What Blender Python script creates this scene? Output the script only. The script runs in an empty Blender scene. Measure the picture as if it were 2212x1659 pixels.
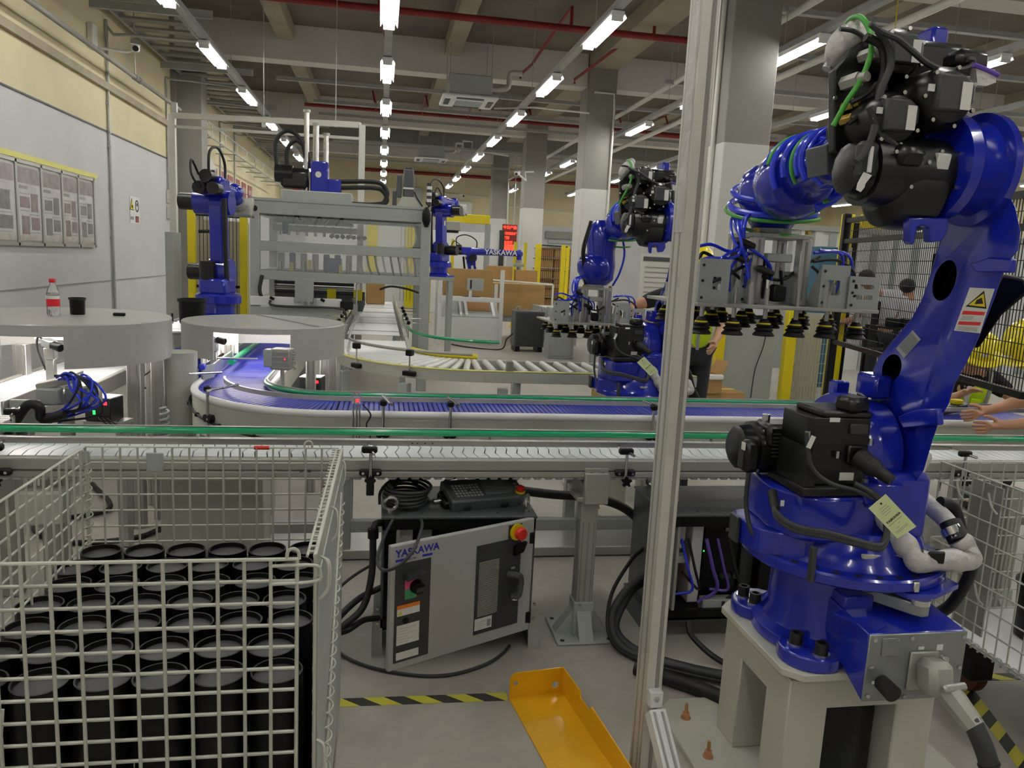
import bpy, math, random
from math import pi, sin, cos, radians as R
from mathutils import Vector as V, Matrix as Mx, Euler
random.seed(7)
S = bpy.context.scene
COL = S.collection
# ------------------------------------------------------------------ camera
HC, FPX = 1.55, 1661.0
AX = ((0.98485155, 0.02167854, 0.17203913), (-0.166264, -0.16362954, 0.97241023), (0.04923112, -0.98628364, -0.15754644))
cd = bpy.data.cameras.new('camera'); cam = bpy.data.objects.new('camera', cd); COL.objects.link(cam)
cd.sensor_width = 36.0; cd.lens = FPX / 2212 * 36; cd.clip_start = .05; cd.clip_end = 200
cam.matrix_world = Mx([[AX[i][0], -AX[i][1], -AX[i][2], (0, 0, HC)[i]] for i in range(3)] + [[0, 0, 0, 1]])
S.camera = cam
# ------------------------------------------------------------------ world, exposure
W = bpy.data.worlds.new('world'); S.world = W; W.use_nodes = True
W.node_tree.nodes['Background'].inputs[0].default_value = (1, .98, .95, 1)
W.node_tree.nodes['Background'].inputs[1].default_value = .12
S.view_settings.view_transform = 'Standard'; S.view_settings.look = 'None'
S.view_settings.exposure = 0.0; S.view_settings.gamma = 1.0; S.view_settings.use_curve_mapping = False
TUBE = 47.0      # brightness of the fluorescent tubes


def P(x, y, X=None, Y=None, Z=None):
    """a point of the place, seen at (x, y) of the photograph, on the plane X=, Y= or Z= of the room"""
    c = ((x - 1106) / FPX, (y - 829.5) / FPX, 1.0)
    r = [sum(AX[i][k] * c[k] for k in range(3)) for i in range(3)]
    t = (Z - HC) / r[2] if Z is not None else Y / r[1] if Y is not None else X / r[0]
    return V((r[0] * t, r[1] * t, HC + r[2] * t))


# ------------------------------------------------------------------ materials
def lin(c):
    return [((v / 255) / 12.92 if v <= 10 else (((v / 255) + .055) / 1.055) ** 2.4) for v in c]


MATS = {}


def mat(name, rgb, rough=.5, metal=0.0, var=.06, scale=6.0, bump=0.0, bscale=60.0, coat=0.0, emit=0.0, alpha=1.0, trans=0.0, spec=.5, aniso=0):
    m = bpy.data.materials.new(name); m.use_nodes = True
    nt = m.node_tree; b = nt.nodes['Principled BSDF']; c = lin(rgb) + [1]
    b.inputs['Roughness'].default_value = rough; b.inputs['Metallic'].default_value = metal
    b.inputs['Coat Weight'].default_value = coat; b.inputs['Coat Roughness'].default_value = .06
    b.inputs['Specular IOR Level'].default_value = spec
    if alpha < 1: b.inputs['Alpha'].default_value = alpha
    if trans: b.inputs['Transmission Weight'].default_value = trans
    if emit:
        b.inputs['Emission Color'].default_value = c; b.inputs['Emission Strength'].default_value = emit
    b.inputs['Base Color'].default_value = c
    if var or bump:
        tc = nt.nodes.new('ShaderNodeTexCoord')
        if var:
            n = nt.nodes.new('ShaderNodeTexNoise'); n.inputs['Scale'].default_value = scale; n.inputs['Detail'].default_value = 6
            nt.links.new(tc.outputs['Object'], n.inputs['Vector'])
            mx = nt.nodes.new('ShaderNodeMix'); mx.data_type = 'RGBA'
            mx.inputs[6].default_value = [max(0, v * (1 - var * 2)) for v in c[:3]] + [1]
            mx.inputs[7].default_value = [min(1, v * (1 + var * 2)) for v in c[:3]] + [1]
            nt.links.new(n.outputs['Fac'], mx.inputs[0]); nt.links.new(mx.outputs[2], b.inputs['Base Color'])
        if bump:
            n2 = nt.nodes.new('ShaderNodeTexNoise'); n2.inputs['Scale'].default_value = bscale; n2.inputs['Detail'].default_value = 4
            nt.links.new(tc.outputs['Object'], n2.inputs['Vector'])
            bp = nt.nodes.new('ShaderNodeBump'); bp.inputs['Strength'].default_value = bump; bp.inputs['Distance'].default_value = .01
            nt.links.new(n2.outputs['Fac'], bp.inputs['Height']); nt.links.new(bp.outputs[0], b.inputs['Normal'])
    MATS[name] = m
    return m


def ramp_node(nt, src, stops, interp='LINEAR'):
    r = nt.nodes.new('ShaderNodeValToRGB'); r.color_ramp.interpolation = interp
    e = r.color_ramp.elements
    while len(e) < len(stops): e.new(.5)
    for el, (p, c) in zip(e, stops):
        el.position = p; el.color = lin(c) + [1]
    nt.links.new(src, r.inputs[0])
    return r


M_ = dict(
    blue=mat('robot_blue_paint', (17, 34, 160), .2, 0, .05, 3, .02, 30, coat=.6),
    bdark=mat('dark_blue_paint', (24, 32, 120), .3, 0, .05, 4, coat=.3),
    black=mat('black_motor_paint', (16, 16, 17), .32, 0, .1, 8, .03, 80),
    rubber=mat('black_rubber', (17, 17, 18), .55, 0, .1, 8),
    hose=mat('dark_grey_hose', (48, 50, 52), .5, 0, .1, 12),
    blackp=mat('black_plastic', (9, 9, 10), .42, 0, .15, 5, spec=.3),
    alu=mat('aluminium_profile', (186, 186, 182), .36, .75, .06, 5, .02, 90),
    rollerm=mat('galvanised_roller', (222, 224, 222), .34, .25, .05, 6),
    postalu=mat('post_aluminium', (206, 204, 196), .42, .3, .05, 6, .03, 40),
    alud=mat('dull_aluminium', (168, 168, 160), .5, .35, .08, 6, .03, 40),
    steel=mat('bright_steel', (205, 205, 205), .22, 1, .05, 8),
    zinc=mat('zinc_plate', (150, 156, 154), .38, .7, .1, 5),
    wire=mat('galvanised_wire', (196, 198, 186), .42, .35, .08, 9),
    gpaint=mat('grey_machine_paint', (166, 172, 168), .42, 0, .04, 4, .02, 50),
    gpaint2=mat('warm_grey_paint', (182, 184, 174), .42, 0, .04, 4, .02, 50),
    ped=mat('pale_grey_paint', (196, 196, 184), .4, 0, .04, 4, .02, 60),
    white=mat('white_paint', (226, 228, 226), .42, 0, .03, 4),
    whitep=mat('white_plastic', (232, 234, 234), .35, 0, .03, 10),
    belt=mat('white_belt_plastic', (224, 228, 230), .3, 0, .04, 20),
    bluebelt=mat('blue_belt_plastic', (40, 48, 160), .35, 0, .08, 30, .08, 200),
    green=mat('green_guide_plastic', (14, 150, 96), .25, 0, .03, 6, coat=.3),
    yel=mat('yellow_paint', (226, 170, 20), .42, 0, .05, 4, coat=.08),
    yel2=mat('safety_yellow_paint', (226, 208, 20), .4, 0, .05, 4),
    ylpale=mat('pale_yellow_strip', (224, 220, 120), .45, 0, .04, 5),
    red=mat('red_plastic', (214, 40, 30), .35, 0, .04, 6),
    redp=mat('fire_pipe_red', (132, 30, 26), .45, 0, .1, 3),
    dred=mat('dark_red_print', (134, 60, 56), .5, 0, .05, 6),
    brown=mat('brown_caster_rubber', (92, 40, 30), .55, 0, .1, 8),
    brass=mat('brass', (196, 168, 92), .3, 1, .05, 8),
    rust=mat('bronze_anchor_bolt', (196, 146, 108), .5, .45, .15, 30),
    card=mat('brown_cardboard', (168, 134, 84), .75, 0, .06, 5, .03, 120),
    cardd=mat('dark_cardboard', (150, 110, 70), .8, 0, .08, 6),
    conc=mat('raw_concrete', (116, 108, 98), .85, 0, .2, 1.6, .1, 10),
    concl=mat('light_concrete', (160, 152, 132), .85, 0, .15, 2, .1, 12),
    colgrey=mat('column_grey_paint', (136, 134, 128), .7, 0, .06, 1.5, .02, 20),
    beamw=mat('beam_grey_white_paint', (216, 213, 208), .7, 0, .05, 1, .02, 20),
    galv=mat('galvanised_tray', (170, 172, 170), .45, .5, .1, 6),
    cpipe=mat('white_conduit', (214, 214, 206), .45, 0, .04, 6),
    paper=mat('label_paper', (222, 222, 216), .6, 0, .03, 30),
    pale=mat('pale_green_tag', (214, 226, 170), .6, 0, .03, 20),
    ink=mat('black_ink', (24, 24, 26), .6, 0, 0),
    greyink=mat('grey_ink', (150, 150, 148), .6, 0, 0),
    blueink=mat('blue_logo_ink', (34, 40, 170), .5, 0, 0),
    orange=mat('orange_print', (232, 128, 40), .5, 0, 0),
    pink=mat('pink_print', (232, 90, 130), .5, 0, 0),
    greenpr=mat('green_print', (60, 150, 100), .5, 0, 0),
    ywarn=mat('warning_yellow', (240, 214, 20), .5, 0, 0),
    screen=mat('dim_grey_screen', (110, 116, 118), .15, 0, .1, 3),
    slate=mat('slate_cabinet_paint', (72, 76, 80), .4, 0, .06, 5, .02, 60),
    panel=mat('charcoal_panel', (52, 54, 56), .45, 0, .05, 6),
    doorg=mat('silver_grey_door_paint', (176, 178, 176), .38, .1, .03, 5, .02, 80),
    skin=mat('skin', (196, 150, 122), .55, 0, .06, 14),
    hair=mat('black_hair', (24, 22, 22), .6, 0, .1, 30),
    vest=mat('hi_vis_yellow_cloth', (214, 250, 40), .7, 0, .06, 18, .1, 90),
    refl=mat('grey_reflective_tape', (160, 162, 160), .4, 0, .05, 20),
    blackc=mat('black_cloth', (24, 24, 26), .85, 0, .1, 12, .1, 60),
    whitec=mat('white_cloth', (222, 222, 226), .85, 0, .05, 10, .1, 50),
    trou=mat('dark_trousers_cloth', (40, 42, 50), .85, 0, .1, 10),
    helmet=mat('yellow_helmet_shell', (244, 226, 30), .25, 0, .03, 5, coat=.4),
    silver=mat('silver_cable_wrap', (196, 194, 190), .42, .25, .12, 10, 1.0, 26),
    teal=mat('teal_cabinet_paint', (44, 92, 116), .5, 0, .05, 4),
    bluetube=mat('blue_pneumatic_tube', (36, 60, 214), .25, 0, .04, 9, coat=.3),
    greentube=mat('green_yellow_cable', (70, 160, 60), .4, 0, .05, 9),
    smoke=mat('smoked_plastic', (60, 60, 64), .2, 0, .05, 5, trans=.75),
    clear=mat('clear_plastic', (235, 240, 240), .08, 0, 0, trans=.95),
    pane=mat('clear_guard_sheet', (214, 220, 220), .12, 0, 0, alpha=.22),
    cola=mat('clear_bottle', (240, 244, 244), .05, 0, 0, trans=.95),
    redlab=mat('red_bottle_label', (206, 26, 44), .4, 0, .03, 8),
    holeshade=mat('painted_hole_shade', (12, 12, 14), .8, 0, .1, 6),  # shade inside the arm holes, put into the colour
    ledred=mat('lit_red_led', (255, 40, 50), .5, 0, 0, emit=3.0),
    ledgreen=mat('lit_green_led', (40, 255, 90), .5, 0, 0, emit=2.5),
    sigred=mat('lit_red_sign', (255, 66, 44), .5, 0, 0, emit=1.6),
    tube=mat('lit_tube', (255, 252, 246), .5, 0, 0, emit=TUBE),
    lightbar=mat('lit_light_bar', (255, 246, 240), .5, 0, 0, emit=16.0),
    hood=mat('grey_hood_shell', (176, 176, 172), .35, 0, .03, 2, coat=.15),
    hoodin=mat('white_hood_lining', (240, 240, 238), .5, 0, 0),
    pailtop=mat('charcoal_pail_bottom', (66, 66, 68), .5, 0, .12, 4),
    purple=mat('purple_tube_plastic', (96, 70, 170), .35, 0, .05, 6),
)


# ------------------------------------------------------------------ mesh building
WL = {}


class MB:
    def __init__(s, xf=None):
        s.v = []; s.f = []; s.xf = xf

    def add(s, vs, fs):
        n = len(s.v)
        if s.xf is not None: vs = [s.xf @ V(p) for p in vs]
        s.v += [tuple(p) for p in vs]; s.f += [tuple(i + n for i in f) for f in fs]
        return s

    def box(s, c, d, rot=None, b=0.0):
        x, y, z = d[0] / 2, d[1] / 2, d[2] / 2; c = V(c)
        m = None
        if rot is not None:
            m = rot if isinstance(rot, Mx) else (Euler((0, 0, rot)) if isinstance(rot, (int, float)) else Euler(rot)).to_matrix()
            m = m.to_3x3()
        if b <= 0:
            vs = [(i * x, j * y, k * z) for i in (-1, 1) for j in (-1, 1) for k in (-1, 1)]
            fs = [(0, 1, 3, 2), (4, 6, 7, 5), (0, 4, 5, 1), (2, 3, 7, 6), (0, 2, 6, 4), (1, 5, 7, 3)]
        else:
            b = min(b, x * .98, y * .98, z * .98); vs = []; ix = {}
            for i in (-1, 1):
                for j in (-1, 1):
                    for k in (-1, 1):
                        ix[i, j, k] = len(vs)
                        vs += [(i * x, j * (y - b), k * (z - b)), (i * (x - b), j * y, k * (z - b)), (i * (x - b), j * (y - b), k * z)]
            fs = []
            for a in range(3):
                for sg in (-1, 1):
                    o = [q for q in range(3) if q != a]; loop = []
                    for (p, q) in ((-1, -1), (1, -1), (1, 1), (-1, 1)):
                        key = [0, 0, 0]; key[a] = sg; key[o[0]] = p; key[o[1]] = q; loop.append(ix[tuple(key)] + a)
                    fs.append(loop if (sg > 0) ^ (a == 1) else loop[::-1])
            for a in range(3):
                o = [q for q in range(3) if q != a]
                for p in (-1, 1):
                    for q in (-1, 1):
                        k1 = [0, 0, 0]; k1[o[0]] = p; k1[o[1]] = q; k2 = k1[:]; k1[a] = -1; k2[a] = 1
                        A, B = ix[tuple(k1)], ix[tuple(k2)]
                        fs.append((A + o[0], B + o[0], B + o[1], A + o[1]) if (p * q > 0) ^ (a != 1) else (A + o[0], A + o[1], B + o[1], B + o[0]))
            for (i, j, k), A in ix.items(): fs.append((A, A + 1, A + 2) if i * j * k > 0 else (A, A + 2, A + 1))
        s.add([(m @ V(p) if m else V(p)) + c for p in vs], fs); return s

    def bar(s, p0, p1, w, h=None, up=(0, 0, 1), b=0.0):
        p0, p1 = V(p0), V(p1); d = p1 - p0; L = d.length; d.normalize(); u = V(up)
        if abs(d.dot(u)) > .99: u = V((0, 1, 0))
        sd = d.cross(u).normalized(); u = sd.cross(d)
        return s.box((p0 + p1) / 2, (L, w, h or w), Mx((d, sd, u)).transposed(), b)

    def cyl(s, p0, p1, r, r2=None, n=16, caps=True):
        p0, p1 = V(p0), V(p1); r2 = r if r2 is None else r2
        return s.lathe([(r, 0), (r2, (p1 - p0).length)], p0, p1 - p0, n, caps)

    def lathe(s, prof, o=(0, 0, 0), axis=(0, 0, 1), n=24, caps=True, a0=0.0, a1=2 * pi):
        a = V(axis).normalized(); o = V(o)
        u = V((0, 0, 1)).cross(a) if abs(a.z) < .99 else V((1, 0, 0)); u.normalize(); w = a.cross(u)
        full = abs(a1 - a0 - 2 * pi) < 1e-6; m = n if full else n + 1
        vs = [o + a * z + (u * cos(a0 + (a1 - a0) * i / n) + w * sin(a0 + (a1 - a0) * i / n)) * r for (r, z) in prof for i in range(m)]
        fs = []
        for k in range(len(prof) - 1):
            for i in range(n):
                j = (i + 1) % m if full else i + 1
                fs.append((k * m + i, k * m + j, (k + 1) * m + j, (k + 1) * m + i))
        if caps and full:
            if prof[0][0] > 1e-5: fs.append(tuple(range(m))[::-1])
            if prof[-1][0] > 1e-5: fs.append(tuple((len(prof) - 1) * m + i for i in range(m)))
        return s.add(vs, fs)

    def tube(s, pts, r, n=8, sub=6, closed=False, r2=None):
        pts = [V(p) for p in pts]
        if sub > 1 and len(pts) > 2: pts = spline(pts, sub, closed)
        m = len(pts); vs = []; t0 = None; u = None
        for i, p in enumerate(pts):
            t = (pts[(i + 1) % m] - pts[i - 1]) if closed else (pts[min(i + 1, m - 1)] - pts[max(i - 1, 0)])
            if t.length < 1e-9: t = V((0, 0, 1))
            t.normalize()
            if u is None:
                u = t.orthogonal().normalized()
            else:
                u = (u - t * u.dot(t))
                u = u.normalized() if u.length > 1e-6 else t.orthogonal().normalized()
            w = t.cross(u); rr = r if r2 is None else r + (r2 - r) * i / max(1, m - 1)
            if callable(r): rr = r(i / max(1, m - 1))
            vs += [p + (u * cos(2 * pi * k / n) + w * sin(2 * pi * k / n)) * rr for k in range(n)]
        fs = [(i * n + k, i * n + (k + 1) % n, ((i + 1) % m) * n + (k + 1) % n, ((i + 1) % m) * n + k) for i in range(m if closed else m - 1) for k in range(n)]
        if not closed: fs += [tuple(range(n))[::-1], tuple((m - 1) * n + k for k in range(n))]
        return s.add(vs, fs)

    def prism(s, pts, ext):
        """planar outline (3-D points) pushed along ext"""
        pts = [V(p) for p in pts]; e = V(ext); n = len(pts)
        nr = V((0, 0, 0))
        for i in range(n): nr += pts[i].cross(pts[(i + 1) % n])
        if nr.dot(e) < 0: pts = pts[::-1]
        fs = [tuple(range(n))[::-1], tuple(range(n, 2 * n))] + [(i, (i + 1) % n, n + (i + 1) % n, n + i) for i in range(n)]
        return s.add(pts + [p + e for p in pts], fs)

    def sph(s, c, r, sc=(1, 1, 1), n=16, m=10, rot=None):
        c = V(c); q = (Euler(rot).to_matrix() if rot else Mx.Identity(3))
        vs = [c + q @ V((r * sc[0] * sin(pi * j / m) * cos(2 * pi * i / n), r * sc[1] * sin(pi * j / m) * sin(2 * pi * i / n), r * sc[2] * cos(pi * j / m))) for j in range(1, m) for i in range(n)]
        vs += [c + q @ V((0, 0, r * sc[2])), c - q @ V((0, 0, r * sc[2]))]
        t = len(vs) - 2
        fs = [(j * n + i, (j + 1) * n + i, (j + 1) * n + (i + 1) % n, j * n + (i + 1) % n) for j in range(m - 2) for i in range(n)]
        fs += [(t, i, (i + 1) % n) for i in range(n)] + [(t + 1, (m - 2) * n + (i + 1) % n, (m - 2) * n + i) for i in range(n)]
        return s.add(vs, fs)

    def loft(s, rings, caps=True):
        n = len(rings[0]); vs = [p for r in rings for p in r]
        fs = [(k * n + i, k * n + (i + 1) % n, (k + 1) * n + (i + 1) % n, (k + 1) * n + i) for k in range(len(rings) - 1) for i in range(n)]
        if caps: fs += [tuple(range(n))[::-1], tuple((len(rings) - 1) * n + i for i in range(n))]
        return s.add(vs, fs)

    def build(s, name, m, parent=None, flat=False, kind=None, label=None, bevel=0):
        o = V((0, 0, 0)) if parent is None else WL.get(parent.name, V((0, 0, 0)))
        if not s.v: s.add([(0, 0, 0)], [])
        me = bpy.data.meshes.new(name)
        me.from_pydata([V(p) - o for p in s.v], [], s.f); me.update()
        me.materials.append(M_[m] if isinstance(m, str) else m)
        if not flat:
            me.polygons.foreach_set('use_smooth', [True] * len(me.polygons)); me.set_sharp_from_angle(angle=R(38))
        ob = bpy.data.objects.new(name, me); COL.objects.link(ob)
        if parent is not None: ob.parent = parent; WL[ob.name] = o
        if kind: ob['kind'] = kind
        if label: ob['label'] = label
        if bevel:
            bv = ob.modifiers.new('bevel', 'BEVEL'); bv.width = bevel; bv.segments = 2; bv.limit_method = 'ANGLE'; bv.angle_limit = R(40)
        return ob


def spline(p, sub, closed=False):
    out = []; n = len(p)
    for i in range(n if closed else n - 1):
        a, b, c, d = (p[(i - 1) % n] if closed or i else p[0] * 2 - p[1]), p[i], p[(i + 1) % n], (p[(i + 2) % n] if closed or i + 2 < n else p[-1] * 2 - p[-2])
        for k in range(sub):
            t = k / sub
            out.append(.5 * ((2 * b) + (c - a) * t + (2 * a - 5 * b + 4 * c - d) * t * t + (3 * b - a - 3 * c + d) * t ** 3))
    if not closed: out.append(p[-1])
    return out


def tag(o, label, cat, group=None):
    o['label'] = label; o['category'] = cat
    if group: o['group'] = group
    return o


def T(name, label, cat, loc=(0, 0, 0), group=None):
    o = bpy.data.objects.new(name, None); COL.objects.link(o); o.location = loc; o.empty_display_size = .1
    WL[o.name] = V(loc); return tag(o, label, cat, group)


def one(mb, name, m, label, cat, group=None, flat=False, base=None):
    """a thing that is a single mesh; its origin sits at its base"""
    xs = list(zip(*mb.v)); b = V(base) if base else V(((min(xs[0]) + max(xs[0])) / 2, (min(xs[1]) + max(xs[1])) / 2, min(xs[2])))
    d = bpy.data.objects.new('tmp', None); WL[d.name] = b
    me = mb.build(name, m, None, flat); WL.pop(d.name); bpy.data.objects.remove(d)
    me.data.transform(Mx.Translation(-b)); me.location = b; WL[me.name] = b
    return tag(me, label, cat, group)


def struct(mb, name, m, parent=None, flat=True):
    o = mb.build(name, m, parent, flat)
    if parent is None: o['kind'] = 'structure'; WL[o.name] = V((0, 0, 0))
    return o


def txt(s, size, org, right, up, m, parent, name='lettering', ext=.0004, align='LEFT', shear=0, bold=0):
    """raised print: text starting at org, running along right, upright along up"""
    cu = bpy.data.curves.new(name, 'FONT'); cu.body = s; cu.size = size; cu.extrude = ext; cu.align_x = align; cu.shear = shear; cu.offset = bold; cu.resolution_u = 3
    t = bpy.data.objects.new('tmp', cu); COL.objects.link(t)
    dg = bpy.context.evaluated_depsgraph_get(); me = bpy.data.meshes.new_from_object(t.evaluated_get(dg)); COL.objects.unlink(t)
    bpy.data.objects.remove(t); bpy.data.curves.remove(cu)
    r, u = V(right).normalized(), V(up).normalized(); n = r.cross(u)
    o = V((0, 0, 0)) if parent is None else WL.get(parent.name, V((0, 0, 0)))
    me.transform(Mx.Translation(V(org) - o) @ Mx((r, u, n)).transposed().to_4x4())
    me.materials.clear(); me.materials.append(M_[m])
    ob = bpy.data.objects.new(name, me); COL.objects.link(ob)
    if parent is not None: ob.parent = parent; WL[ob.name] = o
    return ob


def dup(root, loc, rotz=0, label=None, scale=None):
    def cp(o, par):
        c = o.copy(); COL.objects.link(c); c.parent = par
        for ch in o.children: cp(ch, c)
        return c
    r = cp(root, None); r.location = loc; r.rotation_euler = (0, 0, rotz)
    if scale: r.scale = (scale,) * 3
    if label: r['label'] = label
    return r


ORD = ['nearest', 'second nearest', 'third nearest', 'fourth nearest', 'fifth nearest', 'sixth nearest', 'seventh nearest', 'eighth nearest', 'ninth nearest', 'tenth nearest']


def cut(ob, cutter):
    """subtract a closed shape (MB in world coordinates) from a part"""
    c = cutter.build('cutter', 'black', None); o = WL.get(ob.name, V((0, 0, 0)))
    c.data.transform(Mx.Translation(-(o - ob.location if ob.parent is None and ob.name in WL else o))); c.parent = ob.parent
    if ob.parent is None: c.location = ob.location; c.data.transform(Mx.Translation(V((0, 0, 0))))
    else: c.matrix_parent_inverse = Mx.Identity(4)
    if ob.parent is None: c.data.transform(Mx.Translation(-ob.location))
    md = ob.modifiers.new('cut', 'BOOLEAN'); md.object = c; md.operation = 'DIFFERENCE'; md.solver = 'EXACT'
    bpy.context.view_layer.update()
    dg = bpy.context.evaluated_depsgraph_get(); me = bpy.data.meshes.new_from_object(ob.evaluated_get(dg))
    ob.modifiers.remove(md); ob.data = me
    while len(me.materials) > 1: me.materials.pop()
    me.polygons.foreach_set('material_index', [0] * len(me.polygons))
    me.set_sharp_from_angle(angle=R(38)); cm = c.data
    bpy.data.objects.remove(c); bpy.data.meshes.remove(cm)
    return ob
# ================================================================== the hall
def floor_mat():
    m = mat('polished_concrete_floor', (172, 168, 158), .42, 0, 0)
    nt = m.node_tree; b = nt.nodes['Principled BSDF']; tc = nt.nodes.new('ShaderNodeTexCoord')
    a = nt.nodes.new('ShaderNodeTexNoise'); a.inputs['Scale'].default_value = .9; a.inputs['Detail'].default_value = 8
    c = nt.nodes.new('ShaderNodeTexNoise'); c.inputs['Scale'].default_value = 14; c.inputs['Detail'].default_value = 6
    ad = nt.nodes.new('ShaderNodeMath'); ad.operation = 'MULTIPLY_ADD'; ad.inputs[1].default_value = .35
    for n in (a, c): nt.links.new(tc.outputs['Object'], n.inputs['Vector'])
    nt.links.new(c.outputs['Fac'], ad.inputs[0]); nt.links.new(a.outputs['Fac'], ad.inputs[2])
    r = ramp_node(nt, ad.outputs[0], [(.35, (150, 145, 135)), (.65, (172, 168, 158)), (.9, (186, 182, 172))])
    nt.links.new(r.outputs[0], b.inputs['Base Color'])
    return m


def split_mat(name, top, bot, z, rough=.6):
    """wall paint: one colour up to height z, another above"""
    m = mat(name, top, rough, 0, 0); nt = m.node_tree; b = nt.nodes['Principled BSDF']
    g = nt.nodes.new('ShaderNodeNewGeometry'); sp = nt.nodes.new('ShaderNodeSeparateXYZ'); nt.links.new(g.outputs['Position'], sp.inputs[0])
    gt = nt.nodes.new('ShaderNodeMath'); gt.operation = 'GREATER_THAN'; gt.inputs[1].default_value = z; nt.links.new(sp.outputs['Z'], gt.inputs[0])
    n = nt.nodes.new('ShaderNodeTexNoise'); n.inputs['Scale'].default_value = 1.3; n.inputs['Detail'].default_value = 7; nt.links.new(g.outputs['Position'], n.inputs['Vector'])
    r1 = ramp_node(nt, n.outputs['Fac'], [(.3, [v * .95 for v in top]), (.7, top)]); r2 = ramp_node(nt, n.outputs['Fac'], [(.3, [v * .96 for v in bot]), (.7, bot)])
    mx = nt.nodes.new('ShaderNodeMix'); mx.data_type = 'RGBA'; nt.links.new(gt.outputs[0], mx.inputs[0])
    nt.links.new(r2.outputs[0], mx.inputs[6]); nt.links.new(r1.outputs[0], mx.inputs[7]); nt.links.new(mx.outputs[2], b.inputs['Base Color'])
    return m


ZC = 5.75
M_['floor'] = floor_mat()
M_['wallp'] = split_mat('two_tone_wall_paint', (214, 204, 166), (206, 206, 208), 3.1)
M_['colp'] = split_mat('two_tone_column_paint', (142, 140, 134), (214, 214, 210), 3.1)
struct(MB().box((8, 15, -.1), (25, 40, .2)), 'floor', 'floor')
struct(MB().box((8, 15, ZC + .1), (25, 40, .2)), 'ceiling', 'conc')
struct(MB().box((-4.02, 15, ZC / 2), (.2, 40, ZC)), 'wall_left', 'wallp')
struct(MB().box((8, 33.1, ZC / 2), (25, .2, ZC)), 'wall_back', 'wallp')
struct(MB().box((20.1, 15, ZC / 2), (.2, 40, ZC)), 'wall_right', 'wallp')
struct(MB().box((8, -4.9, ZC / 2), (25, .2, ZC)), 'wall_front', 'wallp')
# thin trim lines on the left wall: the edge of the white lining and a panel joint
struct(MB().box((-3.912, 12.5, 3.105), (.02, 26, .018)), 'trim_1', 'panel')
struct(MB().box((-3.914, 12.5, .98), (.014, 26, .012)), 'trim_2', 'greyink')
# columns of the hall, painted white up to 3.1 m
for k, y in enumerate((2.6, 9.4, 16.12, 22.8, 29.5)):
    if k: struct(MB().box((4.36, y, ZC / 2), (.6, .6, ZC), b=.012), 'column', 'colp', flat=False)
for k, y in enumerate((9.4, 16.12, 22.8, 29.5)):
    struct(MB().box((12.4, y, ZC / 2), (.6, .6, ZC), b=.012), 'column', 'colp')
# engaged column on the left wall
struct(MB().box((-3.66, 16.25, ZC / 2), (.52, .5, ZC), b=.01).box((-3.88, 15.93, ZC / 2), (.08, .12, ZC)), 'column', 'colgrey')
# cross beams (grey white) and the concrete beams that run along the hall
for y in (9.4, 16.12, 22.8, 29.5):
    struct(MB().box((8, y, 5.43), (24.2, .42, .64)), 'ceiling_beam', 'beamw')
struct(MB().box((8, 26.6, 5.42), (24.2, .5, .66)), 'ceiling_beam', 'colgrey')
for x in (-1.85, 1.3, 4.36, 7.4, 10.6, 13.8):
    w = .6 if abs(x - 4.36) < .1 else .3
    for (ya, yb) in ((-4, 9.19), (9.61, 15.91), (16.33, 22.59), (23.01, 26.35), (26.85, 29.29)):
        struct(MB().box((x, (ya + yb) / 2, 5.62), (w, yb - ya, .3)), 'ceiling_beam', 'concl')
# ------------------------------------------------------------------ tube lights in rows with their carrier trays
def light(x, y, label):
    t = T('ceiling_light', label, 'light', (x, y, 4.2), 'twin tube ceiling lights')
    MB().box((x, y, 4.262), (.15, 1.28, .05), b=.008).build('fixture_body', 'white', t)
    for d in (-1, 1):
        MB().prism([(x + d * .075, y - .63, 4.262), (x + d * .1, y - .63, 4.215), (x + d * .104, y - .63, 4.215), (x + d * .079, y - .63, 4.262)], (0, 1.26, 0)).build('reflector', 'white', t)
        MB().cyl((x + d * .042, y - .59, 4.2), (x + d * .042, y + .59, 4.2), .015, n=8).build('tube', 'tube', t)
        MB().box((x, y + d * .61, 4.215), (.13, .035, .06)).build('end_cap', 'white', t)
ROWS = [(-2.41, 'row along the left wall'), (.04, 'middle row'), (2.48, 'row before the columns'), (4.93, 'row just past the columns'), (7.3, 'second row past the columns'), (9.7, 'third row past the columns'), (12.1, 'fourth row past the columns'), (14.5, 'fifth row past the columns'), (16.9, 'outermost row')]
for i, (x, rn) in enumerate(ROWS):
    ys = [9.2 + 2.945 * k for k in range(-4, 8)]
    if i > 4: ys = [y for y in ys if y > 6]
    for k, y in enumerate(ys):
        vis = k - 4 if i <= 4 else k - 1 if len(ys) < 9 else k
        light(x, y, 'white twin tube light, %s of the %s' % (ORD[vis], rn) if vis >= 0 else 'white twin tube light behind the viewer in the %s' % rn)
    tr = T('lighting_tray', 'long galvanised tray carrying the tube lights of the %s' % rn, 'cable tray', (x, 14, 4.29), 'lighting trays')
    y0 = -3.5 if i <= 4 else 7
    MB().box((x, (y0 + 31) / 2, 4.33), (.1, 31 - y0, .07)).build('channel', 'galv', tr)
    for k in range(int(y0), 31, 4): MB().cyl((x, k + .5, 4.36), (x, k + .5, ZC), .005, n=6).build('hanger_rod', 'galv', tr)
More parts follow.
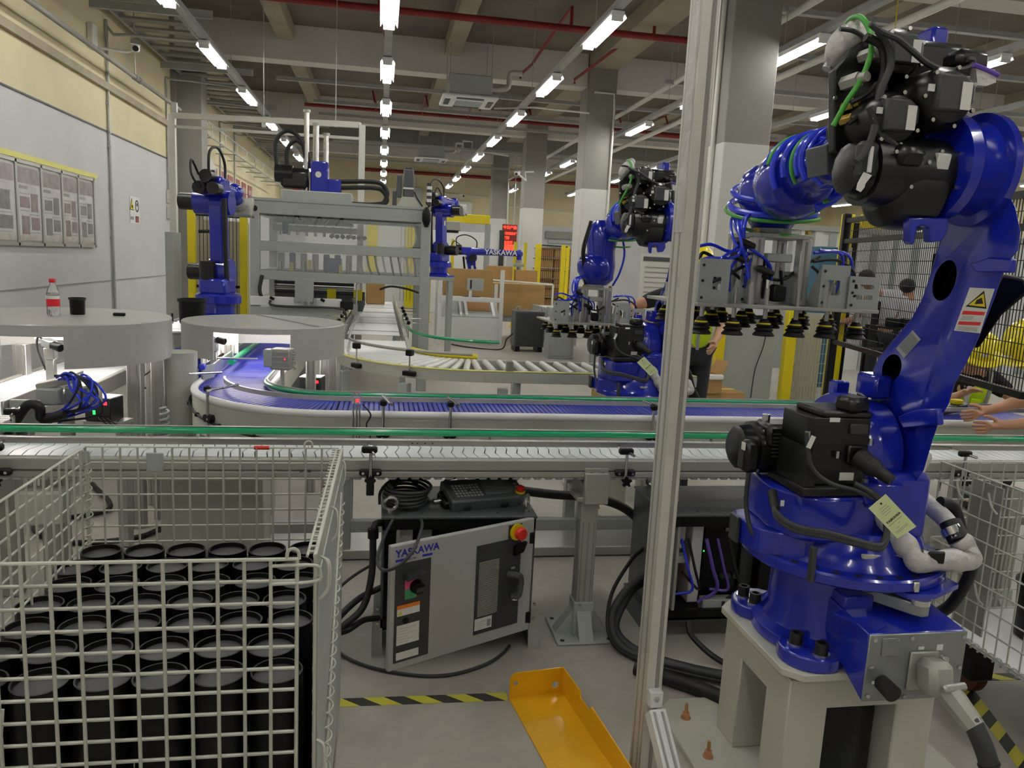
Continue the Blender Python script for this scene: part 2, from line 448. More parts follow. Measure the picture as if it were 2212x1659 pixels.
# ------------------------------------------------------------------ pipes and trays under the slab
def pipe(name, pts, r, m, label, cat='pipe', sub=1, n=10, group=None): return one(MB().tube(pts, r, n, sub), name, m, label, cat, group)
fp = T('fire_pipe', 'dark red sprinkler pipe crossing the ceiling before the first beam', 'pipe', (2, 12.85, 5.3))
MB().tube([(-1.9, 12.85, 5.3), (6.2, 12.85, 5.3)], .055, 10, 1).build('main', 'redp', fp)
for k, (xx, x2) in enumerate(((-.1, .05), (2.95, 2.75), (4.35, 3.85))):
    MB().tube([(xx, 12.85, 5.3), (xx, 12.85, 5.62), (xx, 14.0, 5.62)], .028, 8, 1).build('branch', 'redp', fp)
    MB().tube([(xx, 13.9, 5.62), (x2 + .0, 15.1, 5.25), (x2 - .1, 15.75, 5.2)], .028, 8, 1).build('drop', 'redp', fp)
    MB().lathe([(.0, 0), (.03, .01), (.012, .04), (.012, .08)], (x2 - .1, 15.75, 5.11), (0, 0, 1), 10).build('sprinkler_head', 'redp', fp)
fp = T('fire_pipe', 'thin dark red pipe with drop pipes behind the first beam', 'pipe', (1, 19.4, 5.2))
MB().tube([(-2, 21.2, 5.25), (9, 21.2, 5.25)], .045, 10, 1).build('main', 'redp', fp)
for xx in (-.2, 1.0, 2.2, 3.4, 5.6, 6.8):
    MB().tube([(xx, 21.2, 5.25), (xx, 20.2, 5.4), (xx - .05, 18.6, 5.2), (xx, 18.5, 4.95)], .022, 8, 1).build('drop', 'redp', fp)
pipe('fire_pipe', [(-.9, 32.93, 4.95), (19.9, 32.93, 4.95)], .07, 'redp', 'long red pipe running along the beige back wall')
pipe('fire_pipe', [(5.9, 4, 5.66), (5.9, 4, 4.95), (5.9, 9.0, 4.95)], .09, 'redp', 'thick dark red pipe over the big robot head', n=14)
pipe('fire_pipe', [(6.6, 19.4, 4.9), (19, 19.4, 4.9)], .06, 'redp', 'red pipe crossing the ceiling on the far side of the columns')
pipe('conduit_pipe', [(4.98, 2, 4.75), (4.98, 12, 4.75), (4.98, 31, 4.75)], .045, 'cpipe', 'white pipe running along the hall beside the columns')
pipe('conduit_pipe', [(6.1, 2, 4.6), (6.1, 30, 4.6)], .05, 'cpipe', 'long pale pipe slanting over the big robot')
for k, (y, z, x0, x1) in enumerate(((17.3, 5.05, -2.2, 10), (19.2, 5.0, -1.6, 10), (20.6, 4.95, -1.6, 10), (24.6, 4.9, -1.5, 12), (28.6, 4.85, -2.5, 12), (13.4, 4.75, 4.8, 12), (11.0, 4.7, 5, 13), (10.1, 5.0, 5, 9))):
    t = T('cable_tray', 'slim grey cable tray crossing the ceiling, %s' % ('just behind the first beam', 'second behind the first beam', 'third behind the first beam', 'behind the second beam', 'near the back wall', 'past the columns before the first beam', 'over the fence cell', 'nearest over the robot head')[k], 'cable tray', ((x0 + x1) / 2, y, z), 'cable trays across the hall')
    MB().box(((x0 + x1) / 2, y, z), (x1 - x0, .1, .07)).build('channel', 'galv', t)
    for q in range(int(x0) + 1, int(x1), 3): MB().cyl((q, y, z), (q, y, ZC), .006, n=6).build('hanger_rod', 'galv', t)
# wide cable ladder near the left wall
t = T('cable_ladder', 'wide grey cable ladder hung along the left wall under the ceiling', 'cable ladder', (-3.3, 18, 4.7))
for x in (-3.75, -2.85): MB().box((x, 19, 4.75), (.04, 27, .12)).build('side_rail', 'galv', t)
for k in range(54): MB().box((-3.3, 6 + k * .5, 4.71), (.88, .2, .03)).build('rung', 'colgrey', t)
for k in range(7): MB().box((-3.0, 8 + k * 3.3, 4.55), (1.5, .06, .1)).build('support_bar', 'galv', t)
# air-conditioning cassettes
def cassette(x, y, z, label):
    t = T('air_conditioner', label, 'air conditioner', (x, y, z))
    MB().box((x, y, z + .26), (.8, .8, .36), b=.02).build('casing', 'gpaint', t)
    p = MB().box((x, y, z + .04), (1.02, 1.02, .06), b=.025).build('face_panel', 'white', t)
    MB().box((x, y, z + .006), (.56, .56, .02), b=.008).build('grille', 'whitep', p)
    for k in range(7): MB().box((x, y - .22 + k * .072, z - .008), (.5, .03, .012)).build('grille_slat', 'gpaint', p)
    for a in range(4):
        c, s_ = cos(a * pi / 2), sin(a * pi / 2)
        MB().box((x + c * .4, y + s_ * .4, z + .008), (.1 if c * c > .5 else .5, .1 if s_ * s_ > .5 else .5, .02), b=.006).build('air_outlet', 'panel', p)
    MB().tube([(x + .4, y, z + .3), (x + .6, y, z + .3), (x + .75, y, z + .36), (x + .78, y, z + .6), (x + 1.0, y, z + .62)], .05, 10, 4).build('insulated_pipe', 'silver', t)
    for (dx, dy) in ((-.38, -.38), (.38, -.38), (-.38, .38), (.38, .38)): MB().cyl((x + dx, y + dy, z + .4), (x + dx, y + dy, ZC), .006, n=6).build('hanger_rod', 'galv', t)
cassette(1.55, 15.0, 4.42, 'square ceiling air conditioner hanging before the first beam')
cassette(1.5, 25.3, 4.55, 'square ceiling air conditioner further back before the back wall')
pipe('drain_pipe', [(2.35, 25.3, 4.9), (2.5, 25.3, 5.05), (2.5, 25.3, 5.25), (2.8, 25.3, 5.25), (2.8, 25.3, 5.0), (4.0, 25.3, 4.9)], .04, 'cpipe', 'white drain pipe stepping up from the far air conditioner')
pipe('conduit_pipe', [(2.1, 15.4, 4.45), (2.9, 15.5, 4.55), (4.05, 15.6, 4.55)], .02, 'cpipe', 'thin white conduit from the near air conditioner to the column')
# conduits and boxes on the columns
pipe('conduit_pipe', [(4.36, 16.4, 4.85), (4.2, 15.79, 5.0), (4.6, 15.79, 5.0), (4.62, 15.79, 4.7), (4.62, 15.79, .3)], .022, 'cpipe', 'white conduit hooked down the front of the middle column')
pipe('conduit_pipe', [(4.03, 9.35, 4.9), (4.03, 9.35, .2)], .03, 'cpipe', 'white conduit running down the edge of the big column')
pipe('conduit_pipe', [(4.66, 29.18, 4.4), (4.66, 29.18, .4)], .03, 'cpipe', 'white conduit down the farthest column')
def cctv(p, d, label, box=True):
    """d: direction the camera looks along; p: mount point on the wall"""
    p, d = V(p), V(d).normalized(); t = T('security_camera', label, 'security camera', p)
    c = p + d * .02
    MB().bar(c - d * .2, c + d * .2, .11, .1, b=.02).build('housing', 'white', t)
    MB().bar(c - d * .17 + V((0, 0, .06)), c + d * .25 + V((0, 0, .06)), .13, .015).build('sunshield', 'white', t)
    MB().cyl(c + d * .2, c + d * .21, .04, n=14).build('lens', 'ink', t)
    return t, c
t, c = cctv((-3.45, 12.15, 4.27), (.25, -.9, -.35), 'white security camera on an arm high on the left wall')
MB().tube([c - V((0, 0, .05)), c + V((-.12, 0, -.09)), (-3.9, 12.0, 4.17)], .02, 8, 1).build('arm', 'white', t)
MB().box((-3.88, 11.75, 4.25), (.08, .18, .32), b=.01).build('junction_box', 'cpipe', t)
t, c = cctv((3.75, 22.0, 4.0), (-.3, -.9, -.2), 'white security camera on a bracket beside the third column')
MB().tube([c, (4.05, 22.3, 3.85), (4.05, 22.45, 4.1), (4.3, 22.45, 4.12)], .025, 8, 1).build('arm', 'white', t)
t, c = cctv((3.25, 32.4, 4.1), (.2, -.95, -.1), 'white security camera on the beige back wall')
MB().tube([c, (3.35, 32.98, 3.95)], .03, 8, 1).build('arm', 'white', t)
MB().box((3.45, 32.95, 3.55), (.6, .12, .75), b=.02).build('junction_box', 'cpipe', t)
t, c = cctv((-3.6, 17.7, 3.22), (.35, -.7, -.5), 'grey security camera low on the left wall above the red signs')
MB().tube([c, (-3.9, 17.9, 3.3)], .03, 8, 1).build('arm', 'gpaint', t)
# back wall conduits, speaker, panel
b = MB()
one(MB().tube([(-.5, 32.96, 4.3), (4.4, 32.96, 4.15)], .025, 8, 1).tube([(5.0, 32.96, 3.85), (14, 32.96, 3.6)], .025, 8, 1), 'conduit_pipe', 'cpipe', 'thin white conduits running level along the back wall', 'pipe')
for k, x in enumerate((1.35, 2.35, 5.6)):
    pipe('conduit_pipe', [(x, 32.96, 5.5), (x, 32.96, 3.4 + .3 * (k == 0))], .02, 'cpipe', 'upright white conduit on the back wall, %s' % ('left of the security camera', 'beside the security camera', 'behind the columns')[k])
one(MB().box((6.35, 32.8, 4.35), (.45, .3, .9), b=.04), 'wall_speaker', 'panel', 'black loudspeaker mounted on the back wall between columns', 'speaker')
one(MB().box((1.3, 32.9, 3.6), (.7, .18, 1.5), b=.02), 'wall_cabinet', 'gpaint', 'flat grey cabinet on the back wall', 'cabinet')
# ------------------------------------------------------------------ left wall fittings
XW = -3.918
t = T('poster_board', 'aluminium framed board of five printed posters on the left wall', 'notice board', (XW, 10.2, 1.48))
MB().box((XW + .01, 9.95, 1.915), (.02, 3.4, .9)).build('backing', 'alu', t)
ye = [8.3, 9.3, 9.94, 10.53, 11.06, 11.62]
for k in range(5):
    a, b_ = ye[k] + .03, ye[k + 1] - .03; yc, w = (a + b_) / 2, b_ - a
    m = mat('poster_print', (206, 206, 208), .25, 0, .12, 7, coat=.4)
    p = MB().box((XW + .024, yc, 1.915), (.008, w, .8)).build('poster', m, t)
    MB().box((XW + .029, yc, 2.22), (.003, w * .94, .17)).build('picture_print', mat('poster_header', (146, 138, 138), .3, 0, .3, 9), p)
    MB().box((XW + .029, a + w * .26, 2.09), (.003, w * .36, .035)).build('title_print', 'greyink', p)
    for (yy, zz, ww, hh) in ((.72, 1.93, .3, .2), (.3, 1.68, .32, .2), (.3, 1.93, .4, .12), (.74, 1.7, .36, .14)):
        MB().box((XW + .029, a + w * yy, zz), (.003, w * ww, hh)).build('figure_print', mat('poster_figure', (124 + 12 * (k % 2), 122, 122), .35, 0, .3, 14), p)
    MB().box((XW + .029, yc, 1.545), (.003, w * .94, .07)).build('footer_print', mat('poster_footer', (182, 178, 172), .35, 0, .25, 9), p)
    for (yy, zz) in ((.3, 2.02), (.3, 1.84), (.7, 2.03), (.7, 1.8), (.7, 1.6)): MB().box((XW + .029, a + w * yy, zz), (.002, w * .4, .008)).build('text_line_print', 'greyink', p)
for k in range(6): MB().box((XW + .026, ye[k], 1.915), (.03, .04, .92)).build('frame_upright', 'alu', t)
for z in (1.47, 2.36): MB().box((XW + .026, 9.95, z), (.03, 3.36, .035)).build('frame_rail', 'alu', t)
one(MB().box((XW + .004, 9.9, 2.425), (.004, 3.9, .06)), 'wall_tape', 'ylpale', 'yellow green tape stripe on the left wall above the poster board', 'tape')
t = T('conduit_pipe', 'grey steel conduit running up the left wall and over to the lights', 'pipe', (XW, 12.35, 0))
MB().tube([(XW + .03, 12.35, .35), (XW + .03, 12.35, 4.3), (XW + .12, 12.35, 4.44), (-3.0, 12.3, 4.44), (-2.45, 12.0, 4.38)], .022, 8, 3).build('tube', 'galv', t)
for z in (.9, 1.6, 2.3, 2.9, 3.1, 3.5, 3.9): MB().box((XW + .02, 12.35, z), (.05, .06, .03)).build('pipe_clip', 'galv', t)
for (y, zb, lab) in ((15.5, 2.5, 'grey conduit dropping to the switch boxes before the wall column'), (17.45, 3.0, 'grey conduit on the left wall behind the wall column'), (20.3, 2.0, 'grey conduit far back on the left wall'), (22.2, 2.0, 'farthest grey conduit on the left wall')):
    pipe('conduit_pipe', [(XW + .03, y, zb), (XW + .03, y, 4.35), (XW + .12, y, 4.5), (-2.5, y, 4.45)], .02, 'galv', lab, sub=3)
for (z, lab) in ((2.42, 'upper white switch box at the foot of the wall conduit'), (2.13, 'lower white switch box at the foot of the wall conduit')):
    s = T('switch_box', lab, 'switch box', (XW, 15.5, z)); MB().box((XW + .05, 15.5, z), (.1, .16, .24), b=.012).build('body', 'cpipe', s); MB().box((XW + .105, 15.5, z + .02), (.012, .1, .1), b=.004).build('cover', 'white', s); MB().box((XW + .115, 15.5, z + .02), (.012, .03, .05)).build('toggle', 'panel', s)
t = T('steam_pipe', 'long dark grey pipe sloping past the top of the left wall', 'pipe', (-3.62, 12, 3.95))
MB().tube([(-3.62, 5.5, 3.95), (-3.62, 15.3, 3.95)], .032, 10, 1).build('tube', 'colgrey', t)
for y in (12.7, 12.9): MB().cyl((-3.62, y - .05, 3.95), (-3.62, y + .05, 3.95), .045, n=12).build('coupling', 'colgrey', t)
MB().tube([(-3.62, 12.7, 3.98), (-3.62, 12.7, 4.9)], .01, 6, 1).build('hanger_rod', 'galv', t)
MB().tube([(-3.62, 7.2, 3.98), (-3.62, 7.2, 4.9)], .01, 6, 1).build('hanger_rod', 'galv', t)
one(MB().box((XW + .03, 11, 3.72), (.06, 12, .1)), 'wall_trunking', 'concl', 'pale rail running along the beige part of the left wall', 'trunking')
# warning signs on the left wall
t = T('warning_sign', 'small white sign with a yellow triangle and a round symbol on the left wall', 'sign', (XW, 13.45, 2.0))
def tri(y, z, s, x, d=.004): return [(x, y - s, z - s * .6), (x, y + s, z - s * .6), (x, y, z + s * 1.15)]
MB().box((XW + .003, 13.52, 2.06), (.004, .5, .42)).build('plate', 'white', t)
MB().prism(tri(13.36, 2.12, .105, XW + .006), (.003, 0, 0)).build('triangle_border', 'ink', t)
MB().prism(tri(13.36, 2.118, .085, XW + .009), (.003, 0, 0)).build('triangle', 'ywarn', t)
MB().box((XW + .014, 13.36, 2.11), (.003, .05, .05)).build('pictogram', 'ink', t)
MB().lathe([(.075, 0), (.095, 0), (.095, .004), (.075, .004)], (XW + .006, 13.62, 2.13), (1, 0, 0), 20, False).build('round_symbol', 'ink', t)
MB().sph((XW + .01, 13.62, 2.15), .03, (.2, 1, 1), 10, 6).build('head_symbol', 'ink', t)
MB().box((XW + .007, 13.36, 1.93), (.003, .16, .05)).build('caption', 'greyink', t)
MB().box((XW + .007, 13.62, 1.92), (.003, .17, .1)).build('red_caption', 'dred', t)
for k in range(7):
    y = 18.6 + k * 1.02
    s = T('red_wall_sign', 'dark red sign with white characters on the left wall, %s of its row' % ORD[k], 'sign', (XW, y, 3.02), 'red slogan signs on the left wall')
    MB().box((XW + .01, y, 3.18), (.015, .66, .42)).build('plate', 'dred', s)
    txt('安全生产'[k % 4] + '质量'[k % 2] + '第一', .17, (XW + .02, y + .3, 3.12), (0, -1, 0), (0, 0, 1), 'paper', s)
# ladder-like pipe rack along the left wall further back
t = T('pipe_rack', 'thin grey pipe rack running along the left wall behind the column', 'pipe rack', (-3.5, 22, 3.6))
for (x, z) in ((-3.42, 3.98), (-3.42, 3.72)): MB().tube([(x, 16.6, z), (x, 29, z)], .018, 8, 1).build('rail', 'galv', t)
for k in range(9): MB().tube([(-3.42, 17 + k * 1.4, 3.98), (-3.42, 17 + k * 1.4, 3.72), (-3.9, 17 + k * 1.4, 3.72)], .014, 6, 1).build('bracket', 'galv', t)
# ================================================================== conveyors
def share(first, n, fn):
    """n-1 more copies of a part, sharing its mesh; fn(k) gives (location offset, rotation z)"""
    for k in range(1, n):
        c = first.copy(); COL.objects.link(c); c.parent = first.parent
        d, rz = fn(k); c.location = V(d); c.rotation_euler = (0, 0, rz)


def star_knob(mb, p, d, r=.022):
    p, d = V(p), V(d).normalized(); u = d.orthogonal().normalized(); w = d.cross(u)
    pts = []
    for k in range(20):
        a = 2 * pi * k / 20; rr = r * (1.0 if k % 4 in (0, 1) else .62); pts.append(p + (u * cos(a) + w * sin(a)) * rr)
    mb.prism(pts, d * .014); mb.cyl(p - d * .012, p, .008, n=8)
    return mb


def rail_bracket(par, x, yf, zf, yr, zr, sgn=-1, star=True, ang=0.0):
    """black clamp on the frame face, upright rod, black clamp on the guide rail (sgn: which way the face looks along y)"""
    yo = yf + sgn * .03
    b = MB().cyl((x, yo, zf - .03), (x, yo, zr + .015), .007, n=10).build('upright_rod', 'steel', par)
    MB().box((x, yf + sgn * .02, zf), (.085, .024, .026), b=.006).build('frame_clamp', 'blackp', par)
    for d in (-1, 1): MB().cyl((x + d * .028, yf + sgn * .03, zf), (x + d * .028, yf + sgn * .037, zf), .006, n=6).build('screw', 'steel', par)
    if star: star_knob(MB(), (x, yf + sgn * .04, zf - .03), (0, sgn, 0)).build('star_knob', 'blackp', par)
    MB().box((x - .005, yo, zr), (.06, .026, .026), b=.006).build('rail_clamp', 'blackp', par)
    MB().cyl((x + .012, yo + sgn * .05, zr - .006), (x - .012, yr, zr + .002), .006, n=8).build('cross_rod', 'steel', par)


def bolt(mb, p, d, r=.008, h=.006): p = V(p); d = V(d).normalized(); return mb.cyl(p, p + d * h, r, n=6)


# ---------------- near white conveyor (along X)
XA, XB = -1.9, 3.3
nc = T('white_belt_conveyor', 'straight conveyor with white slatted belt and a green guide rail, nearest the camera', 'conveyor', (.7, 3.1, 0))
for (y, nm) in ((2.945, 'front_frame'), (3.275, 'rear_frame')):
    f = MB()
    f.box(((XA + XB) / 2, y, .745), (XB - XA, .03, .044), b=.004).box(((XA + XB) / 2, y, .7065), (XB - XA, .03, .025), b=.004).box(((XA + XB) / 2, y + (.004 if y < 3 else -.004), .722), (XB - XA, .016, .02))
    f.build(nm, 'alud', nc)
MB().box(((XA + XB) / 2, 3.11, .735), (XB - XA, .3, .012)).build('carry_bed', 'gpaint', nc)
n = int((XB - XA) / .045)
def slat(x, z, th):
    a = MB(); w = .0405
    pts = [(x - w / 2, 2.958), (x + w / 2, 2.958), (x + w / 2 - .012, 3.03), (x + w / 2 + .004, 3.11), (x + w / 2 - .012, 3.19), (x + w / 2, 3.262), (x - w / 2, 3.262), (x - w / 2 - .012, 3.19), (x - w / 2 + .004, 3.11), (x - w / 2 - .012, 3.03)]
    a.prism([(px, py, z) for px, py in pts], (0, 0, th)); return a
s0 = slat(XA + .03, .762, .009).build('belt_slat', 'belt', nc, flat=True); share(s0, n, lambda k: ((k * .045, 0, 0), 0))
s0 = MB().box((XA + .03, 3.11, .684), (.034, .3, .014), b=.005).build('return_slat', 'belt', nc, flat=True); share(s0, n, lambda k: ((k * .045, 0, 0), 0))
# guide rails
MB().box(((XA + XB) / 2, 2.99, .82), (XB - XA, .008, .024), b=.002).box(((XA + XB) / 2, 2.986, .831), (XB - XA, .014, .003)).build('guide_rail', 'alu', nc)
MB().box(((XA + XB) / 2, 2.998, .819), (XB - XA, .01, .02), b=.004).build('guide_lining', 'green', nc)
MB().box(((XA + XB) / 2, 3.262, .803), (XB - XA, .008, .034), b=.002).box(((XA + XB) / 2, 3.256, .8185), (XB - XA, .012, .003)).build('guide_rail', 'alu', nc)
MB().tube([(XA, 3.248, .802), (XB, 3.248, .802)], .0135, 12, 1).build('guide_lining', 'green', nc)
for x in (-1.32, -.02, 1.0, 2.55): rail_bracket(nc, x, 2.93, .722, 2.985, .815)
MB().box((-.02, 2.925, .67), (.03, .01, .09), b=.003).build('clamp_arm', 'blackp', nc)
for x in (-.75, .5, 1.55): rail_bracket(nc, x, 3.29, .722, 3.262, .79, 1)
q = MB()
for x in (.14, .16, .19, .22): q.cyl((x, 2.9845, .82), (x, 2.9825, .82), .003, n=6)
q.build('rail_screw', 'ink', nc)
for x in (-.28, -.25): MB().cyl((x, 2.93, .722), (x, 2.926, .722), .006, n=6).build('slot_screw', 'steel', nc)
# support legs of the near conveyor
def conv_leg(par, x, y, zt, s=.06):
    lg = MB()
    lg.box((x, y, (zt + .06) / 2 + .03), (s, s, zt - .06), b=.004)
    p = lg.build('leg', 'alud', par)
    g = MB()
    for dx in (-.02, 0, .02): g.box((x + dx * s / .06, y - s / 2 - .0005, zt / 2), (.006, .003, zt - .2))
    for dy in (-.02, .0, .02): g.box((x - s / 2 - .0005, y + dy * s / .06, zt / 2), (.003, .006, zt - .2))
    g.build('slot', 'colgrey', p)
    b = MB().box((x, y, .006), (.25, .25, .012), b=.004)
    b.box((x, y, .08), (s + .014, s + .014, .14), b=.003)
    h = s / 2 + .007
    for (dx, dy) in ((1, 0), (-1, 0), (0, -1), (0, 1)):
        if dx: b.prism([(x + dx * h, y - .03, .012), (x + dx * .115, y - .03, .012), (x + dx * h, y - .03, .11)], (0, .06, 0))
        else: b.prism([(x - .03, y + dy * h, .012), (x - .03, y + dy * .115, .012), (x - .03, y + dy * h, .11)], (.06, 0, 0))
    p = b.build('foot', 'gpaint', par)
    sc = MB()
    for dz in (.06, .12): bolt(sc, (x - .018, y - h, dz + .02), (0, -1, 0), .006); bolt(sc, (x - h, y + .015, dz + .02), (-1, 0, 0), .006)
    sc.build('bolt', 'steel', p)
    hh = MB()
    for dx in (-.1, .1):
        for dy in (-.1, .1): hh.cyl((x + dx, y + dy, .012), (x + dx, y + dy, .0135), .01, n=10)
    hh.build('bolt_hole', 'ink', p)
conv_leg(nc, .875, 2.985, .6, .072)
conv_leg(nc, 2.9, 2.985, .6, .072)
b = MB().box((.875, 2.985, .605), (.13, .13, .02), b=.003).box((.885, 2.915, .655), (.1, .03, .13), b=.003).box((.885, 2.925, .712), (.1, .01, .05), b=.002)
p = b.build('leg_bracket', 'alud', nc)
sc = MB(); bolt(sc, (.86, 2.917, .718), (0, -1, 0), .007); bolt(sc, (.91, 2.917, .718), (0, -1, 0), .007); sc.build('bolt', 'steel', p)
MB().box((.86, 3.1, .64), (.04, .3, .05)).build('cross_member', 'alud', nc)
conv_leg(nc, -1.25, 3.2, .68, .08)
MB().box((-1.2, 2.96, .58), (.16, .09, .13), b=.01).build('drive_housing', 'gpaint2', nc)
one(MB().box((-.68, 3.42, .34), (.42, .22, .48), b=.006), 'control_cabinet', 'gpaint2', 'plain pale green grey cabinet under the near conveyor behind the wire cage', 'cabinet')
one(MB().box((-.68, 3.42, .05), (.3, .18, .1)), 'cabinet_plinth', 'panel', 'low dark plinth carrying the cabinet under the near conveyor', 'plinth')
# ---------------- blue belt conveyor: straight along X, quarter turn, straight along Y
CX, CY, RI, RO, ZB = -.2, 4.6, .43, .8, .772
XE, YE = 3.9, 8.2
bc = T('blue_belt_conveyor', 'white framed conveyor with blue belt curving away under the round hood', 'conveyor', (.8, 4.2, 0))
def path(off, n=22, x1=XE, y1=YE, z=0.0):
    """from the right end along -X, round the bend, then along +Y; off = radius from the bend centre"""
    pts = [V((x1, CY - off, z))] + [V((x1 + (CX - x1) * k / 6, CY - off, z)) for k in range(1, 6)]
    pts += [V((CX - off * sin(a), CY - off * cos(a), z)) for a in [pi / 2 * k / n for k in range(n + 1)]]
    return pts + [V((CX - off, CY + (y1 - CY) * k / 4, z)) for k in range(1, 5)]
def band(mb, o0, o1, z0, z1, x1=XE, y1=YE, n=22):
    """sheet metal strip of rectangular section following the conveyor"""
    a, b_ = path(o0, n, x1, y1), path(o1, n, x1, y1)
    rings = [[p + V((0, 0, z0)), q_ + V((0, 0, z0)), q_ + V((0, 0, z1)), p + V((0, 0, z1))] for p, q_ in zip(a, b_)]
    return mb.loft(rings)
band(MB(), RO + .012, RO + .03, .57, .755).build('outer_frame', 'gpaint2', bc)
band(MB(), RI - .03, RI - .012, .6, .755).build('inner_frame', 'gpaint2', bc)
def round_cap(o, nm):
    rings = []
    for p, c in zip(path(o), path(o - .001 if o > .5 else o + .001)):
        d = (p - c); d.z = 0; d = d.normalized() * (1 if o > .5 else -1)
        rings.append([p + d * (.021 * cos(t)) + V((0, 0, .768 + .02 * sin(t))) for t in [2 * pi * k / 12 for k in range(12)]])
    MB().loft(rings).build(nm, 'whitep', bc)
round_cap(RO + .018, 'edge_strip'); round_cap(RI - .018, 'edge_strip')
band(MB(), RI, RO, .735, .745).build('carry_bed', 'colgrey', bc)
PT = .0256
s0 = MB().box(WL[bc.name], (PT * .84, RO - RI - .01, .012), b=.003).build('belt_slat', 'bluebelt', bc, flat=True)
o0 = WL[s0.name]; rm = (RI + RO) / 2
lo = []
k = 0
while XE - PT / 2 - k * PT > CX: lo.append((V((XE - PT / 2 - k * PT, CY - rm, ZB - .006)), 0)); k += 1
na = int(pi / 2 * rm / PT)
for k in range(na):
    a = pi / 2 * (k + .5) / na; lo.append((V((CX - rm * sin(a), CY - rm * cos(a), ZB - .006)), -a))
k = 0
while CY + PT / 2 + k * PT < 7.0: lo.append((V((CX - rm, CY + PT / 2 + k * PT, ZB - .006)), -pi / 2)); k += 1
s0.location = lo[0][0] - o0; lo = lo[1:]
for (p, a) in lo:
    c = s0.copy(); COL.objects.link(c); c.parent = bc; c.location = p - o0; c.rotation_euler = (0, 0, a)
MB().box((CX - rm, 7.6, ZB - .006), (RO - RI - .01, 1.2, .012)).build('belt_end', 'bluebelt', bc)
# guide rails: inner (green) and outer (bare aluminium)
def railstrip(off, z, m, nm, r=.011, x1=XE, i0=0, i1=None, w=None):
    pts = [p + V((0, 0, z)) for p in path(off, 22, x1)][i0:i1]
    (MB().tube(pts, r, 10, 1)).build(nm, m, bc)
railstrip(RI + .012, .797, 'green', 'guide_lining', .012, 3.2, 0, -3)
band(MB(), RI - .004, RI + .002, .785, .815).build('guide_rail', 'alu', bc)
rr_ = RO - .14
pts = [p for p in path(rr_, 22)][:-6]
rings = []
for p, c in zip(pts, path(rr_ - .001, 22)):
    d = (p - c); d.z = 0; d = d.normalized() * .006
    rings.append([p - d + V((0, 0, .806)), p + d + V((0, 0, .806)), p + d + V((0, 0, .83)), p - d + V((0, 0, .83))])
MB().loft(rings).build('guide_rail', 'alu', bc)
def blue_bracket(p, d, star=False, rod=True):
    """p on the outer frame face, d outward"""
    p, d = V(p), V(d).normalized(); tdir = V((-d.y, d.x, 0))
    f = p + d * .02
    MB().cyl(f + V((0, 0, -.1)), f + V((0, 0, .2)), .008, n=8).build('upright_rod', 'steel', bc)
    m = MB()
    for s_ in (-1, 1): m.cyl(p + tdir * s_ * .016 + V((0, 0, .03)), p + d * .03 + tdir * s_ * .016 + V((0, 0, .03)), .02, n=14)
    m.build('frame_clamp', 'blackp', bc)
    MB().cyl(p + d * .03 + tdir * .016 + V((0, 0, .03)), p + d * .034 + tdir * .016 + V((0, 0, .03)), .006, n=8).build('screw', 'steel', bc)
    MB().box(f + V((0, 0, .185)), (.035, .035, .03), b=.007).build('rail_clamp', 'blackp', bc)
    if rod: MB().cyl(f + d * .03 + V((0, 0, .182)) + tdir * .04, p - d * .15 + V((0, 0, .19)) - tdir * .0, .007, n=8).build('cross_rod', 'steel', bc)
yo = CY - RO - .03
for x in (.03, .36, 1.42, 2.5): blue_bracket((x, yo, .65), (0, -1, 0))
for a in (50, 88): blue_bracket((CX - (RO + .03) * sin(R(a)), CY - (RO + .03) * cos(R(a)), .65), (-sin(R(a)), -cos(R(a)), 0))
b = MB()
for (x, z) in ((.15, .69), (.17, .69), (.2, .69), (.22, .69), (.29, .69), (.31, .69), (.2, .64), (.22, .64), (.29, .64), (.72, .69), (.74, .69), (1.18, .69), (1.2, .69), (2.0, .69), (2.02, .69)): bolt(b, (x, yo, z), (0, -1, 0), .007)
b.build('bolt', 'steel', bc)
MB().box((.21, yo - .003, .68), (.16, .005, .13), b=.002).build('joint_plate', 'gpaint2', bc)
cable = [V((CX - (RO + .045) * sin(R(a)), CY - (RO + .045) * cos(R(a)), .71 - .0012 * (90 - a))) for a in range(92, -1, -8)] + [V((CX + .3, yo - .015, .585))]
MB().tube(cable, .007, 8, 2).build('signal_cable', 'rubber', bc)
b = MB()
for p in cable[::2]: b.box(p, (.022, .022, .022), b=.005)
b.build('cable_clip', 'blackp', bc)
# legs and lower frame
for x in (-.15, 1.1, 2.4, 3.6):
    for y in (3.86, 4.14): MB().box((x, y, .3), (.06, .06, .6), b=.004).build('leg', 'gpaint', bc)
    MB().box((x, 4.0, .3), (.05, .28, .05)).build('leg_brace', 'gpaint', bc)
MB().box((1.5, 3.86, .17), (5.0, .05, .06), b=.003).build('lower_rail', 'gpaint', bc)
MB().box((1.2, 4.02, .03), (4.6, .42, .05), b=.004).build('base_beam', 'alu', bc)
for (a, r_) in ((62, RO), (88, RI)): MB().box((CX - r_ * sin(R(a)), CY - r_ * cos(R(a)), .3), (.08, .08, .6), R(-a), b=.004).build('leg', 'gpaint2', bc)
for y in (5.6, 7.0): MB().box((CX - rm, y, .3), (.4, .06, .6)).build('leg', 'gpaint', bc)
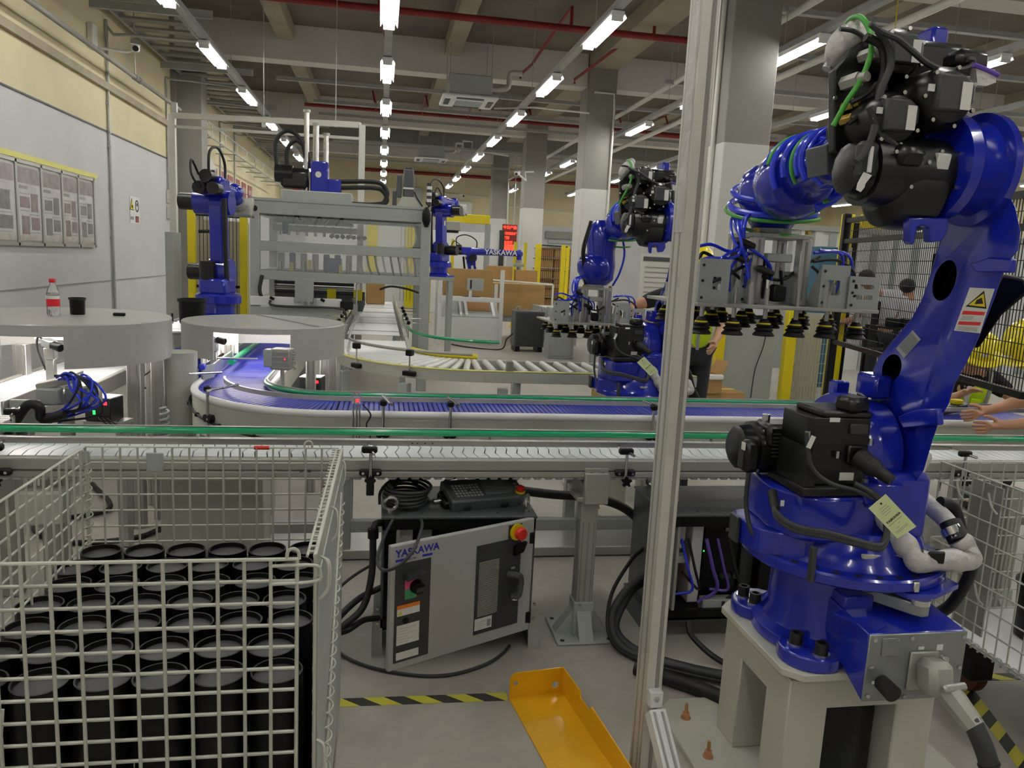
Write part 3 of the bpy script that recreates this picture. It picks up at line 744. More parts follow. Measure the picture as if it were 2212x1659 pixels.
# photo sensor post on the blue conveyor
t = T('photo_sensor', 'small sensor with red light on twin rods before the blue belt', 'sensor', (-.1, 3.7, .6))
MB().box((-.1, 3.73, .59), (.07, .04, .03), b=.005).build('clamp', 'blackp', t)
for d in (-.014, .002, .016): MB().cyl((-.1 + d, 3.73, .5), (-.1 + d, 3.73, .83), .005, n=8).build('rod', 'steel', t)
MB().box((-.1, 3.73, .86), (.04, .025, .05), b=.004).build('sensor_body', 'clear', t)
MB().box((-.095, 3.715, .85), (.014, .006, .012)).build('lamp', 'ledred', t)
MB().tube([(-.07, 3.73, .83), (-.03, 3.72, .78), (-.05, 3.72, .73), (-.03, 3.73, .66), (-.07, 3.72, .57)], .004, 6, 5).build('cable', 'rubber', t)
# ---------------- side white conveyor coming out from under the first hood
sc_ = T('side_belt_conveyor', 'short white belt conveyor leaving the first round hood toward the camera', 'conveyor', (-1.75, 4.4, 0))
for x in (-2.0, -1.53): MB().box((x, 4.5, .735), (.03, 2.5, .09), b=.004).build('side_frame', 'alud', sc_)
s0 = MB().box((-1.765, 3.32, .77), (.43, .036, .01), b=.003).build('belt_slat', 'belt', sc_, flat=True); share(s0, 58, lambda k: ((0, k * .042, 0), 0))
MB().box((-1.56, 3.95, .83), (.012, .9, .06), b=.003).build('guide_rail', 'alu', sc_)
MB().box((-1.49, 3.55, .8), (.12, .02, .12), b=.003).build('end_bracket', 'gpaint', sc_)
for (x, y) in ((-1.98, 3.5), (-1.55, 3.5), (-1.98, 5.3), (-1.55, 5.3)): MB().box((x, y, .345), (.07, .07, .69), b=.004).build('leg', 'alud', sc_)
rail_bracket(sc_, -1.47, 3.42, .74, 3.5, .84)
# ---------------- curved and straight roller conveyor
rc = T('roller_conveyor', 'grey roller conveyor curving left into the machine frame, yellow edge strip', 'conveyor', (.5, 5.9, 0))
RX, RY, r0, r1, zr = .77, 6.5, .52, 1.1, .75
def arc(r, a, z): return V((RX - r * sin(a), RY - r * cos(a), z))
def rpath(r, z, x1=2.35):
    return [V((x1, RY - r, z)), V(((x1 + RX) / 2, RY - r, z))] + [arc(r, pi / 2 * k / 20, z) for k in range(21)] + [V((RX - r, 7.7, z))]
def rband(mb, ra, rb, za, zb, x1=2.35):
    A, B = rpath(ra, 0, x1), rpath(rb, 0, x1)
    return mb.loft([[p + V((0, 0, za)), q_ + V((0, 0, za)), q_ + V((0, 0, zb)), p + V((0, 0, zb))] for p, q_ in zip(A, B)])
rband(MB(), r1, r1 + .03, .685, .765).build('outer_frame', 'gpaint2', rc)
rband(MB(), r0 - .03, r0, .685, .765).build('inner_frame', 'gpaint2', rc)
rband(MB(), r1 - .006, r1 + .034, .765, .77).build('edge_strip', 'ylpale', rc)
MB().tube([p for p in rpath(r0 - .015, .79, .72)][2:-4], .02, 10, 1).build('edge_tube', 'yel2', rc)
MB().tube([(1.78, RY - r0 + .015, .79), (2.1, RY - r0 + .015, .79)], .02, 10, 1).build('edge_tube', 'yel2', rc)
L = r1 - r0 - .02
o0 = WL[rc.name]; rl = MB().cyl(o0 - V((0, L / 2, 0)), o0 + V((0, L / 2, 0)), .024, n=12)
s0 = rl.build('roller', 'rollerm', rc); o0 = WL[s0.name]
lo = [(V((RX + .06 + .115 * k, RY - (r0 + r1) / 2, .752)), 0) for k in range(14)] + [((arc((r0 + r1) / 2, pi / 2 * (k + .5) / 17, .752)), -pi / 2 * (k + .5) / 17) for k in range(17)] + [(V((RX - (r0 + r1) / 2, RY + .06 + .11 * k, .752)), -pi / 2) for k in range(6)]
for i, (p, a) in enumerate(lo):
    c = s0 if i == 0 else s0.copy()
    if i: COL.objects.link(c); c.parent = rc
    c.location = p - o0; c.rotation_euler = (0, 0, a)
for (x, y) in ((RX + .12, RY - r1 + .0), (RX + .32, RY - r0), (RX + 1.3, RY - r1), (RX + 1.35, RY - r0)): MB().box((x, y, .32), (.07, .07, .64), b=.005).build('leg', 'gpaint', rc)
for a in (.55, 1.2): MB().box(arc(r1, a, .32), (.07, .07, .64), -a, b=.005).build('leg', 'gpaint', rc)
MB().box((1.55, RY - r1 - .034, .722), (1.6, .008, .07), b=.002).build('side_plate', 'gpaint2', rc)
MB().box((RX + .16, RY - r1 + .0, .79), (.05, .05, .1), b=.004).build('stop_block', 'colgrey', rc)
for (a, zz) in ((.5, .02), (.95, .02)):
    p = arc(r1 + .045, a, .72)
    MB().cyl(p, p + V((0, 0, .16)), .006, n=8).build('upright_rod', 'steel', rc); MB().box(p, (.1, .04, .035), -a, b=.006).build('frame_clamp', 'blackp', rc)
    MB().box(p + V((0, 0, .15)), (.05, .05, .045), -a, b=.006).build('rail_clamp', 'blackp', rc)
MB().tube([arc(r1 - .08, a, .87) for a in [.1 + .11 * k for k in range(13)]] + [V((RX - r1 + .08, 7.4, .87)), V((RX - r1 + .1, 7.9, .87))], .012, 8, 1).build('guide_rail', 'alud', rc)
MB().tube([V((1.0, 6.35, .87)), V((.8, 6.4, .87)), V((.55, 6.55, .87)), V((.38, 6.8, .87)), V((.3, 7.1, .87)), V((.28, 7.5, .87))], .014, 8, 5).build('guide_lining', 'green', rc)
# straight white belt part that carries on under the machine frame
sb = T('film_belt_conveyor', 'straight conveyor with shiny white film running under the machine frame', 'conveyor', (-.05, 11, 0))
for x in (-.36, .26): MB().box((x, 10.55, .71), (.04, 5.9, .12), b=.004).build('side_frame', 'gpaint', sb)
MB().box((-.44, 9.3, .78), (.12, 3.6, .01)).build('edge_strip', 'ylpale', sb)
for k in range(13):
    MB().box((-.05, 7.95 + k * .44, .755 + .004 * (k % 2)), (.52, .4, .008), (R((k % 3 - 1) * .8), 0, 0), b=.003).build('film_sheet', 'whitep', sb)
for x in (-.33, .23): MB().tube([(x, 7.6, .86), (x, 13.4, .86)], .012, 8, 1).build('guide_rail', 'steel', sb)
for k in range(5):
    for x, s_ in ((-.36, -1), (.26, 1)):
        MB().cyl((x + s_ * .04, 8.0 + k * .55, .7), (x + s_ * .04, 8.0 + k * .55, .9), .008, n=6).cyl((x + s_ * .2, 8 + k * .55, .87), (x, 8 + k * .55, .87), .007, n=6).build('rail_bracket', 'steel', sb)
        MB().sph((x + s_ * .04, 8.0 + k * .55, .87), .022, n=8, m=6).build('clamp_knob', 'blackp', sb)
for y in (8.2, 10.5, 13):
    for x in (-.36, .26): MB().box((x, y, .33), (.06, .06, .65)).build('leg', 'gpaint', sb)
# ---------------- wide flat belt conveyor behind the second robot
fb = T('flat_belt_conveyor', 'long flat conveyor with pale green belt and yellow edge behind the second robot', 'conveyor', (3.4, 11.5, 0))
A, B = V((3.32, 14.6, .72)), V((3.55, 8.9, .72)); d = (B - A).normalized(); w = V((-d.y, d.x, 0)) * .38
MB().prism([A - w, A + w, B + w, B - w], (0, 0, .02)).build('belt', 'white', fb)
for sgn in (-1, 1): MB().bar(A + w * sgn * 1.06 - V((0, 0, .03)), B + w * sgn * 1.06 - V((0, 0, .03)), .05, .13, b=.004).build('side_frame', 'gpaint', fb)
MB().bar(A + w * 1.06 + V((0, 0, .05)), B + w * 1.06 + V((0, 0, .05)), .05, .03).build('edge_strip', 'ylpale', fb)
for k in (.05, .35, .65, .95):
    for sgn in (-1, 1): p = A + (B - A) * k + w * sgn; MB().box((p.x, p.y, .33), (.06, .06, .66)).build('leg', 'gpaint', fb)
# ================================================================== the big blue robot on its pedestal
AXX, AXY, Z0 = 1.40, 2.04, .46
pd = T('robot_pedestal', 'pale grey welded steel pedestal under the big blue robot', 'pedestal', (AXX, AXY, 0))
x0, x1, y0, y1 = 1.135, 1.665, 1.80, 2.28
def octo(xa, xb, ya, yb, c, z): return [(xa + c, ya, z), (xb - c, ya, z), (xb, ya + c, z), (xb, yb - c, z), (xb - c, yb, z), (xa + c, yb, z), (xa, yb - c, z), (xa, ya + c, z)]
MB().prism(octo(x0, x1, y0, y1, .045, Z0 - .022), (0, 0, .022)).build('top_plate', 'ped', pd, bevel=.003)
MB().prism(octo(1.0, 1.85, 1.6, 2.42, .06, 0), (0, 0, .02)).build('base_plate', 'ped', pd, bevel=.003)
xa, xb, ya, yb, lg = 1.165, 1.635, 1.84, 2.25, .125
for (x, y) in ((xa, ya), (xb - lg, ya), (xa, yb - lg), (xb - lg, yb - lg)):
    MB().box((x + lg / 2, y + lg / 2, .22), (lg, lg, .4), b=.004).build('leg', 'ped', pd)
for y in (ya, yb - .02): MB().box(((xa + xb) / 2, y + .01, .385), (xb - xa - 2 * lg + .01, .02, .105)).build('header_plate', 'ped', pd)
for x in (xa, xb - .02): MB().box((x + .01, (ya + yb) / 2, .385), (.02, yb - ya - 2 * lg + .01, .105)).build('header_plate', 'ped', pd)
def anchor(x, y):
    MB().cyl((x, y, .02), (x, y, .024), .017, n=14).cyl((x, y, .024), (x, y, .04), .0135, n=6).cyl((x, y, .04), (x, y, .075), .0065, .0055, n=10).build('anchor_bolt', 'rust', pd)
for p in ((1.075, 2.3), (1.065, 2.09), (1.07, 1.75), (1.78, 2.3)): anchor(*p)

rb = T('industrial_robot', 'big glossy blue industrial robot arm with black motors in the foreground', 'robot', (AXX, AXY, Z0))
# ---------------- base
def ring(cx, cy, z, r, n=48): return [V((cx + r * cos(2 * pi * k / n), cy + r * sin(2 * pi * k / n), z)) for k in range(n)]
fl = []
for k in range(96):
    a = 2 * pi * k / 96; r = .235 + .075 * max(0, cos(4 * (a - pi / 4))) ** .6 if cos(4 * (a - pi / 4)) > 0 else .235
    fl.append((AXX + r * cos(a) * 1.0, AXY + r * sin(a) * .98, Z0))
MB().prism(fl, (0, 0, .042)).build('base_flange', 'blue', rb, bevel=.006)
MB().lathe([(.235, .04), (.205, .055), (.19, .09), (.19, .2), (.2, .235), (.2, .255)], (AXX, AXY, Z0), (0, 0, 1), 40).build('base_column', 'blue', rb)
for (x, y) in ((1.20, 2.22), (1.212, 2.165), (1.205, 1.90), (1.245, 1.835), (1.6, 2.22), (1.57, 1.835)):
    p = MB().cyl((x, y, Z0 + .042), (x, y, Z0 + .047), .024, n=18).build('washer', 'steel', rb)
    MB().lathe([(.018, 0), (.0185, .028), (.017, .03), (.0105, .03), (.0105, .015), (0, .015)], (x, y, Z0 + .047), (0, 0, 1), 18).build('socket_bolt', 'rubber', rb)
# connector box at the back of the base
bx0, bx1, by0, by1, bz0, bz1 = 1.285, 1.575, 1.70, 1.98, Z0 - .02, Z0 + .17
cb = MB().prism([(bx0, by1, Z0 + .04), (bx0, by0 + .12, Z0 + .04), (bx0, by0, bz0), (bx0, by0, bz1), (bx0, by0 + .2, bz1 + .02), (bx0, by1, bz1 + .02)], (bx1 - bx0, 0, 0)).build('connector_box', 'blue', rb, bevel=.004)
MB().box((bx0 + .05, by0 + .17, bz1 + .025), (.09, .1, .05), b=.005).build('box_block', 'blue', cb)
MB().box((bx1 - .05, by0 + .19, bz1 + .025), (.085, .12, .06), b=.005).build('box_block', 'blue', cb)
MB().box((bx0 + .02, by0 + .07, bz1 + .004), (.05, .12, .006), .5).build('cover_tab', 'blue', cb)
arm_ = MB().prism([(1.375 + .018 * sin(a) - .0, 1.86, 0) for a in (0,)] * 0 or [(1.345, 1.87, bz1 + .03), (1.375, 1.89, bz1 + .03), (1.475, 1.765, bz1 + .03), (1.485, 1.745, bz1 + .03), (1.475, 1.725, bz1 + .03), (1.45, 1.722, bz1 + .03), (1.435, 1.735, bz1 + .03)], (0, 0, .035)).build('stopper_arm', 'zinc', cb, bevel=.003)
MB().cyl((1.458, 1.747, bz1 + .06), (1.458, 1.747, bz1 + .075), .028, n=24).build('stopper_cap', 'steel', cb)
MB().cyl((1.36, 1.865, bz1 + .065), (1.36, 1.865, bz1 + .085), .013, n=6).build('bolt', 'steel', cb)
pn = MB().box(((bx0 + bx1) / 2, by0 - .003, (bz0 + bz1) / 2), (bx1 - bx0, .006, bz1 - bz0), b=.002).build('connector_panel', 'zinc', rb)
yp = by0 - .006
for (x, z) in ((.012, .178), (.12, .18), (.275, .178), (.012, .1), (.012, .02), (.12, .012), (.275, .09)):
    s = MB(); bolt(s, (bx0 + x, yp, bz0 + z), (0, -1, 0), .006, .007); s.build('screw', 'steel', pn)
MB().box((bx0 + .062, yp - .001, bz0 + .155), (.05, .003, .05), b=.001).build('blank_plate', 'zinc', pn)
for (dx, dz) in ((-.02, .02), (.02, .02), (-.02, -.02), (.02, -.02)): MB().cyl((bx0 + .062 + dx, yp, bz0 + .155 + dz), (bx0 + .062 + dx, yp - .004, bz0 + .155 + dz), .003, n=8).build('screw', 'steel', pn)
for (x, z, w, h) in ((.03, .055, .016, .008), (.155, .148, .016, .008), (.21, .148, .018, .016), (.225, .1, .016, .008)): MB().box((bx0 + x, yp - .0005, bz0 + z), (w, .001, h)).build('small_label', 'paper', pn)
MB().cyl((bx0 + .05, yp, bz0 + .055), (bx0 + .05, yp - .05, bz0 + .05), .021, .023, n=20).build('port_cap', 'rubber', pn)
MB().cyl((bx0 + .215, yp, bz0 + .12), (bx0 + .215, yp - .02, bz0 + .12), .012, n=12).cyl((bx0 + .215, yp - .02, bz0 + .12), (bx0 + .215, yp - .026, bz0 + .12), .006, n=8).build('air_port', 'steel', pn)
h = MB().box((bx0 + .165, yp - .004, bz0 + .085), (.085, .008, .11), b=.003)
h.box((bx0 + .17, yp - .045, bz0 + .09), (.072, .075, .09), (R(-14), 0, 0), b=.016)
h = h.build('plug_housing', 'alud', pn, bevel=0)
MB().box((bx0 + .19, yp - .09, bz0 + .085), (.075, .02, .02), (R(-30), 0, R(8)), b=.005).build('plug_latch', 'alu', pn)
c0, c1 = V((bx0 + .185, yp - .07, bz0 + .07)), V((bx0 + .215, yp - .145, bz0 + .01))
MB().cyl(c0, c1, .034, .027, n=8).build('cable_gland', 'alud', pn)
MB().tube([c1 + (c0 - c1) * .2, c1, (bx0 + .235, yp - .185, bz0 - .07), (bx0 + .24, yp - .2, bz0 - .2), (bx0 + .22, yp - .21, .12), (bx0 + .2, yp - .25, .025)], .024, 14, 6).build('power_cable', 'hose', pn)
MB().cyl((bx0 + .234, yp - .183, bz0 - .065), (bx0 + .2355, yp - .185, bz0 - .07), .0265, n=14).build('cable_tie', 'rubber', pn)
# ---------------- turntable
TZ = Z0 + .255
tt = MB().lathe([(.2, 0), (.282, .0), (.29, .006), (.29, .03), (.284, .036), (.25, .038), (.235, .06), (.22, .1), (.2, .13), (.0, .13)], (AXX, AXY, TZ), (0, 0, 1), 64).build('turntable', 'blue', rb)
b = MB()
for k in range(16):
    a = R(200 + k * 12); b.cyl((AXX + .268 * cos(a), AXY + .268 * sin(a), TZ + .0365), (AXX + .268 * cos(a), AXY + .268 * sin(a), TZ + .0375), .0105, n=12)
b.build('bolt_hole', 'ink', tt)
MB().prism([(AXX - .2, 1.9, TZ + .03), (AXX - .3, 1.98, TZ + .03), (AXX - .32, 2.1, TZ + .03), (AXX - .29, 2.16, TZ + .03), (AXX - .1, 2.2, TZ + .03), (AXX - .1, 1.9, TZ + .03)], (0, 0, .075)).build('stop_lug', 'blue', tt, bevel=.005)
MB().box((AXX - .322, 2.09, TZ + .07), (.012, .05, .08), b=.002).build('stop_pad', 'greentube' if 0 else 'panel', tt)
MB().box((AXX - .215, 1.835, TZ + .055), (.014, .02, .1), b=.002).build('stop_pad', 'panel', tt)
MB().prism([(1.42, 1.745, TZ - .012), (1.5, 1.74, TZ - .012), (1.62, 1.8, TZ - .012), (1.62, 1.85, TZ - .012), (1.4, 1.8, TZ - .012)], (0, 0, .014)).build('scale_tab', 'blue', tt)
MB().box((1.445, 1.752, TZ + .02), (.018, .016, .03), b=.003).build('zero_pin', 'steel', tt)
# turret block that carries the motors
tb = MB().prism([(1.145, 2.16, TZ + .1), (1.13, 2.0, TZ + .1), (1.16, 1.9, TZ + .1), (1.22, 1.865, TZ + .1), (1.36, 1.86, TZ + .1), (1.45, 1.9, TZ + .1), (1.47, 2.2, TZ + .1), (1.3, 2.28, TZ + .1)], (0, 0, .135)).build('turret', 'blue', rb, bevel=.012)
MB().box((1.46, 2.02, TZ + .2), (.2, .3, .2), b=.02).build('turret_shoulder', 'blue', rb)
MB().box((1.395, 1.9, TZ + .245), (.12, .09, .06), b=.006).build('turret_step', 'blue', rb)
# turning motor (upright black box on the turret)
sm = MB()
mz = TZ + .235
sm.box((1.262, 1.965, mz + .015), (.225, .2, .03), b=.005)
sm.prism([(1.18, 1.885, mz + .03), (1.345, 1.885, mz + .03), (1.355, 1.9, mz + .03), (1.355, 2.05, mz + .03), (1.18, 2.05, mz + .03), (1.165, 2.03, mz + .03), (1.165, 1.9, mz + .03)], (0, 0, .19))
sm = sm.build('turning_motor', 'black', rb, bevel=.004)
MB().prism([(1.155, 1.868, mz + .03), (1.185, 1.868, mz + .03), (1.185, 1.868, mz + .1), (1.155, 1.868, mz + .14)], (0, .15, 0)).build('motor_rib', 'black', sm)
MB().prism([(1.2, 1.885, mz + .22), (1.35, 1.885, mz + .22), (1.35, 2.03, mz + .22), (1.2, 2.03, mz + .22)], (0, 0, .018)).build('motor_lid', 'black', sm, bevel=.006)
MB().box((1.3, 1.91, mz + .255), (.075, .07, .045), (0, 0, R(15)), b=.012).build('connector_cap', 'black', sm)
MB().box((1.31, 1.8835, mz + .19), (.055, .012, .03), b=.003).build('vent_slot', 'panel', sm)
MB().box((1.31, 1.882, mz + .12), (.06, .02, .05), b=.004).build('connector_seat', 'black', sm)
MB().lathe([(.026, 0), (.03, .02), (.026, .03), (.028, .055), (.018, .07), (.016, .11)], (1.308, 1.875, mz + .115), (.5, -.8, -.42), 16).build('round_connector', 'rubber', sm)
for (x, y, z) in ((1.178, 1.88, mz + .03), (1.345, 1.88, mz + .03), (1.17, 1.9, mz + .16), (1.25, 1.878, mz + .11), (1.365, 1.905, mz + .14)):
    MB().cyl((x, y, z), (x, y, z + .02), .0095, n=8).build('motor_bolt', 'steel', sm)
MB().box((1.29, 1.8835, mz + .055), (.042, .003, .022)).build('type_label', 'paper', sm)
MB().box((1.235, 1.884, mz + .215), (.03, .003, .012)).build('print_mark', 'paper', sm)
# shoulder motor (lying along X, pointing away to the conveyor side)
lz = 1.03; ly = 2.12
lm = MB().cyl((1.13, ly, lz), (1.32, ly, lz), .078, n=10).lathe([(.05, 0), (.066, .012), (.07, .05), (.08, .055), (.08, .07)], (1.062, ly, lz), (1, 0, 0), 12).build('shoulder_motor', 'black', rb)
MB().box((1.2, ly - .03, lz + .05), (.14, .1, .07), b=.012).build('motor_cover', 'black', lm)
for k in range(7): MB().box((1.17 + .0, ly - .083, lz + .028 - k * .011 + .03), (.05, .006, .004)).build('vent_rib', 'panel', lm)
MB().box((1.085, ly - .06, lz - .01), (.05, .06, .1), b=.014).build('brake_cover', 'black', lm)
MB().box((1.058, ly - .075, lz + .02), (.003, .02, .022)).build('type_label', 'paper', lm)
MB().cyl((1.15, ly - .02, lz + .08), (1.15, ly - .02, lz + .105), .012, n=8).build('eye_plug', 'steel', lm)
for (yy, zz) in ((-.05, -.06), (.0, -.078), (-.075, .03), (-.06, .06)): MB().cyl((1.125, ly + yy, lz + zz), (1.12, ly + yy, lz + zz), .006, n=8).build('screw', 'steel', lm)
MB().tube([(1.085, ly - .07, lz - .06), (1.082, ly - .08, lz - .16), (1.1, ly - .11, lz - .24), (1.15, ly - .15, lz - .27)], .007, 8, 5).build('motor_cable', 'hose', lm)
# shoulder hub
MB().lathe([(.13, 0), (.165, .004), (.17, .012), (.17, .06), (.16, .068), (.15, .14)], (1.34, 2.06, 1.04), (1, 0, 0), 56).build('shoulder_hub', 'blue', rb)
MB().box((1.39, 2.12, 1.215), (.05, .04, .05), b=.006).build('hub_lug', 'blue', rb)
MB().box((1.47, 2.07, 1.235), (.055, .1, .07), b=.008).build('arm_stop', 'blue', rb)
# ---------------- lower arm (side face in the plane X = 1.5)
AXP = 1.5
out = [(1934, 1082), (1905, 1050), (1893, 1000), (1890, 930), (1882, 880), (1880, 815), (1898, 772), (1935, 728), (1968, 690), (1992, 645), (2012, 585), (2028, 530), (2040, 470), (2062, 420), (2100, 300), (2135, 287), (2168, 300), (2182, 345), (2180, 420), (2194, 448), (2205, 500), (2200, 540), (2172, 575), (2150, 640), (2112, 735), (2085, 790), (2062, 830), (2050, 872), (2028, 912), (2012, 960), (1996, 1015), (1966, 1064)]
pts = [P(x, y, X=AXP) for (x, y) in out]
EV = V((.07, .085, 0))
la = MB().prism(pts, EV).build('lower_arm', 'blue', rb, bevel=.014)
cut(la, MB().loft([[P(2040, 606, X=AXP) + V((xx, xx * 1.2 + .042 * cos(a) - .008 * sin(a), .055 * sin(a))) for a in [2 * pi * k / 28 for k in range(28)]] for xx in (-.04, .12)]))
cut(la, MB().loft([[P(1926, 795, X=AXP) + V((xx, xx * 1.2 + .042 * cos(a) - .008 * sin(a), .042 * sin(a))) for a in [2 * pi * k / 28 for k in range(28)]] for xx in (-.04, .12)]))
for (c, d) in (((2040, 606), (.09, .12)), ((1926, 795), (.09, .1))):
    q = P(*c, X=AXP) + EV; MB().box(q, (.004, d[0] + .03, d[1] + .03)).build('hole_shade_sheet', 'holeshade', la)  # dark sheet added behind each hole, its colour standing in for the shade inside
MB().prism([P(x, y, X=AXP) for (x, y) in ((2038, 882), (2040, 918), (1962, 926), (1950, 900), (1990, 884))], (-.018, 0, 0)).build('arm_ledge', 'blue', la, bevel=.004)
MB().prism([P(x, y, X=AXP) for (x, y) in ((2198, 560), (2196, 590), (2118, 588), (2108, 570), (2150, 556))], (-.018, 0, 0)).build('arm_ledge', 'blue', la, bevel=.004)
def sticker(pl, m, par, nm, xx=AXP - .0006, t=.0006): return MB().prism([P(x, y, X=xx) for (x, y) in pl], (-t, 0, 0)).build(nm, m, par, flat=True)
st = sticker([(2095, 621), (2149, 624), (2117, 720), (2061, 714)], 'paper', la, 'warning_label')
sticker([(2126, 628), (2131, 667), (2086, 662)], 'ink', st, 'triangle_border', AXP - .0014)
sticker([(2125, 634), (2128, 663), (2092, 659)], 'ywarn', st, 'triangle', AXP - .0022)
sticker([(2121, 643), (2124, 656), (2106, 657), (2110, 648)], 'ink', st, 'hand_pictogram', AXP - .003)
sticker([(2081, 671), (2128, 674), (2126, 681), (2078, 679)], 'red', st, 'red_bar', AXP - .0014)
sticker([(2072, 694), (2119, 696), (2117, 703), (2069, 701)], 'red', st, 'red_bar', AXP - .0014)
for k in range(3): sticker([(2080 - k * 2, 683 + k * 3), (2104 - k * 2, 684 + k * 3), (2103 - k * 2, 685 + k * 3), (2079 - k * 2, 684 + k * 3)], 'greyink', st, 'text_line', AXP - .0014)
for k in range(3): sticker([(2068 - k, 705 + k * 3), (2112 - k, 708 + k * 3), (2112 - k, 709 + k * 3), (2068 - k, 706 + k * 3)], 'greyink', st, 'text_line', AXP - .0014)
st = sticker([(1972, 713), (1989, 733), (1953, 774), (1936, 753)], 'alu', la, 'type_plate')
sticker([(1968, 719), (1983, 736), (1957, 766), (1942, 749)], 'zinc', st, 'plate_print', AXP - .0014)
# black cable guard behind the arm
MB().prism([P(x, y, X=1.6) for (x, y) in ((2165, 590), (2212, 600), (2225, 630), (2165, 680), (2112, 756), (2092, 744), (2086, 730), (2132, 650))], (.05, .06, 0)).build('cable_guard', 'blackp', rb, bevel=.01)
# ---------------- elbow
EY, EZ = 1.80, 1.835
MB().lathe([(.1, 0), (.128, .004), (.132, .03), (.118, .05), (.118, .1), (.14, .108), (.14, .128)], (1.372, EY, EZ), (1, 0, 0), 44).build('elbow_casting', 'blue', rb)
MB().prism([P(x, y, Y=EY) for (x, y) in ((1998, 296), (2010, 276), (2046, 258), (2060, 252), (2092, 254), (2104, 262), (2104, 330), (1998, 330))], (0, .12, 0)).build('elbow_block', 'blue', rb, bevel=.008)
lk = MB().prism([P(x, y, Y=EY - .06) for (x, y) in ((1966, 470), (2050, 470), (2048, 500), (2036, 520), (2012, 524), (2008, 492), (1996, 486), (1982, 492), (1976, 526), (1972, 530), (1966, 520))], (0, .03, 0)).build('lifting_lug', 'blue', rb, bevel=.004)
em = MB().cyl((1.17, EY, EZ - .02), (1.372, EY, EZ - .02), .086, n=28).lathe([(.04, 0), (.062, .01), (.066, .04), (.074, .048)], (1.12, EY, EZ - .02), (1, 0, 0), 12).build('elbow_motor', 'black', rb)
MB().lathe([(.06, 0), (.098, .03), (.104, .06), (.104, .13)], (1.225, EY + .02, EZ - .055), (1, 0, 0), 28).build('gear_cover', 'black', em)
MB().box((1.24, EY - .075, EZ + .01), (.07, .05, .05), (R(20), 0, 0), b=.012).build('connector_cap', 'black', em)
MB().box((1.33, EY - .078, EZ + .0), (.035, .02, .045), (R(10), 0, 0), b=.003).build('type_label', 'paper', em)
MB().box((1.145, EY - .055, EZ - .005), (.05, .04, .09), (0, 0, R(20)), b=.01).build('end_box', 'panel', em)
MB().box((1.14, EY - .08, EZ - .005), (.012, .004, .06), (0, 0, R(20))).build('end_label', 'paper', em)
MB().prism([P(x, y, Y=EY - .09) for (x, y) in ((1865, 372), (1882, 379), (1868, 397), (1866, 405), (1858, 415), (1849, 410), (1852, 396))], (0, -.003, 0)).build('paper_tag', 'paper', em)
for (dx, dz) in ((.03, .06), (.15, .075), (.2, .072), (.08, -.07), (.2, -.06), (.12, .03), (.1, .05)): MB().cyl((1.17 + dx, EY - .084, EZ - .02 + dz * .6), (1.17 + dx, EY - .09, EZ - .02 + dz * .6), .005, n=8).build('screw', 'steel', em)
# ---------------- upper arm head with three motors
hx, hy, hz = P(1985, 210, Y=1.9)
hd = MB().box((hx - .0, 1.93, hz - .0), (.2, .16, .26), b=.02).build('arm_head', 'black', rb)
MB().box(P(2001, 120, Y=1.95), (.05, .1, .12), b=.008).build('head_casting', 'blue', rb)
MB().box(P(2000, 165, Y=1.98), (.12, .1, .1), b=.01).build('head_casting', 'blue', rb)
def motor(px, py, yf, r, depth, nm, oct_=True, lab=True):
    c = P(px, py, Y=yf)
    m = MB().lathe([(r * .55, 0), (r * .8, .006), (r, .03), (r, depth)], c, (0, 1, 0), 28).build(nm, 'black', rb)
    w = r * 1.25
    MB().prism([c + V((a * r * .82, -.012, b_ * r * .82)) for (a, b_) in ((-.8, -.6), (.5, -.6), (.85, -.2), (.85, .45), (.35, .8), (-.8, .8))], (0, .03, 0)).build('motor_cover', 'panel', m, bevel=.006)
    if lab: MB().box(c + V((r * .35, -.0135, 0)), (r * .36, .002, r * .85)).build('type_label', 'paper', m); MB().box(c + V((-r * .8, .0, .2 * r)), (r * .22, .004, r * .22)).build('small_label', 'paper', m)
    for k in range(7):
        a = 2 * pi * k / 7 + .5; MB().cyl(c + V((cos(a) * r * .93, .012, sin(a) * r * .93)), c + V((cos(a) * r * .93, .004, sin(a) * r * .93)), .0052, n=8).build('screw', 'steel', m)
    return m
motor(1942, 255, 1.73, .066, .2, 'roll_motor')
motor(2058, 208, 1.70, .073, .24, 'bend_motor')
motor(1955, 112, 1.80, .062, .16, 'twist_motor')
MB().box(P(2085, 135, Y=1.78), (.09, .07, .05), b=.014).build('connector_cap', 'black', rb)
MB().prism([P(x, y, Y=1.72) for (x, y) in ((2108, 145), (2150, 150), (2152, 178), (2130, 186), (2112, 184))], (0, .02, 0)).build('plastic_bag', 'silver', rb)
# connector plate on the head and grey end plate
cp = MB().prism([P(x, y, Y=1.86) for (x, y) in ((1803, 150), (1842, 104), (1880, 76), (1920, 92), (1924, 330), (1840, 352), (1802, 326))], (0, .03, 0)).build('connector_plate', 'black', rb, bevel=.004)
for (x, y, m, r, l) in ((1820, 233, 'brass', .012, .03), (1817, 262, 'brass', .013, .03), (1822, 182, 'alud', .018, .05), (1860, 125, 'alud', .016, .05)):
    p = P(x, y, Y=1.86); MB().cyl(p, p + V((.012, -l, .004)), r, n=6).cyl(p + V((.012, -l, .004)), p + V((.018, -l * 1.4, .006)), r * .7, n=10).build('hose_fitting', m, cp)
for (x, y) in ((1803, 212), (1836, 217), (1840, 262), (1880, 270), (1838, 216)): p = P(x, y, Y=1.86); MB().cyl(p, p - V((0, .006, 0)), .005, n=8).build('screw', 'steel', cp)
MB().prism([P(x, y, Y=1.9) for (x, y) in ((1784, 312), (1806, 306), (1806, 330), (1828, 332), (1826, 368), (1788, 378))], (0, .1, 0)).build('grey_end_plate', 'slate', rb, bevel=.003)
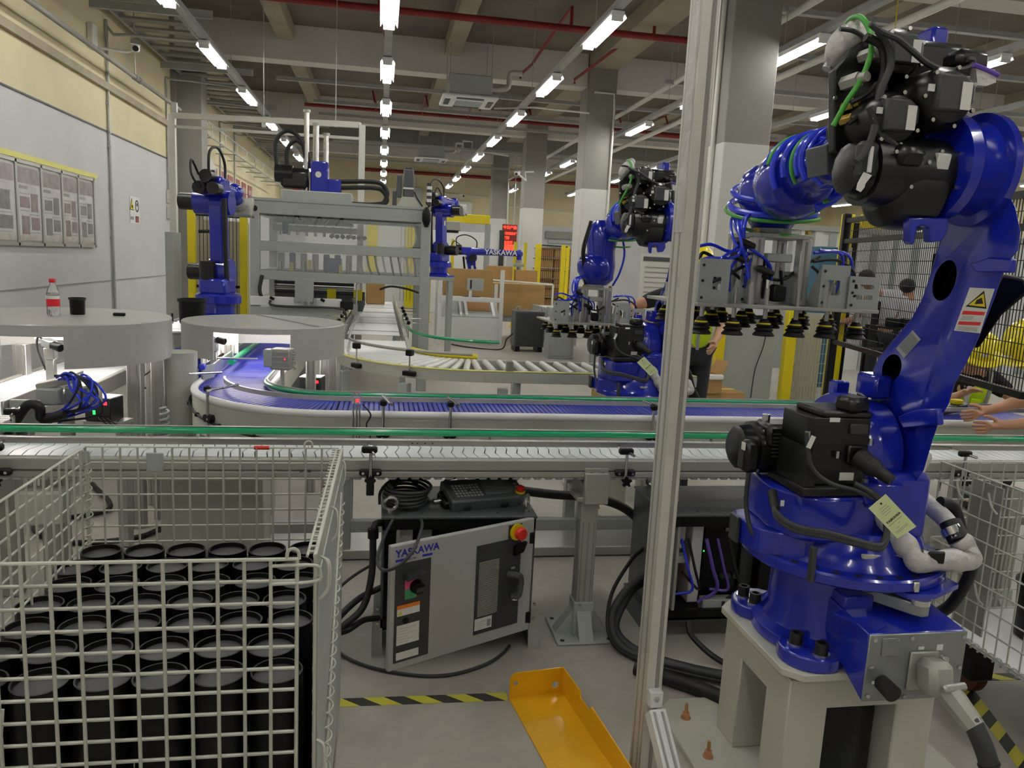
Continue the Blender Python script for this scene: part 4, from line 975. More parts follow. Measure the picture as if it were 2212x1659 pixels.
# silver fabric wrap at the top
wr = MB()
wr.sph(P(1846, 78, Y=1.9), .034, (1, 1, 1.2), 14, 10).sph(P(1818, 98, Y=1.93), .045, (.8, .9, 1.25), 14, 10, (0, .4, 0)).sph(P(1852, 55, Y=1.93), .024, (1, 1, 1), 12, 8)
wr.build('silver_wrap', 'silver', rb)
MB().tube([P(1800, 128, Y=1.95), P(1792, 140, Y=1.95), P(1786, 150, Y=1.95)], .014, 8, 2).build('wrap_tail', 'silver', rb)
MB().tube([P(1800, 272, Y=1.84), P(1828, 222, Y=1.82), P(1862, 168, Y=1.8), P(1882, 110, Y=1.8), P(1877, 62, Y=1.82), P(1856, 36, Y=1.86), P(1833, 46, Y=1.92), P(1827, 72, Y=1.95)], .0068, 10, 8).build('green_earth_cable', 'greentube', rb)
def cable(pl, r, nm='black_cable', m='hose', y=1.8, yl=None): return MB().tube([P(a, b_, Y=(yl[i] if yl else y)) for i, (a, b_) in enumerate(pl)], r, 8, 6).build(nm, m, rb)
cable([(1880, 52), (1905, 70), (1938, 84), (1968, 108), (2005, 138), (2045, 152), (2088, 148), (2102, 132), (2090, 128)], .0075, y=1.74)
cable([(1896, 66), (1918, 95), (1924, 140), (1905, 190), (1892, 240), (1888, 290), (1862, 345), (1838, 362)], .009, y=1.76)
cable([(1870, 80), (1905, 100), (1912, 150), (1900, 200), (1896, 250)], .011, m='rubber', y=1.78)
cable([(1878, 232), (1890, 262), (1902, 290), (1930, 312), (1955, 338)], .0085, y=1.74)
cable([(1890, 270), (1882, 300), (1866, 332), (1850, 350)], .0085, y=1.72)
cable([(1838, 222), (1870, 205), (1895, 180)], .006, m='rubber', y=1.8)
cable([(1832, 268), (1870, 240), (1890, 215)], .006, m='rubber', y=1.8)
cable([(1815, 62), (1840, 66), (1862, 78), (1870, 100)], .006, y=1.86)
cable([(2104, 140), (2130, 150), (2156, 162)], .006, m='purple', y=1.72)
# ---------------- forearm and wrist
FA, FB, FC = P(1835, 335, Y=2.06), P(1738, 378, Y=2.4), P(1668, 418, Y=2.62)
ax = (FB - FA)
MB().lathe([(.07, -.04), (.078, 0), (.074, .08), (.07, .22), (.076, .26), (.088, .3), (.092, ax.length * .98)], FA, ax, 36).build('forearm', 'blue', rb)
MB().lathe([(.03, 0), (.1, .012), (.118, .04), (.124, .09), (.118, .15), (.1, .2), (.05, .23)], FB - ax.normalized() * .04, FC - FB, 36).build('wrist_fork', 'blue', rb)
fp_ = P(1664, 496, Y=2.66)
MB().lathe([(.066, 0), (.075, .012), (.1, .05), (.122, .09), (.126, .14), (.11, .19), (.07, .22)], fp_, (-.06, -.1, 1), 36).build('wrist_body', 'blue', rb)
def coil(c, axis, r, a0, a1, m, rr=.009, tilt=0, nm='dress_hose', n=14):
    a = V(axis).normalized(); u = V((0, 0, 1)).cross(a).normalized(); w = a.cross(u)
    MB().tube([c + (u * cos(t) + w * sin(t)) * r + a * (tilt * (t - a0)) for t in [a0 + (a1 - a0) * k / n for k in range(n + 1)]], rr, 8, 2).build(nm, m, rb)
dn = ax.normalized()
for (o, r, a0, a1, m, rr, tl) in ((.1, .098, -.6, 4.2, 'bluetube', .01, .012), (.14, .1, -.4, 4.4, 'bluetube', .009, .012), (.17, .104, -.6, 4.5, 'greentube', .0065, .01), (.22, .112, -.3, 4.6, 'bluetube', .011, .008), (.3, .12, -.5, 4.3, 'bluetube', .01, .012), (.34, .128, .2, 4.4, 'greentube', .0065, .012), (.36, .124, .2, 4.4, 'bluetube', .011, .012), (.06, .092, -1, 3.6, 'bluetube', .006, .01), (.045, .094, -1, 3.4, 'bluetube', .006, .01)):
    coil(FA + dn * o, dn, r, a0, a1, m, rr, tl)
for (r, a0, a1, m, z, rr) in ((.15, 2.6, 6.6, 'bluetube', .1, .012), (.165, 2.2, 6.2, 'greentube', .09, .0065), (.145, 2.4, 6.4, 'bluetube', .15, .01), (.105, 2.6, 6.0, 'greentube', .03, .006)):
    coil(fp_ + V((0, 0, z)), (-.15, -.2, 1), r, a0, a1, m, rr, -.012)
# ---------------- vacuum gripper under the wrist (part of the big robot)
GZ = 1.43
def gripper(par):
    g = MB().prism([(1.06, 2.47, GZ), (1.74, 2.47, GZ), (1.76, 2.5, GZ), (1.76, 2.98, GZ), (1.06, 2.98, GZ)], (0, 0, .012)).build('gripper_plate', 'alud', par, bevel=.002)
    fz = fp_.z - .012
    MB().cyl((fp_.x, fp_.y, fz - .005), (fp_.x, fp_.y, fz + .014), .075, n=32).build('tool_flange', 'zinc', g)
    MB().box((fp_.x + .0, fp_.y, fz - .014), (.23, .2, .016), b=.002).build('top_plate', 'alud', g)
    MB().box((fp_.x, fp_.y - .02, fz - .09), (.1, .14, .03), b=.004).build('spacer_block', 'gpaint', g)
    for (dx, dy) in ((-.09, -.085), (.09, -.085), (-.09, .085), (.09, .085)):
        x, y = fp_.x + dx, fp_.y + dy
        p = MB().box((x, y, (GZ + .012 + fz - .02) / 2), (.042, .042, fz - .02 - GZ - .012), b=.003).build('post', 'alu', g)
        MB().box((x, y - .0215, (GZ + fz) / 2), (.008, .002, fz - GZ - .06)).build('slot', 'colgrey', p)
    for (dx, s_) in ((-.07, -1), (.07, 1)): MB().cyl((fp_.x + dx * 1.4, fp_.y - .09, fz - .004), (fp_.x + dx * 1.4, fp_.y - .09, fz + .01), .012, n=6).build('bolt', 'brass', g)
    # angle brackets with windows
    def bracket(x, w, h, y=2.5, win=((.25, .4, .5, .3),)):
        z = GZ + .012; m = MB().box((x, y, z + h / 2), (w, .006, h)).build('angle_bracket', 'gpaint', g)
        for (u, v, ww, hh) in win: cut(m, MB().box((x - w / 2 + u * w + ww * w / 2, y, z + v * h + hh * h / 2), (ww * w, .03, hh * h), b=.004))
        MB().prism([(x - w / 2, y, z), (x - w / 2, y + .09, z), (x - w / 2, y, z + h)], (.006, 0, 0)).build('gusset', 'gpaint', g)
        MB().prism([(x + w / 2, y, z), (x + w / 2, y + .09, z), (x + w / 2, y, z + h)], (-.006, 0, 0)).build('gusset', 'alu', g)
        for (u, v) in ((.12, .85), (.12, .5), (.12, .12)): MB().cyl((x - w / 2 + u * w, y - .003, z + v * h), (x - w / 2 + u * w, y - .006, z + v * h), .005, n=8).build('hole', 'ink', g)
    bracket(1.12, .11, .15, 2.49, ((.45, .3, .3, .3),))
    bracket(1.21, .08, .1, 2.62, ((.3, .4, .4, .25),))
    bracket(1.32, .1, .12, 2.6, ((.4, .4, .3, .2),))
    bracket(1.49, .1, .12, 2.62, ((.4, .5, .3, .2),))
    bracket(1.575, .11, .15, 2.5, ((.25, .3, .45, .35),))
    bracket(1.685, .12, .115, 2.49, ((.15, .62, .65, .14), (.15, .3, .65, .14)))
    bracket(1.4, .12, .13, 2.92, ((.3, .4, .4, .3),))
    # suction cups: stem, bellows and ring
    def cup(x, y, s=1.0):
        c = MB().cyl((x, y, GZ - .035 * s), (x, y, GZ + .07), .008, n=10).build('cup_stem', 'alu', g)
        z = GZ - .03 * s
        MB().lathe([(.012, 0), (.016, -.004), (.02, -.018), (.03, -.024), (.024, -.03), (.034, -.038), (.027, -.044), (.038, -.056), (.036, -.06), (.0, -.05)], (x, y, z), (0, 0, 1), 20).build('suction_cup', 'rubber', g)
        MB().lathe([(.021, 0), (.0225, -.004), (.0215, -.008)], (x, y, z - .014), (0, 0, 1), 16, False).build('yellow_ring', 'yel2', g)
    for k in range(6): cup(1.1 + k * .118, 2.52, 1.2)
    for k in range(6): cup(1.1 + k * .118, 2.7, .7)
    for k in range(6): cup(1.12 + k * .118, 2.92, .7)
    # valves and cylinders standing on the plate
    for (x, y, h) in ((1.08, 2.5, .1), (1.26, 2.49, .07), (1.73, 2.5, .1), (1.545, 2.5, .09), (1.62, 2.58, .08)):
        MB().cyl((x, y, GZ + .012), (x, y, GZ + .012 + h), .011, n=12).cyl((x, y, GZ + .012 + h), (x, y, GZ + .022 + h), .007, n=8).build('vacuum_fitting', 'alu', g)
    MB().box((1.38, 2.53, GZ + .055), (.05, .04, .06), b=.006).build('valve_block', 'blackp', g)
    # pneumatic tubes
    w = V((fp_.x, fp_.y, fp_.z + .03)); rnd = random.Random(4)
    hub = V((1.24, 2.52, 1.63))
    for k in range(7):
        a = w + V((-.07, -.06 + .02 * k, .03)); e = V((1.12 + .05 * k, 2.5 + rnd.random() * .2, GZ + .1))
        MB().tube([a, a + V((-.07, -.03, -.03)), hub + V((rnd.uniform(-.03, .03), rnd.uniform(-.02, .04), rnd.uniform(-.03, .03))), e + V((-.02, 0, .06)), e], .0055, 8, 6).build('pneumatic_tube', 'bluetube', g)
    for (pl, m) in (([(-.34, .19), (-.28, .2), (-.2, .18), (-.12, .2), (-.06, .24)], 'bluetube'), ([(-.33, .15), (-.3, .17), (-.2, .12), (-.1, .06), (-.02, .05)], 'rubber'), ([(-.3, .06), (-.22, .09), (-.14, .13), (-.1, .1), (-.08, .04)], 'rubber'), ([(-.1, .1), (.0, .09), (.08, .14), (.16, .18)], 'rubber'),
                    ([(.1, .16), (.2, .17), (.28, .14), (.32, .08), (.33, .04)], 'rubber'), ([(.1, .19), (.2, .2), (.27, .18), (.3, .1), (.31, .05)], 'bluetube'), ([(.1, .14), (.14, .12), (.18, .08), (.19, .04)], 'rubber'), ([(.12, .2), (.22, .19), (.24, .1), (.24, .05)], 'bluetube'), ([(-.12, .2), (-.14, .1), (-.12, .03)], 'bluetube'), ([(-.16, .19), (-.2, .12), (-.19, .04)], 'bluetube'), ([(-.1, .2), (-.07, .1), (-.06, .02)], 'rubber'), ([(-.02, .12), (.0, .06), (-.01, .02)], 'rubber')):
        MB().tube([(1.42 + a, 2.56 + .02 * i, GZ + .012 + b_) for i, (a, b_) in enumerate(pl)], .006, 8, 6).build('pneumatic_tube', m, g)
    for (x, z) in ((1.23, 1.6), (1.33, 1.56), (1.25, 1.65)): MB().box((x, 2.54, z), (.07, .03, .022), (0, .3, .2), b=.006).build('tube_bundle_tie', 'rubber', g)
gripper(rb)
# ---------------- silver wrapped cable bundle, tag and base cables
sv = [P(1995, 985, Y=2.2), P(1975, 1030, Y=2.12), P(1990, 1075, Y=2.02), P(2040, 1120, Y=1.92), P(2070, 1165, Y=1.86)]
MB().tube(sv, .026, 14, 6).build('silver_hose', 'silver', rb)
MB().tube([P(2052, 1128, Y=1.9), P(2072, 1168, Y=1.86)], .03, 16, 1).build('hose_collar', 'rubber', rb)
MB().tube([P(2054, 1140, Y=1.89), P(2063, 1156, Y=1.875)], .032, 16, 1).build('hose_clamp', 'steel', rb)
MB().tube([P(2070, 1165, Y=1.86), P(2092, 1190, Y=1.84), P(2088, 1212, Y=1.82), P(2050, 1210, Y=1.8), P(1985, 1212, Y=1.78), P(1965, 1190, Y=1.8), P(1935, 1150, Y=1.84), P(1905, 1100, Y=1.88), P(1890, 1070, Y=1.9)], lambda t: .03 + .004 * sin(t * 40), 14, 6).build('silver_hose', 'silver', rb)
MB().box(P(2022, 1205, Y=1.765), (.05, .012, .036), b=.004).build('clamp_plate', 'blackp', rb)
MB().box(P(1990, 1215, Y=1.84), (.12, .08, .03), b=.004).build('clamp_shelf', 'bdark', rb)
MB().box(P(1900, 1190, Y=1.86), (.16, .09, .012), b=.002).build('cable_shelf', 'ped', rb)
MB().prism([P(x, y, Y=1.87) for (x, y) in ((1868, 1070), (1905, 1080), (1890, 1150), (1850, 1185), (1838, 1150))], (0, .03, 0)).build('black_guard', 'blackp', rb)
MB().tube([P(1846, 1045, Y=1.84), P(1880, 1062, Y=1.82), P(1905, 1085, Y=1.82), P(1914, 1110, Y=1.83)], .009, 8, 5).build('motor_cable', 'hose', rb)
MB().tube([P(1742, 935, Y=1.84), P(1752, 1005, Y=1.83), P(1790, 1042, Y=1.82), P(1850, 1060, Y=1.82), P(1900, 1085, Y=1.82)], .006, 8, 6).build('motor_cable', 'hose', rb)
MB().box(P(1752, 955, Y=1.828), (.012, .004, .035), (0, R(20), 0)).build('cable_label', 'paper', rb)
MB().tube([P(2030, 1085, Y=1.95), P(2062, 1100, Y=1.95), P(2085, 1190, Y=1.93), P(2098, 1230, Y=1.94), P(2060, 1300, Y=1.98), P(2020, 1330, Y=2.02)], .018, 12, 6).build('black_conduit', 'rubber', rb)
for (dy, r) in ((0, .0085), (7, .0085)):
    MB().tube([P(1672, 1092, Y=1.9), P(1680, 1112 + dy, Y=1.84), P(1720, 1138 + dy, Y=1.79), P(1790, 1152 + dy, Y=1.75), P(1850, 1168 + dy, Y=1.74), P(1900, 1178 + dy, Y=1.76), P(1915, 1150 + dy, Y=1.78), P(1912, 1110, Y=1.8)], r, 8, 6).build('base_cable', 'hose', rb)
MB().tube([P(1668, 1062, Y=1.93), P(1672, 1085, Y=1.9), P(1676, 1100, Y=1.88)], .013, 10, 4).build('cable_elbow', 'rubber', rb)
MB().box(P(1690, 1087, Y=1.86), (.01, .003, .016)).build('small_label', 'paper', rb)
tc = [P(x, y, Y=1.72) for (x, y) in ((1876, 1098), (1913, 1067), (1979, 1137), (1938, 1163))]
tg = MB().prism(tc, (0, -.0012, 0)).build('paper_tag', 'pale', rb, flat=True)
r_, u_ = (tc[2] - tc[1]).normalized(), (tc[1] - tc[0]).normalized()
rt, up = (tc[1] - tc[0]), (tc[1] - tc[2])
o = tc[0] + (tc[3] - tc[0]) * .58 + (tc[1] - tc[0]) * .1 + V((0, -.0014, 0))
txt('YASKAWA', .0098, o, rt, up - rt * (up.dot(rt) / rt.length_squared), 'ink', tg, bold=.0003)
for k, (f, a, b_) in enumerate(((.2, .3, .7), (.26, .25, .75), (.32, .25, .75), (.38, .3, .65), (.64, .1, .85), (.72, .5, .6), (.8, .3, .45), (.86, .12, .8), (.9, .15, .8))):
    p0 = tc[0] + (tc[3] - tc[0]) * f + rt * a; p1 = tc[0] + (tc[3] - tc[0]) * f + rt * b_
    MB().bar(p0 + V((0, -.0014, 0)), p1 + V((0, -.0014, 0)), .0008, .0012).build('text_line', 'greyink', tg)
MB().cyl(tc[0] + (tc[3] - tc[0]) * .1 + rt * .55 + V((0, -.0012, 0)), tc[0] + (tc[3] - tc[0]) * .1 + rt * .55 + V((0, -.0018, 0)), .003, n=10).build('tag_hole', 'ink', tg)
MB().tube([tc[0] + (tc[3] - tc[0]) * .1 + rt * .55, P(1895, 1080, Y=1.74), P(1882, 1082, Y=1.8)], .0012, 6, 3).build('tag_wire', 'steel', tg)
# floor cables inside the pedestal
pc = T('pedestal_cable', 'thick black cable looping on the floor inside the robot pedestal', 'cable', (1.4, 2.0, 0))
MB().tube([(1.0, 2.62, .03), (1.2, 2.45, .03), (1.35, 2.2, .06), (1.33, 2.05, .2), (1.38, 1.95, .24), (1.46, 1.97, .2), (1.47, 2.05, .05), (1.5, 2.4, .03), (1.8, 2.6, .03)], .028, 12, 8).build('cable', 'rubber', pc)
one(MB().lathe([(.1, .02), (.14, .02), (.15, .05), (.15, .26), (.145, .3), (.1, .33), (.1, .3), (.135, .26), (.135, .05), (.1, .04)], (1.4, 1.86, 0) if 0 else (1.4, 2.03, 0), (0, 0, 1), 28, False), 'cable_drum', 'blackp', 'shiny black plastic drum inside the robot pedestal', 'drum')
# second robot: the same machine further back
r2 = dup(rb, (1.72, 4.86, Z0), R(2), 'second blue robot arm standing behind the blue belt conveyor')
pd2 = dup(pd, (1.72, 4.86, 0), R(2), 'pale grey steel pedestal under the second blue robot')
# its wrist hangs lower than that of the first robot
WL[r2.name] = V((AXX, AXY, Z0))
gp = [c for c in r2.children if c.name.startswith('gripper_plate')][0]; gp.location = (-.16, 0, -.3)
q = fp_ + V((-.12, 0, 0))
for c in [c for c in r2.children if c.name.startswith('wrist_body')]: c.location = (-.16, 0, -.3)
MB().lathe([(.06, -.3), (.1, -.26), (.11, -.16), (.1, -.06), (.115, .02), (.11, .1), (.06, .16)], q, (0, 0, 1), 30).build('wrist_link', 'blue', r2)
for (a, b_) in ((-.11, .02), (.1, -.04), (-.1, -.06)): MB().tube([q + V((a, -.05, .15)), q + V((a * 1.5, -.08, -.05)), q + V((a * 1.3, -.07, -.2)), q + V((a, -.02, -.3))], .008, 8, 5).build('dress_hose', 'bluetube' if a > 0 else 'rubber', r2)
# ================================================================== foreground: wire cage with pails
def wirepanel(par, name, o, u, v, W, H, nu, nv, r=.0032, m='wire', skip_u=(), frame=.0042):
    """panel of welded wires: o corner, u / v unit axes, nu / nv spacings"""
    o, u, v = V(o), V(u), V(v); n = u.cross(v).normalized()
    pn = MB().tube([o, o + u * W, o + u * W + v * H, o + v * H], frame, 8, 1, True).build(name, m, par)
    a = MB().cyl(o, o + v * H, r, n=7); b = MB().cyl(o, o + u * W, r, n=7)
    off = WL[pn.name]
    wa = a.build('wire', m, pn); wb = b.build('wire', m, pn)
    first = True
    for k in range(1, nu):
        c = wa if k == 1 else wa.copy()
        if k > 1: COL.objects.link(c); c.parent = pn
        c.location = u * (W * k / nu) + n * r
    for k in range(1, nv):
        c = wb if k == 1 else wb.copy()
        if k > 1: COL.objects.link(c); c.parent = pn
        c.location = v * (H * k / nv) - n * r
    return pn
FY, BY, CL, CR, ZT, ZQ = 1.5, 2.4, -.852, -.138, .945, .1
cg = T('wire_cage', 'galvanised wire mesh cage box full of black pails beside the conveyor', 'wire cage', ((CL + CR) / 2, 1.95, 0))
f_ = wirepanel(cg, 'front_panel', (CL, FY, ZQ), (1, 0, 0), (0, 0, 1), CR - CL - .012, ZT - ZQ, 14, 18, .0038, frame=.0055)
wirepanel(cg, 'back_panel', (CL, BY, ZQ), (1, 0, 0), (0, 0, 1), CR - CL + .02, ZT - ZQ, 15, 17, .0032)
wirepanel(cg, 'left_panel', (CL, FY, ZQ), (0, 1, 0), (0, 0, 1), BY - FY, ZT - ZQ, 18, 17, .0034)
rp = wirepanel(cg, 'right_panel', (CR + .022, FY + .02, ZQ), (.012, 1, 0), (0, 0, 1), BY - FY - .03, ZT - ZQ, 36, 17, .0026)
# folded doubled frame of the right panel, hooks and coil hinge
for (dx, r) in ((.006, .003), (.02, .003)): MB().tube([(CR + dx, FY + .015, ZT), (CR + dx + .01, BY - .02, ZT)], r, 8, 1).build('top_wire', 'wire', rp)
for k in range(30): MB().cyl((CR + .004, FY + .04 + k * .029, ZT), (CR + .026, FY + .04 + k * .029, ZT), .0026, n=6).build('rung_wire', 'wire', rp)
MB().prism([(CR + .027, FY + .02, ZQ), (CR + .036, BY - .02, ZQ), (CR + .036, BY - .02, .9), (CR + .027, FY + .02, .9)], (.003, 0, 0)).build('backing_sheet', 'gpaint', rp)
def coil_hinge(x, y, z0, z1, n, par, r=.011, wr=.0022, dy=0.0):
    pts = []
    for k in range(n * 8 + 1):
        t = k / (n * 8); a = 2 * pi * k / 8; pts.append((x + r * cos(a), y + dy * t + r * sin(a), z0 + (z1 - z0) * t))
    MB().cyl((x, y, z0 - .03), (x, y + dy, z1 + .03), .004, n=8).build('hinge_rod', 'wire', par)
    return MB().tube(pts, wr, 6, 1).build('coil_hinge', 'wire', par)
coil_hinge(CR + .038, 1.62, .36, .82, 22, rp, dy=.62)
coil_hinge(CL + .008, BY - .012, .52, .9, 14, cg)
for (y, z) in ((1.55, .93), (1.62, .9), (1.9, .92), (2.32, .93), (1.5, .55), (1.52, .35)):
    MB().tube([(CR + .03, y, z), (CR + .045, y - .01, z - .01), (CR + .045, y - .02, z - .06), (CR + .03, y - .03, z - .08)], .0032, 6, 3).build('hook', 'wire', rp)
for z in (ZT - .012, .42, .36): MB().tube([(CR - .06, FY - .004, z), (CR + .02, FY - .004, z), (CR + .032, FY, z - .015), (CR + .026, FY, z - .035), (CR - .06, FY - .004, z - .038)], .0036, 8, 4).build('latch_loop', 'wire', f_)
for (x, y) in ((CR - .02, FY), (CR - .07, BY)): MB().tube([(x - .012, y, ZT), (x - .01, y, ZT + .016), (x, y, ZT + .022), (x + .01, y, ZT + .016), (x + .012, y, ZT)], .0036, 8, 4).build('lifting_eye', 'wire', cg)
MB().box((-.655, BY - .01, .9), (.05, .006, .06), b=.004).build('plate_tag', 'gpaint', cg)
MB().box((CL + .004, BY - .012, .915), (.028, .006, .04), b=.003).build('plate_tag', 'gpaint', cg)
MB().tube([(-.37, BY, .945), (-.325, BY, .945)], .006, 8, 1).build('red_clip', 'red', cg)
MB().box((-.72, FY + .012, .6), (.03, .004, .09), (0, R(6), 0)).build('paper_tag', 'paper', cg)
MB().box(((CL + CR) / 2, (FY + BY) / 2, .095), (CR - CL - .01, BY - FY - .01, .012)).build('floor_sheet', 'gpaint', cg)
for x in (CL + .05, CR - .05):
    for y in (FY + .05, BY - .05): MB().box((x, y, .045), (.06, .06, .09), b=.006).build('foot', 'gpaint', cg)
# black pails, bottoms up
GR = 'black pails packed in the wire cage'
CO = ('rightmost', 'second from the right', 'third from the right', 'third from the left', 'second from the left', 'leftmost')
RW = ('back row', 'second row from the back', 'third row from the back', 'middle row', 'third row from the front', 'second row from the front', 'front row')
def PL(n): return 'upturned black pail, %s, %s of the cage' % (CO[n % 6], RW[n // 6]) if n < 42 else 'lower black pail stacked under the top layer in the wire cage'
def pail(x, y, z, i, j, lay):
    t = T('plastic_pail', PL(0), 'pail', (x, y, z), GR)
    return t
PR, PH = .0592, .178
def build_pail(x, y, z):
    t = pail(x, y, z, 0, 0, 0)
    MB().lathe([(PR - .002, 0), (PR, .004), (PR - .004, PH - .012), (PR - .004, PH), (PR - .008, PH), (PR - .0095, PH - .012)], (x, y, z), (0, 0, 1), 30, False).build('wall', 'blackp', t)
    MB().lathe([(PR - .0093, 0), (0, .001)], (x, y, z + PH - .0125), (0, 0, 1), 30).build('bottom', 'pailtop', t)
    return t
rnd = random.Random(2)
spots = []
for j in range(7):
    for i in range(6 - (j % 2 == 99)):
        spots.append((CR - .064 - i * .1186 - (.026 if j % 2 else 0), BY - .067 - j * .1203, .468))
lay = [(x, y, z - PH * k) for (x, y, z) in spots for k in (1, 2) if y < FY + .2 or x > CR - .1]
pp = build_pail(*spots[0])
for n_, (x, y, z) in enumerate(spots[1:] + lay):
    c = dup(pp, (x, y, z), rnd.random() * 6, PL(n_ + 1))
    c.rotation_euler = (rnd.uniform(-.02, .02), rnd.uniform(-.02, .02), rnd.random() * 6) if z > .4 else (0, 0, 0)
# ------------------------------------------------------------------ aluminium post
t = T('aluminium_post', 'tall aluminium profile post standing in the foreground before the robot', 'post', (.825, 2.04, 0))
p = MB().box((.825, 2.04, 1.6), (.052, .085, 3.2), b=.003).build('profile', 'postalu', t)
MB().box((.8335, 1.997, 1.6), (.011, .003, 3.2)).build('slot', 'colgrey', p)
for y in (2.02, 2.06): MB().box((.7985, y, 1.6), (.002, .009, 3.2)).build('slot', 'alud', p)
MB().tube([(.799 - .002 * (k % 2), 2.0 + .002 * (k % 3), 1.5 + .07 * k) for k in range(12)], .0035, 6, 1).build('film_edge', 'silver', p)
MB().box((.7975, 2.03, 2.1), (.002, .05, .9)).build('protective_film', 'silver', p)
MB().box((.826, 1.985, .3), (.04, .03, .05), b=.003).build('angle_block', 'white', t)
MB().lathe([(.008, 0), (.008, .004), (.005, .005)], (.826, 1.97, .305), (0, -1, 0), 12).build('bolt', 'steel', t)
bz = MB().bar((.822, 1.965, .27), (.845, 1.7, .02), .052, .045, b=.003).build('diagonal_brace', 'white', t)
for d in (-.012, .012): MB().bar((.822 + d, 1.942, .282), (.845 + d, 1.69, .045), .006, .004).build('slot', 'greyink', bz)
MB().box((.84, 2.04, .005), (.14, .14, .01), b=.002).build('foot_plate', 'alud', t)
# ------------------------------------------------------------------ yellow channel lying on the floor
t = T('yellow_channel', 'bright yellow folded steel channel with holes lying on the floor', 'steel channel', (.64, 2.2, 0))
A = V((.488, 2.5, .0)); d = V((.14, -.99, 0)).normalized(); w = V((.99, .14, 0)).normalized(); Lc, Wc, Hc, th = .62, .205, .1, .005
def cb_(a, b_, h0, h1): return [A + d * a, A + d * b_]
base = MB().prism([A, A + w * Wc, A + w * Wc + d * Lc, A + d * Lc], (0, 0, th)).build('web', 'yel', t)
up = V((0, 0, 1))
e = MB().prism([A + up * th, A + w * Wc + up * th, A + w * Wc + up * Hc, A + w * .018 + up * Hc, A + up * (Hc - .016)], d * th).build('end_flange', 'yel', t)
for (a, z, r) in ((.022, .06, .009), (.175, .035, .013)):
    q = A + w * a + up * z; cut(e, MB().cyl(q - d * .03, q + d * .03, r, n=18))
s1 = [(0, th), (Lc, th), (Lc, Hc - .02), (.26, Hc), (.255, Hc - .022), (.17, Hc - .022), (.165, Hc), (0, Hc)]
sf = MB().prism([A + w * Wc + d * a + up * z for (a, z) in s1], w * -th).build('side_flange', 'yel', t)
for (a, z) in ((.15, .06), (.17, .035), (.3, .055), (.32, .03)):
    q = A + w * Wc + d * a + up * z; cut(sf, MB().cyl(q - w * .03, q + w * .03, .006, n=12))
# ------------------------------------------------------------------ hazard tapes on the floor
def hazard():
    m = mat('hazard_stripes', (40, 40, 40), .5, 0, 0); nt = m.node_tree; b = nt.nodes['Principled BSDF']; tc = nt.nodes.new('ShaderNodeTexCoord')
    sp = nt.nodes.new('ShaderNodeSeparateXYZ'); nt.links.new(tc.outputs['Object'], sp.inputs[0])
    a = nt.nodes.new('ShaderNodeMath'); a.operation = 'MULTIPLY_ADD'; a.inputs[1].default_value = 1.3; nt.links.new(sp.outputs['Y'], a.inputs[0]); nt.links.new(sp.outputs['X'], a.inputs[2])
    f = nt.nodes.new('ShaderNodeMath'); f.operation = 'MULTIPLY'; f.inputs[1].default_value = 1 / .145; nt.links.new(a.outputs[0], f.inputs[0])
    g = nt.nodes.new('ShaderNodeMath'); g.operation = 'FRACT'; nt.links.new(f.outputs[0], g.inputs[0])
    r = ramp_node(nt, g.outputs[0], [(0, (54, 54, 52)), (.5, (206, 200, 70))], 'CONSTANT'); nt.links.new(r.outputs[0], b.inputs['Base Color']); return m
M_['hazard'] = hazard()
def tape(a, b_, wd, label):
    a, b_ = V(a), V(b_); o = one(MB().box((0, 0, .0006), ((b_ - a).length, wd, .0012)), 'hazard_tape', 'hazard', label, 'floor tape')
    o.location = (a + b_) / 2 + V((0, 0, .0002)); o.rotation_euler = (0, 0, math.atan2(b_.y - a.y, b_.x - a.x)); return o
tape((-1.2, 2.55, 0), (.484, 2.515, 0), .05, 'yellow and black hazard tape on the floor before the robot controller')
tape(P(2075, 1465, Z=0), P(2400, 1455, Z=0), .05, 'yellow and black hazard tape on the floor behind the wire cart')
tape(P(2090, 1490, Z=0), P(2260, 1720, Z=0), .05, 'yellow and black hazard tape on the floor running under the wire cart')
